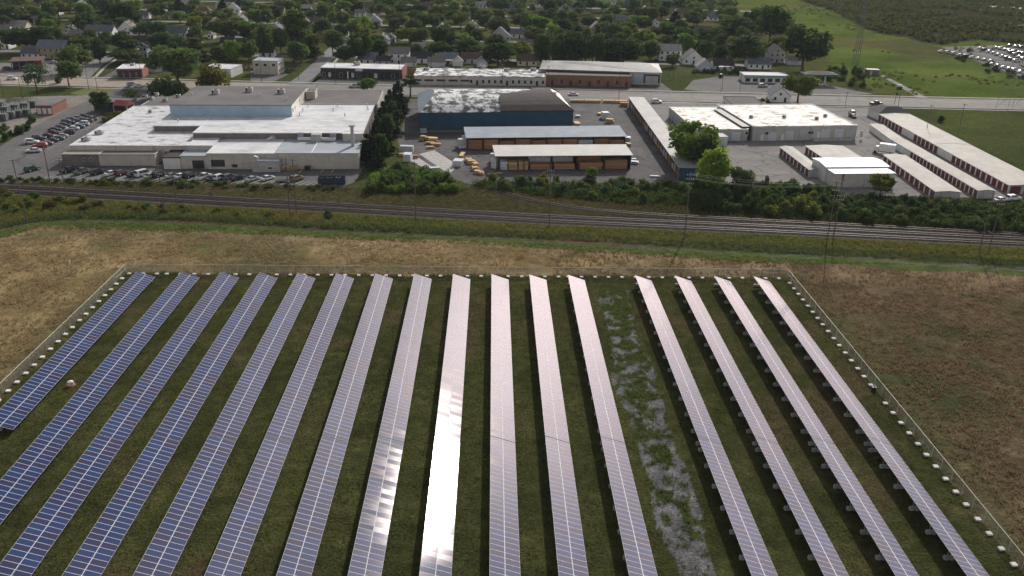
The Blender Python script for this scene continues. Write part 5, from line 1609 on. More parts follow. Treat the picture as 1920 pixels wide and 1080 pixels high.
# box truck
t = thing('box_truck', 'white box truck parked between the storage rows', 'truck', G(1656, 288), R_(150))
mk = MB(); mk.box(-3.6, 1.6, -1.2, 1.2, 1.0, 3.6); mk.build('cargo_box', MT['trim'], t)
mk = MB(); mk.v += [(1.8, -1.05, .6), (3.6, -1.05, .6), (3.6, 1.05, .6), (1.8, 1.05, .6), (1.8, -1.05, 2.5), (2.7, -1.05, 2.5), (2.7, 1.05, 2.5), (1.8, 1.05, 2.5), (3.6, -1.05, 1.5), (3.6, 1.05, 1.5)]
mk.f += [(0, 1, 8, 5, 4), (3, 7, 6, 9, 2), (4, 5, 6, 7), (1, 2, 9, 8), (0, 4, 7, 3), (0, 3, 2, 1)]; mk.m += [0] * 6; mk.f += [(5, 8, 9, 6)]; mk.m += [1]
mk.build('cab', [MT['trim'], MT['glass']], t)
mk = MB(); mk.box(-3.5, 1.8, -.5, .5, .6, .98); mk.build('chassis', MT['dark'], t)
for sx in (-2.4, 2.7):
    for sy in (-1.0, 1.0):
        mk = MB(); mk.tube((sx, sy - .15, .48), (sx, sy + .15, .48), .48, None, 12); mk.build('wheel', MT['black'], t)
# open roll-off container
t = thing('roll_off_container', 'dark blue open roll-off container full of scrap by the tracks', 'waste container', G(623, 344), R_(3))
CB = mat('container_blue', [(.03, .045, .075), (.05, .065, .1)], .7, .6, fine=(3, .2))
mk = MB(); mk.box(-4, 4, -1.3, -1.22, .25, 2.1); mk.box(-4, 4, 1.22, 1.3, .25, 2.1); mk.box(-4, -3.92, -1.22, 1.22, .25, 2.1); mk.box(3.92, 4, -1.22, 1.22, .25, 2.1); mk.box(-4, 4, -1.3, 1.3, .12, .24); mk.build('hull', CB, t)
for k in range(10):
    mk = MB(); x = -3.7 + k * .82; mk.box(x - .06, x + .06, -1.4, -1.305, .3, 2.05); mk.build('rib', CB, t)
mk = MB()
for k in range(30):
    x, y = random.uniform(-3.6, 3.6), random.uniform(-1, 1); mk.beam((x, y, 1.4), (x + random.uniform(-.8, .8), y + random.uniform(-.4, .4), random.uniform(1.5, 2.1)), random.uniform(.05, .16))
tag(mk.build('scrap', [MT['grey_wall']], t), kind='stuff')
# flat trailer and small skips along the factory front
t = thing('flat_trailer', 'small dark flat trailer between the white car and the gold SUV', 'trailer', G(530, 341), R_(20))
mk = MB(); mk.box(-2.2, 2.0, -.9, .9, .5, .62); mk.box(2, 3.4, -.06, .06, .5, .6); mk.build('deck', MT['dark'], t)
for s in (-1, 1):
    mk = MB(); mk.tube((-.3, s * 1.0 - .1, .32), (-.3, s * 1.0 + .1, .32), .32, None, 10); mk.build('wheel', MT['black'], t)
for k, (u, v, a, b, h, lb) in enumerate([(220, 306, 7.5, 2.4, 2.0, 'long dark compactor container before the front left annex'), (273, 303, 4.0, 1.8, 1.4, 'dark blue waste skip in the corner of the factory front'), (375, 316, 2.0, 1.6, 1.5, 'black skip left of the dark dock door'), (413, 314.5, 3.0, 1.8, 2.2, 'dark loading hopper on the factory front'), (442, 316, 1.8, 1.8, 1.5, 'round dark drum skip at the factory front'), (577, 319, 1.8, 1.6, 1.2, 'dark bin in the marked bays at the factory front')]):
    t = thing('waste_skip', lb, 'waste skip', G(u, v), R_(2))
    mk = MB(); mk.v += [(-a / 2 + .3, -b / 2 + .2, .15), (a / 2 - .3, -b / 2 + .2, .15), (a / 2 - .3, b / 2 - .2, .15), (-a / 2 + .3, b / 2 - .2, .15), (-a / 2, -b / 2, h), (a / 2, -b / 2, h), (a / 2, b / 2, h), (-a / 2, b / 2, h)]
    mk.f += [(0, 3, 2, 1), (0, 1, 5, 4), (1, 2, 6, 5), (2, 3, 7, 6), (3, 0, 4, 7)]; mk.m += [0] * 5
    mk.build('hull', MT['dark'], t)
    mk = MB(); mk.box(-a / 2, a / 2, -b / 2, b / 2, h + .005, h + .08); mk.build('lid', MT['dark'], t)
    mk = MB(); mk.box(-a / 2 - .12, a / 2 + .12, -b / 2 - .1, -b / 2 - .02, h * .7, h * .82); mk.build('lifting_bar', CB, t)
for k in range(9):
    u = 530 + k * 3.2
    t = thing('leaning_pallet', 'yellowish pallet leaning at the factory front, ' + ORD[k] + ' from the left', 'pallet', G(u, 320 - (k % 3) * .8), R_(10), 'pallets at the factory front')
    for j in range(4):
        mk = MB(); mk.box(-.4 + j * .24, -.25 + j * .24, -.05, .02, .0, 1.5); mk.build('slat', MT['lumber_fresh'], t)
    mk = MB(); mk.box(-.4, .5, .02, .1, .2, .35); mk.box(-.4, .5, .02, .1, 1.1, 1.25); mk.build('stringer', MT['lumber_fresh'], t)
sheet('bay_marking', P2([(559, 324), (562, 324), (572, 314), (570, 314)]), .03, MT['paint_yellow'])
sheet('bay_marking', P2([(600, 324), (602, 324), (611, 314), (609, 314)]), .03, MT['paint_yellow'])
sheet('bay_marking', P2([(620, 324), (622, 324), (630, 314), (628, 314)]), .03, MT['paint_yellow'])

mk = MB()
for k in range(46):
    p = G(95 + k * 11.6, 331.5 + k * .28); a, b = p + Vector((-1.2, -2.6, 0)), p + Vector((1.2, 2.2, 0))
    mk.face([(a.x, a.y, .028), (a.x + .12, a.y, .028), (b.x + .12, b.y, .028), (b.x, b.y, .028)])
for k in range(16):
    p = G(62 + k * 7.4, 279 - k * 3.75)
    mk.face([(p.x - 5, p.y - 1.3, .028), (p.x + 6, p.y - 1.0, .028), (p.x + 6, p.y - .88, .028), (p.x - 5, p.y - 1.18, .028)])
tag(mk.build('bay_markings', MT['paint_white']), kind='structure')

# ------------------------------------------------------------------ poles
def pole(label, base, h, arms=1, lean=(0, 0), armw=2.6, insul=4, r=.17, group='utility poles', rz=0.0, name='utility_pole'):
    t = thing(name, label, 'utility pole', base, rz, group)
    lx, ly = lean
    mk = MB(); mk.tube((0, 0, -.2), (lx * h, ly * h, h), r, r * .62, 8); mk.build('shaft', MT['wood_pole'], t)
    for a in range(arms):
        z = h - .5 - a * 1.1
        f = z / h
        mk = MB(); mk.box(lx * z - armw / 2, lx * z + armw / 2, ly * z - r - .12, ly * z - r + .02, z - .055, z + .055); arm = mk.build('crossarm', MT['wood_pole'], t)
        for k in range(insul):
            x = lx * z - armw / 2 + .2 + (armw - .4) * k / (insul - 1)
            q = MB(); q.tube((x, ly * z - r - .05, z + .07), (x, ly * z - r - .05, z + .32), .07, .04, 6); q.build('insulator', MT['insul'], arm)
    return t


rails = [((52, 418), 17, 1, (-.03, 0), 'leaning grey pole with a lamp arm at the bend of the track road'), ((101, 376), 15, 1, (0, 0), 'pole left of a pair by the rails at the far left'), ((126, 376), 12, 1, (0, 0), 'short pole right of a pair by the rails at the far left'),
         ((309, 400), 13.5, 3, (0, 0), 'pole with stacked crossarms, left of a pair below the parked row'), ((332, 383), 9.5, 2, (0, 0), 'shorter pole right of a pair below the parked row'), ((544, 412), 17, 3, (.02, 0), 'pole with stacked crossarms, left of a pair below the blue container'), ((556, 402), 15.5, 1, (.01, 0), 'plain pole right of a pair below the blue container'),
         ((780, 421), 17, 3, (0, 0), 'tall pole with many insulators below the dark bushes'), ((1030, 425), 15.5, 2, (-.01, 0), 'pole where the spur leaves the main line'), ((1283, 446), 17, 3, (0, 0), 'tall pole with many insulators below the yellow green tree'), ((1549, 460), 17, 3, (0, 0), 'pole with white insulators, left of a pair right of centre'), ((1562, 448), 12, 2, (0, 0), 'shorter pole right of a pair right of centre'), ((1835, 475), 16, 3, (0, 0), 'leaning pole left of a pair at the right edge'), ((1853, 473), 14, 2, (0, 0), 'leaning pole right of a pair at the right edge')]
tops = []
for (u, v), h, a, ln_, lb in rails:
    p = G(u, v)
    pole(lb, p, h, a, ln_, 2.0, 4, .17, 'poles along the railway', -.12)
    tops.append((p.x, p.y, h))
# wires slung along the tall poles
main = [tops[i] for i in (0, 3, 5, 7, 8, 9, 10, 12)]
for k, (dx, dz) in enumerate(((-.9, -.2), (.9, -.2), (-.5, -1.3), (.5, -1.3))):
    mk = MB()
    for a, b in zip(main[:-1], main[1:]):
        prev = None
        for j in range(9):
            f = j / 8
            z = (a[2] + dz) * (1 - f) + (b[2] + dz) * f - 1.2 * 4 * f * (1 - f)
            q = Vector((a[0] * (1 - f) + b[0] * f + dx * .1, a[1] * (1 - f) + b[1] * f + dx, z))
            if prev is not None:
                mk.tube(prev, q, .014, None, 3)
            prev = q
    tag(mk.build('overhead_wire', MT['dark']), ['outer overhead wire on the far side', 'outer overhead wire on the near side', 'inner overhead wire on the far side', 'inner overhead wire on the near side'][k] + ' of the railway poles', 'wire', 'wires along the railway')
street = [((8, 186), 12, 2), ((42, 186), 10, 1), ((57, 187), 14, 2), ((98, 150), 9, 1), ((167, 169), 11, 1), ((183, 170), 17, 2), ((258, 146), 9, 1), ((265, 147), 14, 2), ((491, 155), 11, 1), ((630, 158), 12, 1), ((750, 160), 13, 1), ((833, 168), 11, 1), ((942, 165), 11, 1), ((1027, 172), 12, 1), ((1160, 189), 13, 1), ((1254, 143), 10, 1), ((1263, 143), 10, 1), ((1387, 172), 12, 1), ((1353, 170), 8, 1), ((1585, 197), 6, 1), ((1735, 300 - 45), 12, 1), ((1795, 258), 13, 1), ((1620, 146), 7, 1), ((560, 150), 9, 1)]
for k, ((u, v), h, a) in enumerate(street):
    nb = ['at the left picture edge by the substation', 'behind the substation, second from the left', 'tall, with two crossarms, behind the substation', 'across the road from the service garage', 'on the yellow grass island, left of a pair', 'tall, on the yellow grass island, right of a pair', 'before the brick corner shop, left of a pair', 'before the brick corner shop, right of a pair', 'before the beige flat block', 'before the black shop row', 'at the right end of the black shop row', 'before the left part of the beige office', 'before the right part of the beige office', 'before the left end of the brick workshop', 'at the roadside behind the yellow beams', 'left of a pair beside the grey warehouse', 'right of a pair beside the grey warehouse', 'on the forecourt near the green kiosk', 'at the left of the forecourt', 'short, behind the bright workshop', 'on the grass right of the long storage row', 'with a white lamp in the right grass field', 'at the corner of the fuel forecourt', 'at the mouth of the side street'][k]
    pole('brown wooden pole ' + nb, G(u, v), h, a, (0, 0), 1.7, 3, .12, 'street poles')


# ------------------------------------------------------------------ lattice pylons
def pylon(label, base, h, b0, b1, name='lattice_pylon', bw=1.0):
    t = thing(name, label, 'pylon', base, .1, 'transmission pylons')
    PM = MT['pylon']
    zs = [0, h * .16, h * .31, h * .45, h * .57, h * .68, h * .78, h * .87, h * .94, h]
    half = lambda z: (b0 + (b1 - b0) * min(1, z / (h * .8))) / 2
    for sx in (-1, 1):
        for sy in (-1, 1):
            mk = MB()
            for a, b in zip(zs[:-1], zs[1:]):
                mk.beam((sx * half(a), sy * half(a), a), (sx * half(b), sy * half(b), b), .07 * bw)
            mk.build('leg', PM, t)
    mk = MB()
    for a, b in zip(zs[:-1], zs[1:]):
        ha, hb = half(a), half(b)
        for ax in range(4):
            c = [(-1, -1), (1, -1), (1, 1), (-1, 1)]
            p, q = c[ax], c[(ax + 1) % 4]
            mk.beam((p[0] * ha, p[1] * ha, a), (q[0] * hb, q[1] * hb, b), .035 * bw); mk.beam((q[0] * ha, q[1] * ha, a), (p[0] * hb, p[1] * hb, b), .035 * bw)
            mk.beam((p[0] * hb, p[1] * hb, b), (q[0] * hb, q[1] * hb, b), .035 * bw)
    mk.build('bracing', PM, t)
    for zc, wd in ((h * .8, h * .13), (h * .92, h * .1)):
        mk = MB()
        for sy in (-1, 1):
            mk.beam((-wd, 0, zc), (0, sy * half(zc), zc + 1.0), .1); mk.beam((wd, 0, zc), (0, sy * half(zc), zc + 1.0), .1)
            mk.beam((-wd, 0, zc), (wd, sy * .02, zc - .1), .12)
        mk.build('crossarm', PM, t)
    return t


MT['pylon'] = mat('pylon_steel', [(.1, .13, .13), (.16, .19, .19)], 1, .6)
pylon('slim dark lattice pylon at the edge of the meadow', G(1603, 125), 47, 2.8, 1.3, bw=1.9)
pylon('pale lattice pylon far behind in the meadow', G(1493, 45), 42, 6, 1.6)
pylon('lattice pylon standing by the right end of the road', G(1893, 206), 44, 8, 1.8)
pylon('distant lattice pylon above the brush, left of a pair', G(1575, 30), 40, 6, 1.6)
# the small fenced hut on the meadow
t = thing('utility_hut', 'small brown utility hut with a pale roof beside the pylon', 'hut', G(1636, 141), -.1)
mk = MB(); mk.box(-3, 3, 0, 4, 0, 2.6); mk.build('wall', MT['brown_wall'], t)
mk = MB(); mk.box(-3.3, 3.3, -.3, 4.3, 2.6, 2.85); mk.build('roof', MT['roof_rib_tan'], t)
opening(t, -1, 0, .05, 1.0, 2.0, 'grey_wall', name='door')

# ------------------------------------------------------------------ houses
WALLC = {'white': (.88, .88, .87), 'cream': (.7, .66, .54), 'pale blue': (.5, .58, .64), 'light grey': (.55, .56, .56), 'tan': (.42, .35, .26), 'yellow': (.6, .52, .33), 'brick': (.24, .12, .085), 'sage': (.4, .45, .38)}
ROOFC = {'slate': (.13, .145, .16), 'dark': (.045, .045, .05), 'brown': (.12, .09, .075), 'grey': (.2, .195, .19), 'blue grey': (.17, .2, .23), 'pale': (.36, .35, .33), 'red brown': (.17, .09, .07)}
HOUSES = []     # x, y, radius


def house(label, p, w, d, h, kind, roof, wall, rz=0.0, group='houses of the neighbourhood', name='house', porch=None):
    """kind E: ridge along the front, G: gable to the front, H: hipped"""
    t = thing(name, label, 'house' if name == 'house' else name.replace('_', ' '), p, rz, group)
    HOUSES.append((p[0], p[1] + d / 2, max(w, d) * .62))
    wc, rc = (*WALLC[wall], 1), (*ROOFC[roof], 1)
    o = .4
    if kind in 'EH':
        rise = d * .34
        mk = MB(); mk.box(-w / 2, w / 2, 0, d, 0, h)
        if kind == 'E':
            for s in (-1, 1):
                q = [(s * w / 2, 0, h), (s * w / 2, d, h), (s * w / 2, d / 2, h + rise)]
                mk.face(q if s > 0 else q[::-1])
        mk.build('wall', MT['housewall'], t, color=wc)
        mk = MB(); a = w / 2 + o; r = a - (0 if kind == 'E' else min(w / 2 - .3, d * .45)); k = .14
        z0 = h - o * rise / (d / 2)
        for zt in (k, 0):
            mk.v += [(-a, -o, z0 + zt), (a, -o, z0 + zt), (a, d + o, z0 + zt), (-a, d + o, z0 + zt), (-r, d / 2, h + rise + zt), (r, d / 2, h + rise + zt)]
        mk.f += [(0, 1, 5, 4), (2, 3, 4, 5), (6, 10, 11, 7), (8, 11, 10, 9), (0, 6, 7, 1), (2, 8, 9, 3), (1, 7, 11, 5), (5, 11, 8, 2), (3, 9, 10, 4), (4, 10, 6, 0)]
        mk.m += [0] * 10
        if kind == 'H':
            mk.f += [(1, 2, 5), (3, 0, 4)]; mk.m += [0, 0]
        rf = mk.build('roof', MT['houseroof'], t, color=rc)
        zr = h + rise
    else:
        rise = w * .42
        mk = MB(); mk.box(-w / 2, w / 2, 0, d, 0, h)
        mk.face([(-w / 2, 0, h), (w / 2, 0, h), (0, 0, h + rise)]); mk.face([(w / 2, d, h), (-w / 2, d, h), (0, d, h + rise)])
        mk.build('wall', MT['housewall'], t, color=wc)
        mk = MB(); a = w / 2 + o; k = .14; z0 = h - o * rise / (w / 2)
        for zt in (k, 0):
            mk.v += [(-a, -o, z0 + zt), (-a, d + o, z0 + zt), (0, d + o, h + rise + zt), (0, -o, h + rise + zt), (a, d + o, z0 + zt), (a, -o, z0 + zt)]
        mk.f += [(0, 3, 2, 1), (3, 5, 4, 2), (6, 7, 8, 9), (9, 8, 10, 11), (0, 6, 9, 3), (3, 9, 11, 5), (1, 2, 8, 7), (2, 4, 10, 8), (0, 1, 7, 6), (5, 11, 10, 4)]
        mk.m += [0] * 10
        rf = mk.build('roof', MT['houseroof'], t, color=rc)
        zr = h + rise
    if name == 'house':
        mk = MB(); x = w * random.uniform(-.25, .25) if kind != 'G' else w * .18; y = d * .55
        mk.box(x - .3, x + .3, y - .3, y + .3, zr - 1.2, zr + .7); mk.build('chimney', MT['brick_red'], rf)
        fl = 2 if h > 4.6 else 1
        nwin = max(2, int(w / 3))
        for f in range(fl):
            for k in range(nwin):
                if f == 0 and k == nwin // 2:
                    opening(t, -w / 2 + w * (k + .5) / nwin, 0, .1, 1.0, 2.1, 'dark_wall', name='door'); continue
                opening(t, -w / 2 + w * (k + .5) / nwin, 0, 1.0 + 2.7 * f, 1.0, 1.3)
        if kind == 'G':
            opening(t, 0, 0, h + .3, .9, 1.1)
    else:
        opening(t, 0, 0, .05, min(w * .7, 4.2), 2.1, 'white_door', name='garage_door')
    if porch:
        mk = MB(); mk.box(-w * .3, w * .3, -2.4, -.45, 2.5, 2.65); mk.build('porch_roof', MT['trim'], t)
        for s in (-1, 1):
            mk = MB(); mk.box(s * w * .28 - .08, s * w * .28 + .08, -2.3, -2.14, 0, 2.5); mk.build('porch_post', MT['trim'], t)
    return t


def pxm(u, v):
    p = G(u, v)
    return F_PX / math.sqrt(p.x ** 2 + p.y ** 2 + CAM_H ** 2)


def hs(u, v, wpx, kind, st, roof, wall, where, d=8.5, rz=None, name='house', porch=None):
    p = G(u, v); w = max(3.5, wpx / pxm(u, v))
    words = {'E': 'eaves-front', 'G': 'gable-front', 'H': 'hip-roofed'}[kind]
    lb = f'{wall} {words} {name.replace("_", " ")} with {roof} roof {where}'
    house(lb, p, w, d, 2.8 * st if name == 'house' else 2.5, kind, roof, wall, R_(random.uniform(-2, 3)) if rz is None else R_(rz), name=name, porch=porch)


# houses that show clearly, from left to right
hs(6, 66, 18, 'E', 1, 'grey', 'white', 'at the left picture edge')
hs(33, 57, 26, 'E', 1, 'pale', 'cream', 'second from the left edge')
hs(10, 92, 12, 'G', 2, 'grey', 'white', 'low at the left picture edge')
hs(128, 63, 12, 'G', 1, 'grey', 'white', 'left of the long slate-roofed house')
hs(146, 56, 20, 'E', 1, 'blue grey', 'pale blue', 'behind the small white gable on the left')
hs(187, 76, 44, 'E', 2, 'slate', 'white', 'long and low, above the brick corner shop', 9)
hs(142, 77, 24, 'E', 1, 'grey', 'light grey', 'in front of the long slate roof')
hs(130, 88, 34, 'H', 1, 'dark', 'tan', 'above the blue roofed long house')
hs(237, 66, 34, 'G', 1, 'grey', 'white', 'broad gable right of the long slate roof')
hs(98, 110, 46, 'E', 2, 'blue grey', 'tan', 'long, behind the service garage', 10)
hs(57, 110, 28, 'E', 1, 'slate', 'white', 'just behind the service garage')
hs(325, 79, 46, 'E', 2, 'slate', 'light grey', 'big and two storeyed, left of centre', 10)
hs(281, 88, 38, 'E', 1, 'dark', 'white', 'with black shingles beside three gables')
hs(289, 88, 12, 'G', 2, 'dark', 'white', 'tallest of the three narrow gables', 7)
hs(298, 86, 9, 'G', 2, 'grey', 'cream', 'rearmost of the three narrow gables', 7)
hs(270, 108, 12, 'G', 2, 'dark', 'pale blue', 'nearest of the three narrow gables', 7)
hs(361, 82, 24, 'E', 1, 'pale', 'cream', 'right of the big two storeyed house', 7)
hs(360, 68, 20, 'E', 1, 'blue grey', 'white', 'behind the cream house on the left')
hs(395, 73, 8, 'G', 1, 'grey', 'white', 'tiny gable among dark trees', 6)
hs(436, 25, 24, 'G', 1, 'blue grey', 'white', 'high up left of the street', 7)
hs(447, 45, 22, 'G', 1, 'grey', 'cream', 'below the blue grey gable left of the street')
hs(425, 90, 22, 'E', 1, 'dark', 'white', 'low, left of the beige flat block')
hs(500, 108, 24, 'E', 1, 'dark', 'white', 'just behind the beige flat block', 7)
hs(516, 62, 22, 'G', 1, 'blue grey', 'light grey', 'up the side street')
hs(573, 48, 13, 'G', 1, 'grey', 'cream', 'left of three gables up the street', 7)
hs(588, 47, 18, 'E', 1, 'brown', 'light grey', 'middle of three houses up the street', 7)
hs(603, 45, 11, 'G', 1, 'grey', 'white', 'right of three gables up the street', 7)
hs(572, 32, 19, 'E', 1, 'dark', 'white', 'with a black roof above the three gables')
hs(553, 25, 14, 'G', 1, 'grey', 'white', 'at the top left of the black-roofed one', 7)
hs(573, 22, 18, 'E', 1, 'pale', 'white', 'behind the black-roofed one up the street', 7)
hs(605, 78, 22, 'E', 1, 'brown', 'brick', 'beside the side street corner')
hs(638, 66, 28, 'E', 1, 'grey', 'light grey', 'right of the side street')
hs(661, 62, 28, 'E', 1, 'slate', 'sage', 'second right of the side street')
hs(680, 52, 14, 'G', 1, 'grey', 'white', 'steep gable above the slate roof', 7)
hs(675, 32, 18, 'E', 1, 'blue grey', 'white', 'above the steep white gable', 7)
hs(717, 84, 24, 'G', 1, 'blue grey', 'white', 'with a broad barn-like gable behind the black shops')
hs(733, 80, 16, 'G', 1, 'slate', 'light grey', 'tight beside the broad barn-like gable', 7)
hs(690, 121, 34, 'E', 1, 'blue grey', 'white', 'first in the row behind the black shops')
hs(719, 124, 24, 'E', 1, 'dark', 'light grey', 'low garage-like second in the row behind the shops', 6)
hs(748, 121, 36, 'E', 2, 'grey', 'white', 'two storeyed in the row behind the shops')
hs(791, 119, 36, 'E', 1, 'dark', 'white', 'black-roofed in the row behind the office')
hs(840, 121, 35, 'E', 1, 'blue grey', 'white', 'with a white porch behind the office', porch=True)
hs(885, 120, 38, 'E', 1, 'brown', 'light grey', 'brown-roofed in the row behind the office')
hs(766, 125, 26, 'E', 1, 'grey', 'sage', 'flat-pitched garage behind the board fence', 6, name='garage')
hs(818, 125, 30, 'E', 1, 'grey', 'light grey', 'between the black and blue roofs', 6, name='garage')
hs(858, 124, 18, 'G', 1, 'grey', 'white', 'in front of the white porch', 6, name='garage')
hs(904, 126, 20, 'G', 1, 'blue grey', 'pale blue', 'before the brown-roofed house', 6, name='garage')
hs(828, 67, 30, 'G', 1, 'grey', 'light grey', 'with an arched entry among the trees')
hs(840, 60, 10, 'G', 1, 'grey', 'white', 'narrow gable beside the arched entry', 6)
hs(785, 98, 22, 'E', 1, 'pale', 'tan', 'low roof left of the office row', 7)
hs(938, 77, 36, 'G', 1, 'slate', 'light grey', 'broad and grey, above the blotched office roof')
hs(974, 72, 30, 'E', 1, 'slate', 'white', 'right of the broad grey gable')
hs(985, 92, 30, 'E', 1, 'grey', 'tan', 'below the slate house near centre', 7)
hs(988, 124, 36, 'E', 1, 'brown', 'cream', 'brown-roofed, behind the right end of the office')
hs(1027, 119, 14, 'G', 1, 'dark', 'white', 'small gable behind the metal warehouse', 6)
hs(1164, 45, 31, 'E', 1, 'blue grey', 'white', 'in a gap of the trees right of centre')
hs(1178, 13, 30, 'H', 1, 'blue grey', 'light grey', 'at the top, right of centre')
hs(1140, 9, 28, 'E', 1, 'pale', 'white', 'at the top near centre')
hs(1231, 54, 20, 'G', 1, 'brown', 'white', 'small gable left of the meadow corner', 7)
hs(1207, 72, 18, 'G', 1, 'blue grey', 'pale blue', 'pale blue among trees', 7)
hs(1256, 114, 40, 'E', 2, 'pale', 'white', 'two storeyed, right behind the metal warehouse')
hs(1300, 121, 38, 'G', 1, 'grey', 'white', 'broad gable right of the two storeyed house')
hs(1322, 134, 30, 'G', 1, 'pale', 'pale blue', 'with pale roof before the forecourt', 6, name='garage')
hs(1357, 133, 36, 'E', 1, 'dark', 'white', 'black-roofed with a white porch by the forecourt', porch=True)
hs(1424, 130, 40, 'E', 1, 'blue grey', 'white', 'behind the green kiosk')
hs(1456, 118, 28, 'G', 2, 'dark', 'light grey', 'tall grey gable by the big dark tree')
hs(1290, 32, 50, 'H', 1, 'brown', 'tan', 'long brown roof near the meadow corner')
hs(1345, 40, 30, 'E', 1, 'blue grey', 'white', 'at the corner of the meadow')
hs(1490, 122, 24, 'E', 1, 'grey', 'white', 'low, under the big dark tree', 6, name='garage')
hs(1462, 192, 34, 'G', 1, 'slate', 'white', 'alone beside the road above the bright workshop', 13, rz=-10)
for k, (u, v) in enumerate([(1019, 8), (1062, 22), (960, 14), (905, 10), (870, 30), (800, 12), (745, 14), (690, 12), (610, 14), (520, 20), (480, 30), (380, 22), (330, 30), (290, 16), (200, 20), (150, 18), (95, 22), (60, 16), (20, 26), (1100, 40), (1045, 60), (1120, 55), (930, 42), (885, 52), (770, 52), (460, 60), (400, 48), (265, 30), (240, 14), (80, 40), (1210, 24), (1250, 12), (1085, 12), (640, 30), (700, 42), (535, 42), (1320, 60), (1360, 75), (420, 12), (350, 8)]):
    rf, wl = random.choice(list(ROOFC)), random.choice(['white', 'white', 'cream', 'pale blue', 'light grey', 'tan', 'white'])
    side = ['far left', 'left', 'centre left', 'middle', 'centre right', 'right'][min(5, int(u / 240))]
    dep = 'skyline' if v < 20 else ('upper' if v < 40 else 'middle')
    hs(u, v + 6, random.uniform(20, 30), random.choice('EEGH'), 1, rf, wl, f'behind trees, {dep} rows, {side}, {ORD[k]}', 8)

# ------------------------------------------------------------------ trees and shrubs
def leaf_cloud(rng, centres, radii, per, leaf, flat=.0, squash=1.0):
    """many small leaf faces spread over clumps: returns verts, faces"""
    C = np.repeat(centres, per, 0); Rr = np.repeat(radii, per)
    n = len(C)
    d = rng.normal(size=(n, 3)); d /= np.linalg.norm(d, axis=1)[:, None]
    rad = Rr * rng.uniform(.45, 1.05, n)
    pos = C + d * rad[:, None] * np.array([1, 1, squash])
    nrm = d + rng.normal(size=(n, 3)) * .7
    nrm[:, 2] += flat
    nrm /= np.linalg.norm(nrm, axis=1)[:, None]
    t = np.cross(nrm, rng.normal(size=(n, 3))); t /= np.linalg.norm(t, axis=1)[:, None]
    b = np.cross(nrm, t)
    s = leaf * rng.uniform(.55, 1.3, n)[:, None]
    V = np.stack([pos - t * s, pos - b * s * .55, pos + t * s, pos + b * s * .55], 1).reshape(-1, 3)
    return V


def np_mesh(name, V, k, mat_):
    me = bpy.data.meshes.new(name)
    n = len(V) // k
    me.vertices.add(len(V)); me.vertices.foreach_set('co', V.astype(np.float32).ravel())
    me.loops.add(len(V)); me.loops.foreach_set('vertex_index', np.arange(len(V), dtype=np.int32))
    me.polygons.add(n); me.polygons.foreach_set('loop_start', np.arange(n, dtype=np.int32) * k)
    me.materials.append(mat_)
    me.update()
    return me


def crown(seed, kind):
    rng = np.random.default_rng(seed)
    if kind == 'round':
        n = 34
        d = rng.normal(size=(n, 3)); d /= np.linalg.norm(d, axis=1)[:, None]
        r = rng.uniform(.25, 1, n) ** .5
        c = d * r[:, None] * np.array([3.4, 3.4, 3.3]) + np.array([0, 0, 5.7]); c[:, 2] = np.maximum(c[:, 2], 2.1)
        return leaf_cloud(rng, c, rng.uniform(1.0, 1.75, n), 85, .42, .25, .8)
    if kind == 'tall':
        n = 36
        d = rng.normal(size=(n, 3)); d /= np.linalg.norm(d, axis=1)[:, None]
        r = rng.uniform(.25, 1, n) ** .5
        c = d * r[:, None] * np.array([2.5, 2.5, 4.2]) + np.array([0, 0, 6.2])
        return leaf_cloud(rng, c, rng.uniform(.9, 1.5, n), 85, .42, .2, .9)
    if kind == 'cone':
        n = 46
        h = rng.uniform(0, 1, n) ** 1.3
        a = rng.uniform(0, 6.28, n); rr = (1 - h) * 2.3 * rng.uniform(.5, 1, n)
        c = np.stack([np.cos(a) * rr, np.sin(a) * rr, .9 + h * 9.2], 1)
        return leaf_cloud(rng, c, .45 + (1 - h) * .8, 62, .36, -.2, .75)
    if kind == 'pine':
        c = []; rad = []
        for k in range(14):
            z = rng.uniform(4.8, 10); a = rng.uniform(0, 6.28); r = rng.uniform(.4, 2.6) * (1.15 - (z - 4.8) / 7)
            c.append((math.cos(a) * r, math.sin(a) * r, z)); rad.append(rng.uniform(.7, 1.3))
        return leaf_cloud(rng, np.array(c), np.array(rad), 110, .34, .4, .55)
    if kind == 'sparse':
        n = 26
        d = rng.normal(size=(n, 3)); d /= np.linalg.norm(d, axis=1)[:, None]
        c = d * rng.uniform(.3, 1, n)[:, None] * np.array([3.2, 3.2, 3.6]) + np.array([0, 0, 6.2])
        return leaf_cloud(rng, c, rng.uniform(.6, 1.3, n), 42, .34, .2, .8)
    # shrub, unit about 2.4 m tall
    n = 16
    d = rng.normal(size=(n, 3)); d /= np.linalg.norm(d, axis=1)[:, None]; d[:, 2] = np.abs(d[:, 2])
    c = d * rng.uniform(.2, 1, n)[:, None] * np.array([1.5, 1.3, 1.5]) + np.array([0, 0, .45])
    return leaf_cloud(rng, c, rng.uniform(.45, .8, n), 60, .22, .3, .85)


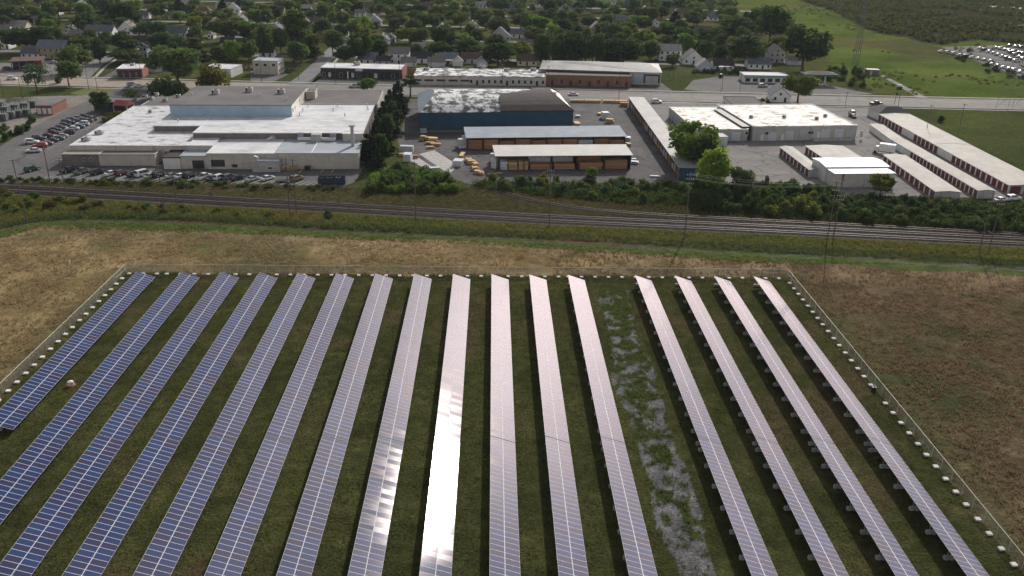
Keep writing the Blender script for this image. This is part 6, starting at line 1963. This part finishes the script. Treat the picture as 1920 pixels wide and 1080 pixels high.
def trunk(seed, kind):
    rng = random.Random(seed)
    mk = MB()
    top = {'round': 5.6, 'tall': 6.5, 'cone': 9.5, 'pine': 9.2, 'sparse': 6.4}.get(kind, .9)
    r = {'shrub': .07}.get(kind, .26)
    x = y = 0.0; z = 0.0; pts = [(0, 0, -.1)]
    for k in range(4):
        z = top * (k + 1) / 4; x += rng.uniform(-.15, .15); y += rng.uniform(-.15, .15); pts.append((x, y, z))
    for k in range(4):
        mk.tube(pts[k], pts[k + 1], r * (1 - k * .2), r * (.8 - k * .2), 6)
    if kind in ('round', 'tall', 'sparse', 'pine'):
        for k in range(6):
            a = k * 1.05 + rng.uniform(-.3, .3); b = pts[2 if k % 2 else 3]; ll = rng.uniform(1.8, 2.9)
            e = (b[0] + math.cos(a) * ll, b[1] + math.sin(a) * ll, b[2] + ll * (.8 if kind != 'pine' else .2))
            mk.tube(b, e, r * .42, r * .14, 5)
    if kind == 'shrub':
        for k in range(5):
            a = k * 1.26; mk.tube((0, 0, 0), (math.cos(a) * .7, math.sin(a) * .6, 1.2), .05, .02, 4)
    return mk


TREES = {}
for kind, cnt in (('round', 5), ('tall', 3), ('cone', 3), ('pine', 2), ('sparse', 2), ('shrub', 4)):
    TREES[kind] = []
    for k in range(cnt):
        sd = hash((kind, k)) % 1000 if False else 100 * len(kind) + k * 17 + ord(kind[0])
        lm = MT['leaf_dark'] if kind in ('cone', 'pine') else MT['leaf']
        TREES[kind].append((trunk(sd, kind).mesh('trunk', MT['bark']), np_mesh('crown', crown(sd, kind), 4, lm)))
TREE_XY = []
TINT = {'mid green': (1, 1, 1), 'dark green': (.7, .8, .8), 'olive': (1.4, 1.22, .8), 'yellow green': (2.05, 2.05, .85), 'bluish green': (.75, .92, 1.15), 'fresh green': (1.35, 1.6, .95), 'reddish': (1.2, .72, .68), 'bronze': (1.4, 1.0, .65), 'deep': (.52, .6, .62)}


def tree(label, p, w, h, kind='round', tint='mid green', group=None, name=None, var=None):
    tr, cr = TREES[kind][random.randrange(len(TREES[kind])) if var is None else var]
    base_w = {'round': 8.6, 'tall': 6.6, 'cone': 5.0, 'pine': 5.6, 'sparse': 7.6, 'shrub': 3.9}[kind]
    base_h = {'round': 10.2, 'tall': 11.2, 'cone': 10.6, 'pine': 10.8, 'sparse': 10.6, 'shrub': 2.35}[kind]
    nm = name or ('shrub' if kind == 'shrub' else {'cone': 'conifer_tree', 'pine': 'pine_tree'}.get(kind, 'broadleaf_tree'))
    t = thing(nm, label, 'shrub' if kind == 'shrub' else 'tree', (p[0], p[1], 0), random.uniform(0, 6.28), group)
    s = (w / base_w, w / base_w * random.uniform(.88, 1.12), h / base_h)
    br_ = random.uniform(.84, 1.16)
    c = [a * br_ * random.uniform(.95, 1.05) for a in TINT[tint]]
    put('stems' if kind == 'shrub' else 'trunk', tr, t, scale=s)
    put('foliage' if kind == 'shrub' else 'crown', cr, t, scale=s, color=(*c, 1))
    TREE_XY.append((p[0], p[1], w * .5))
    return t


def tr_px(x0, x1, y0, y1, kind, tint, where):
    """tree from its outline in the photo: crown width x0..x1, top y0, foot y1"""
    u = (x0 + x1) / 2
    p = G(u, y1); d = math.sqrt(p.x ** 2 + p.y ** 2)
    k = pxm(u, y1)
    h = (y1 - y0) / k / (d / math.hypot(d, CAM_H))
    # the far side of the crown rises above the axis when seen from above
    h = max(2.0, h * .97)
    words = {'round': 'broadleaf tree', 'tall': 'tall oval tree', 'cone': 'conifer', 'pine': 'pine with bare trunk', 'sparse': 'thin-crowned tree', 'shrub': 'bush'}[kind]
    return tree(f'{tint} {words} {where}', p, (x1 - x0) / k * 1.16, h, kind, tint, 'trees of the neighbourhood')


for a in [(15, 90, 52, 99, 'round', 'dark green', 'above the service garage'), (142, 190, 25, 62, 'round', 'dark green', 'above the long slate roof'), (207, 250, 5, 54, 'tall', 'deep', 'tall and dark, left part of the skyline'), (120, 168, 87, 136, 'round', 'mid green', 'behind the tree on the road verge'),
          (106, 154, 117, 161, 'round', 'mid green', 'on the road verge left of the brick shop'), (50, 92, 117, 177, 'sparse', 'bluish green', 'thin, behind the substation'), (175, 200, 75, 119, 'tall', 'dark green', 'by the left side street'), (217, 258, 62, 113, 'round', 'dark green', 'behind the brick corner shop'),
          (250, 300, 41, 71, 'round', 'mid green', 'left of the big two storeyed house'), (292, 375, 86, 157, 'round', 'mid green', 'very large, above the dark conifers'), (276, 346, 132, 184, 'shrub', 'deep', 'huge, dark and dense, behind the factory roof'), (368, 442, 120, 164, 'shrub', 'bronze', 'huge, with orange leaves, behind the grey roof'),
          (174, 208, 172, 216, 'tall', 'dark green', 'beside the dark rear shed'), (235, 264, 163, 197, 'sparse', 'mid green', 'beside the red canopy'), (100, 116, 142, 156, 'shrub', 'dark green', 'small and round on the road verge'), (625, 668, 86, 123, 'round', 'dark green', 'behind the left end of the black shops'), (512, 543, 52, 102, 'round', 'mid green', 'left of the side street bend'),
          (545, 578, 80, 114, 'round', 'fresh green', 'on the side street corner'), (480, 512, 45, 108, 'round', 'mid green', 'behind the beige flat block'), (535, 582, 20, 97, 'tall', 'mid green', 'high beside the side street'), (605, 645, 55, 106, 'round', 'mid green', 'right of the side street'), (655, 700, 58, 119, 'round', 'dark green', 'behind the first house of the row'), (692, 722, 62, 108, 'tall', 'dark green', 'beside the barn-like gable'),
          (732, 753, 38, 74, 'cone', 'mid green', 'pointed, right of the barn-like gable'), (672, 706, 146, 172, 'round', 'fresh green', 'round bush-like by the road behind the factory'), (752, 786, 140, 183, 'pine', 'mid green', 'left of the navy warehouse, by the road'), (762, 800, 82, 112, 'round', 'dark green', 'behind the board fence houses'), (800, 850, 76, 108, 'round', 'dark green', 'above the blue grey porch house'), (850, 908, 70, 112, 'round', 'dark green', 'above the brown-roofed row house'),
          (905, 962, 78, 124, 'round', 'dark green', 'right of the brown-roofed row house'), (1000, 1036, 65, 124, 'tall', 'dark green', 'left in the dark clump behind the metal warehouse'), (1025, 1072, 62, 128, 'round', 'dark green', 'second in the dark clump behind the metal warehouse'), (1060, 1102, 55, 128, 'round', 'deep', 'third in the dark clump behind the metal warehouse'), (1100, 1136, 60, 126, 'round', 'dark green', 'fourth in the dark clump behind the metal warehouse'),
          (1130, 1206, 66, 124, 'round', 'deep', 'widest in the dark clump behind the metal warehouse'), (1198, 1236, 74, 118, 'round', 'mid green', 'right end of the dark clump'), (1255, 1300, 50, 98, 'round', 'dark green', 'above the two storeyed white house'), (1290, 1322, 72, 104, 'tall', 'dark green', 'above the broad white gable'), (1308, 1336, 74, 114, 'round', 'dark green', 'left of the tall grey gable'), (1365, 1432, 66, 124, 'round', 'dark green', 'large, behind the green kiosk'),
          (1345, 1402, 28, 84, 'round', 'dark green', 'at the meadow corner, left'), (1388, 1426, 14, 76, 'round', 'deep', 'at the meadow corner, tall'), (1412, 1470, 12, 92, 'round', 'dark green', 'leaning into the meadow'), (1460, 1548, 45, 132, 'round', 'deep', 'largest and darkest at the meadow edge'), (1466, 1525, 136, 192, 'round', 'olive', 'beside the lone white house by the road'),
          (1250, 1342, 224, 318, 'round', 'fresh green', 'leaning over the long narrow shed'), (1303, 1364, 276, 362, 'tall', 'yellow green', 'bright, at the near end of the long shed'), (1364, 1412, 308, 366, 'round', 'mid green', 'round, right of the yellow one'), (1292, 1330, 250, 330, 'tall', 'dark green', 'behind the yellow one at the long shed')]:
    tr_px(*a)
for k, (u, v, h) in enumerate([(748, 196, 10), (741, 208, 11), (752, 212, 9), (733, 220, 11.5), (745, 226, 10.5), (727, 234, 12), (739, 242, 11), (720, 248, 12), (733, 256, 11.5), (714, 262, 12), (727, 272, 12), (708, 278, 12), (721, 288, 11), (703, 292, 11), (714, 303, 10), (697, 307, 9.5), (707, 318, 8.5), (690, 300, 9)]):
    tree(f'dark conifer, {ORD[k]} from the road in the row between factory and lumber yard', G(u, v), random.uniform(5.5, 8), h, random.choice(['cone', 'cone', 'round']), random.choice(['deep', 'dark green', 'dark green']), 'conifers between factory and yard', 'conifer_tree')

# the rest of the neighbourhood's trees, set out around the houses
road_y = lambda x: road_f(x)
cand = 0
zones = {}
while cand < 20000 and len(TREE_XY) < 382:
    cand += 1
    u, v = random.uniform(-30, 1500), random.uniform(3, 128)
    p = G(u, v)
    if p.y < road_y(p.x) + 34:
        continue
    if bool(inpoly(np.array([p.x]), np.array([p.y]), meadow_poly)[0]) or p.x > 150 + (p.y - 430) * .2:
        continue
    w = random.uniform(9, 18)
    if any((p.x - a) ** 2 + (p.y - b) ** 2 < (r * .8 + w * .28) ** 2 for a, b, r in TREE_XY):
        continue
    # keep house fronts open to the camera, and the streets clear
    if any(abs(p.x - a * p.y / b) < r * .62 + w * .25 and -w * (2.4 if q_ < 72 else 1.3) < p.y - b < r * .8 for q_, (a, b, r) in enumerate(HOUSES)):
        continue
    if any(abs(p.x - sx) < 7 and p.y < 560 for s in STREETS for sx in [np.interp(p.y, [q[1] for q in s], [q[0] for q in s])]):
        continue
    kd = random.choices(['round', 'tall', 'cone', 'sparse'], [8, 2.2, .7, .3])[0]
    tn = random.choices(['mid green', 'dark green', 'olive', 'bluish green', 'fresh green', 'deep'], [4, 3, 2, 1.5, 1.6, 1.3])[0]
    zone = ['at the far left', 'left of the side street', 'along the side street', 'behind the shops', 'behind the office row', 'behind the metal warehouse', 'towards the meadow'][min(6, max(0, int(u / 215)))]
    row_ = ['in the first blocks', 'in the second blocks', 'in the third blocks', 'in the farthest blocks'][min(3, int((p.y - 430) / 110))]
    words = {'round': 'broadleaf tree', 'tall': 'tall oval tree', 'cone': 'conifer', 'sparse': 'thin-crowned tree'}[kd]
    key = (tn, words, zone, row_)
    n_ = zones.get(key, 0); zones[key] = n_ + 1
    tree(f'{tn} {words} {zone}, {row_}' + (f', {ORD[n_]}' if n_ else ''), p, w, random.uniform(7.5, 15) if kd != 'cone' else random.uniform(9, 13), kd, tn, 'trees of the neighbourhood')

# the farthest rows of treetops merge into one canopy
rng = np.random.default_rng(77)
X_ = rng.uniform(-480, 330, 900); Y_ = rng.uniform(690, 1050, 900)
ok = ~inpoly(X_, Y_, meadow_poly) & (X_ < 150 + (Y_ - 430) * .2)
X_, Y_ = X_[ok][:230], Y_[ok][:230]
ww = rng.uniform(4, 7.5, len(X_))
nc = 9
d_ = rng.normal(size=(len(X_) * nc, 3)); d_ /= np.linalg.norm(d_, axis=1)[:, None]
C_ = np.stack([X_, Y_, ww * 1.05], 1).repeat(nc, 0) + d_ * (ww.repeat(nc) * rng.uniform(.2, .75, len(X_) * nc))[:, None]
V = leaf_cloud(rng, C_, ww.repeat(nc) * rng.uniform(.3, .5, len(X_) * nc), 34, .75, .3, .8)
tag(put('far_treetops', np_mesh('far_treetops', V, 4, MT['leaf']), color=(.72, .82, .8, 1)), 'distant merged treetops on the skyline of the neighbourhood', 'treetops', kind='stuff')

# shrubs: thicket by the lumber yard, belt along the tracks, hedge of the factory lot
def shrubs(n, poly, wr, hr, tints, where, group, kind='shrub'):
    P = [(G(u, v).x, G(u, v).y) for u, v in poly]
    xs_, ys_ = [p[0] for p in P], [p[1] for p in P]
    placed = []
    for _ in range(5000):
        if len(placed) >= n:
            break
        x, y = random.uniform(min(xs_), max(xs_)), random.uniform(min(ys_), max(ys_))
        if not inpoly(np.array([x]), np.array([y]), P)[0]:
            continue
        w = random.uniform(*wr)
        if any((x - a) ** 2 + (y - b) ** 2 < (.3 * (w + c)) ** 2 for a, b, c in placed):
            continue
        placed.append((x, y, w))
    for k, (x, y, w) in enumerate(sorted(placed, key=lambda q: q[0] / q[1])):
        tn = random.choice(tints)
        tree(f'{tn} bush, {ORD[k]} from the left {where}', (x, y), w, random.uniform(*hr), kind, tn, group)



shrubs(42, [(690, 345), (745, 318), (800, 325), (850, 345), (850, 360), (690, 360)], (3.5, 6.5), (2.4, 4.6), ['fresh green', 'mid green', 'dark green', 'mid green'], 'in the lumber yard thicket', 'bushes of the lumber yard thicket')
shrubs(48, [(885, 342), (1000, 340), (1310, 345), (1310, 376), (1180, 378), (1000, 362), (900, 352)], (3, 6), (2, 3.8), ['mid green', 'dark green', 'olive', 'bluish green'], 'below the cream shed', 'bushes below the lumber yard')
shrubs(58, [(1310, 350), (1420, 350), (1560, 362), (1560, 408), (1430, 402), (1310, 392)], (4, 7), (2.6, 4.8), ['deep', 'dark green', 'dark green', 'olive'], 'below the storage yard', 'bushes below the storage yard')
shrubs(64, [(1560, 372), (1700, 378), (1930, 394), (1930, 434), (1720, 422), (1560, 410)], (4, 7), (2.0, 3.8), ['deep', 'deep', 'dark green', 'mid green'], 'in the dark right belt', 'bushes at the right edge')
tree('olive tree before the rust-streaked shed', G(1650, 366), 8.5, 7.0, 'round', 'olive', 'trees along the tracks')
tree('dark leafy tree left of the rust-streaked shed', G(1480, 362), 5, 4, 'round', 'dark green', 'trees along the tracks')
tree('small fresh green tree before the cream shed', G(1108, 342), 4, 5.5, 'tall', 'fresh green', 'trees along the tracks')
shrubs(44, [(0, 334), (640, 352), (640, 358), (0, 342)], (2.2, 4.5), (.8, 1.7), ['mid green', 'olive', 'dark green'], 'in the factory hedge', 'hedge of the factory lot')
shrubs(18, [(-10, 362), (110, 372), (200, 382), (200, 394), (60, 392), (-10, 400)], (3, 5.5), (1.6, 2.6), ['reddish', 'bronze', 'olive', 'dark green'], 'in the reddish left thicket', 'reddish thicket')
shrubs(14, [(200, 382), (420, 394), (620, 404), (620, 410), (300, 402), (200, 396)], (2.4, 4.2), (1.0, 1.9), ['reddish', 'dark green', 'deep', 'olive'], 'on the bank below the rails', 'bank bushes')
shrubs(12, [(-20, 250), (40, 238), (62, 226), (70, 236), (30, 258), (-20, 285)], (3, 5.5), (2, 3.6), ['dark green', 'mid green', 'deep'], 'beside the substation yard', 'bushes by the substation')
shrubs(6, [(200, 222), (245, 208), (250, 218), (205, 234)], (4, 6), (2.4, 3.4), ['olive', 'bronze', 'dark green'], 'at the back corner of the factory', 'bushes behind the factory')
shrubs(14, [(1540, 130), (1625, 138), (1622, 170), (1545, 152)], (4, 8), (2.4, 5), ['dark green', 'deep', 'mid green'], 'beside the fuel canopy', 'bushes by the filling station')
shrubs(10, [(1390, 188), (1450, 190), (1450, 194), (1390, 192)], (2, 3.4), (1, 2), ['dark green', 'olive'], 'along the road by the office', 'roadside bushes')
shrubs(12, [(1800, 84), (1925, 150), (1925, 160), (1790, 118)], (4, 7), (2, 3.4), ['dark green', 'olive', 'deep'], 'along the far car lot', 'bushes by the far lot')
shrubs(20, [(1300, 132), (1410, 136), (1410, 142), (1300, 138)], (3, 5), (1.6, 3), ['dark green', 'deep'], 'in the hedge behind the forecourt', 'hedge behind the forecourt')
tree('lone dark round bush in the right grass field', G(1762, 228), 4, 3.2, 'shrub', 'deep')

# tangled undergrowth that fills the belts between the bushes
rng = np.random.default_rng(15)
for nm, poly, n, tc_, lb in (('undergrowth', [(690, 330), (760, 312), (850, 345), (880, 352), (850, 362), (690, 362)], 800, (1.0, 1.05, .85), 'tangled undergrowth in the lumber yard thicket'),
                             ('undergrowth', [(880, 344), (1310, 347), (1310, 385), (1180, 382), (1000, 366), (900, 354)], 1500, (.7, .74, .62), 'tangled undergrowth below the lumber yard'),
                             ('undergrowth', [(1300, 350), (1560, 364), (1930, 386), (1930, 436), (1560, 414), (1300, 394)], 3600, (.52, .55, .48), 'dark tangled undergrowth below the storage yard')):
    P = P2(poly)
    x = rng.uniform(min(p[0] for p in P), max(p[0] for p in P), n * 4); y = rng.uniform(min(p[1] for p in P), max(p[1] for p in P), n * 4)
    k_ = inpoly(x, y, P)
    x, y = x[k_][:n], y[k_][:n]
    r_ = rng.uniform(.4, 1.3, len(x))
    V = leaf_cloud(rng, np.stack([x, y, r_ * .6], 1), r_, 26, .2, .3, .9)
    tag(put(nm, np_mesh(nm, V, 4, MT['leaf']), color=(*tc_, 1)), lb, 'undergrowth', kind='stuff')

# far scrub behind the meadow: reads as one mass
rng = np.random.default_rng(5)
cs, rs = [], []
bx = [p[0] for p in brush_poly]; by = [p[1] for p in brush_poly]
X_ = rng.uniform(min(bx), 700, 12000); Y_ = rng.uniform(min(by), min(max(by), 1300), 12000)
ok = inpoly(X_, Y_, brush_poly) & (fbm(X_, Y_, 70, 3, 61) > .33)
X_, Y_ = X_[ok][:5200], Y_[ok][:5200]
hh = rng.uniform(1.0, 4.5, len(X_)) * (.5 + fbm(X_, Y_, 90, 3, 31))
V = leaf_cloud(rng, np.stack([X_, Y_, hh * .5], 1), np.maximum(1.2, hh * .75), 34, .85, .3, .8)
o = put('scrub', np_mesh('scrub', V, 4, MT['leaf']), color=(.8, .66, .58, 1))
tag(o, 'dark olive scrub covering the ground beyond the meadow', 'scrub', kind='stuff')
X_ = rng.uniform(140, 420, 2200); Y_ = rng.uniform(400, 900, 2200)
ok = inpoly(X_, Y_, meadow_poly) & (fbm(X_, Y_, 45, 4, 61) > .56) & ~inpoly(X_, Y_, brush_poly)
X_, Y_ = X_[ok][:500], Y_[ok][:500]
V = leaf_cloud(rng, np.stack([X_, Y_, np.full(len(X_), .35)], 1), rng.uniform(.8, 1.7, len(X_)), 26, .5, .3, .4)
o = put('meadow_weeds', np_mesh('meadow_weeds', V, 4, MT['leaf']), color=(1.3, 1.05, .8, 1))
tag(o, 'low brownish weeds scattered over the green meadow', 'weeds', kind='stuff')


# ------------------------------------------------------------------ grass and weeds
def blades(x, y, h, w, n, rng, spread=.3):
    """tufts: n pointed blades each"""
    m = len(x)
    x, y, h, w = (np.repeat(a, n) for a in (x, y, h, w))
    a = rng.uniform(0, 6.283, m * n)
    ox, oy = np.cos(a) * spread * h * rng.uniform(0, 1, m * n), np.sin(a) * spread * h * rng.uniform(0, 1, m * n)
    b = rng.uniform(0, 6.283, m * n)
    cx, cy = np.cos(b) * w, np.sin(b) * w
    lx, ly = np.cos(a) * h * .55, np.sin(a) * h * .55
    hz = h * rng.uniform(.6, 1.15, m * n)
    z = np.full(m * n, -.12)
    return np.stack([np.stack([x + ox - cx, y + oy - cy, z], 1), np.stack([x + ox + cx, y + oy + cy, z], 1), np.stack([x + ox + lx, y + oy + ly, hz], 1)], 1).reshape(-1, 3)


def scatter(n, x0, x1, y0, y1, test):
    x = RNG.uniform(x0, x1, n); y = RNG.uniform(y0, y1, n)
    k = test(x, y)
    return x[k], y[k]


vis = lambda x, y: np.abs(x) < 22 + y * .62
inside = lambda x, y: (x > FX0) & (x < FX1) & (y < FY1)
x, y = scatter(90000, -150, 150, 80, 215, lambda x, y: vis(x, y) & ~inside(x, y) & (y < field_top(x)) & (fbm(x, y, 5, 3, 91) > .36))
left = x < 15
for nm, s, tc_ in (('dry_grass', left, (1, 1, 1)), ('brown_grass', ~left, (.6, .58, .5))):
    V = blades(x[s], y[s], RNG.uniform(.18, .5, s.sum()), RNG.uniform(.05, .12, s.sum()), 3, RNG, .8)
    tag(put(nm, np_mesh(nm, V, 3, MT['dry']), color=(*tc_, 1)), 'straw coloured dry grass on the meadow' if left is s else 'brown dry grass on the right meadow', 'grass', kind='stuff')
x, y = scatter(70000, -150, 150, 190, 262, lambda x, y: vis(x, y) & (y > field_top(x) - 1) & (y < rail_near(x) - 2.8) & (np.abs(y - track_c(x)) > 1.5))
hm = .4 + 1.1 * np.exp(-((y - track_c(x) - 3.0) / 1.5) ** 2) * np.clip((40 - x) / 60, .3, 1) + .35 * (fbm(x, y, 9, 3, 41) - .4) + .25 * (y > track_c(x) + 5)
for nm, s, tc_ in (('verge_grass', y < track_c(x), (1.0, 1.3, .8)), ('reeds', (y >= track_c(x)) & (y < track_c(x) + 6), (.6, .76, .66)), ('bank_weeds', y >= track_c(x) + 6, (1.1, 1.12, .72))):
    V = blades(x[s], y[s], np.clip(hm[s], .15, 1.8), RNG.uniform(.05, .12, s.sum()), 4, RNG, .6)
    tag(put(nm, np_mesh(nm, V, 3, MT['weed']), color=(*tc_, 1)), {'verge_grass': 'bright green verge grass beside the track road', 'reeds': 'dense dark reeds along the ditch', 'bank_weeds': 'mixed weeds on the bank below the rails'}[nm], 'grass', kind='stuff')
rng = np.random.default_rng(8)
x, y = scatter(5200, -150, 150, 190, 262, lambda x, y: vis(x, y) & (y > track_c(x) + 4.5) & (y < rail_near(x) - 3.6) & (fbm(x, y, 11, 3, 23) > .42))
tn = fbm(x, y, 14, 3, 29)
for nm, s, tc_ in (('green_brush', tn < .47, (1.0, 1.15, .9)), ('yellow_brush', (tn >= .47) & (tn < .56), (1.6, 1.45, .7)), ('brown_brush', tn >= .56, (1.5, .98, .7))):
    r_ = RNG.uniform(.35, .95, s.sum())
    V = leaf_cloud(rng, np.stack([x[s], y[s], r_ * .55], 1), r_, 26, .16, .4, .8)
    tag(put(nm, np_mesh(nm, V, 4, MT['leaf']), color=(*tc_, 1)), {'green_brush': 'low green brush on the bank below the rails', 'yellow_brush': 'yellow green brush on the bank below the rails', 'brown_brush': 'brown dry brush on the bank below the rails'}[nm], 'brush', kind='stuff')
x, y = scatter(40000, -170, 160, 205, 268, lambda x, y: vis(x, y) & (y > rail_far(x) + 2.6) & (y < bank_top(x)))
V = blades(x, y, RNG.uniform(.25, .8, len(x)), RNG.uniform(.05, .12, len(x)), 4, RNG, .6)
tag(put('rail_side_grass', np_mesh('rail_side_grass', V, 3, MT['weed']), color=(.82, .72, .6, 1)), 'dull olive grass between the rails and the yards', 'grass', kind='stuff')
x, y = scatter(70000, FX0, FX1, 72, FY1, lambda x, y: vis(x, y) & ~inpoly(x, y, gravel_poly) & (fbm(x, y, 3, 3, 15) > .42))
V = blades(x, y, RNG.uniform(.08, .24, len(x)), RNG.uniform(.04, .1, len(x)), 3, RNG, .9)
tag(put('mown_grass', np_mesh('mown_grass', V, 3, MT['weed']), color=(.66, .66, .55, 1)), 'short mown grass between the panel rows', 'grass', kind='stuff')
x, y = scatter(9000, 20, 31, 70, 176, lambda x, y: inpoly(x, y, gravel_poly) & ((weed_field(x, y) > .3) | (vnoise(x * 3.1, y * 3.1, 9) > .72)))
V = blades(x, y, RNG.uniform(.15, .5, len(x)), RNG.uniform(.03, .08, len(x)), 5, RNG, .7)
tag(put('gravel_weeds', np_mesh('gravel_weeds', V, 3, MT['weed']), color=(.7, .85, .6, 1)), 'green weeds sprouting through the gravel strip', 'weeds', kind='stuff')

# ------------------------------------------------------------------ haze over the town
hz = bpy.data.materials.new('thin_haze')
hz.use_nodes = True
hn = hz.node_tree
hn.nodes.remove(hn.nodes['Principled BSDF'])
pv = hn.nodes.new('ShaderNodeVolumePrincipled')
pv.inputs['Color'].default_value = (.8, .9, 1.0, 1)
pv.inputs['Density'].default_value = .00005
pv.inputs['Anisotropy'].default_value = .1
hn.links.new(pv.outputs[0], hn.nodes['Material Output'].inputs['Volume'])
mk = MB(); mk.box(-2500, 2500, -500, 3500, -1.5, 82)
tag(mk.build('haze', hz), 'thin pale haze hanging over the whole scene', 'haze', kind='stuff')
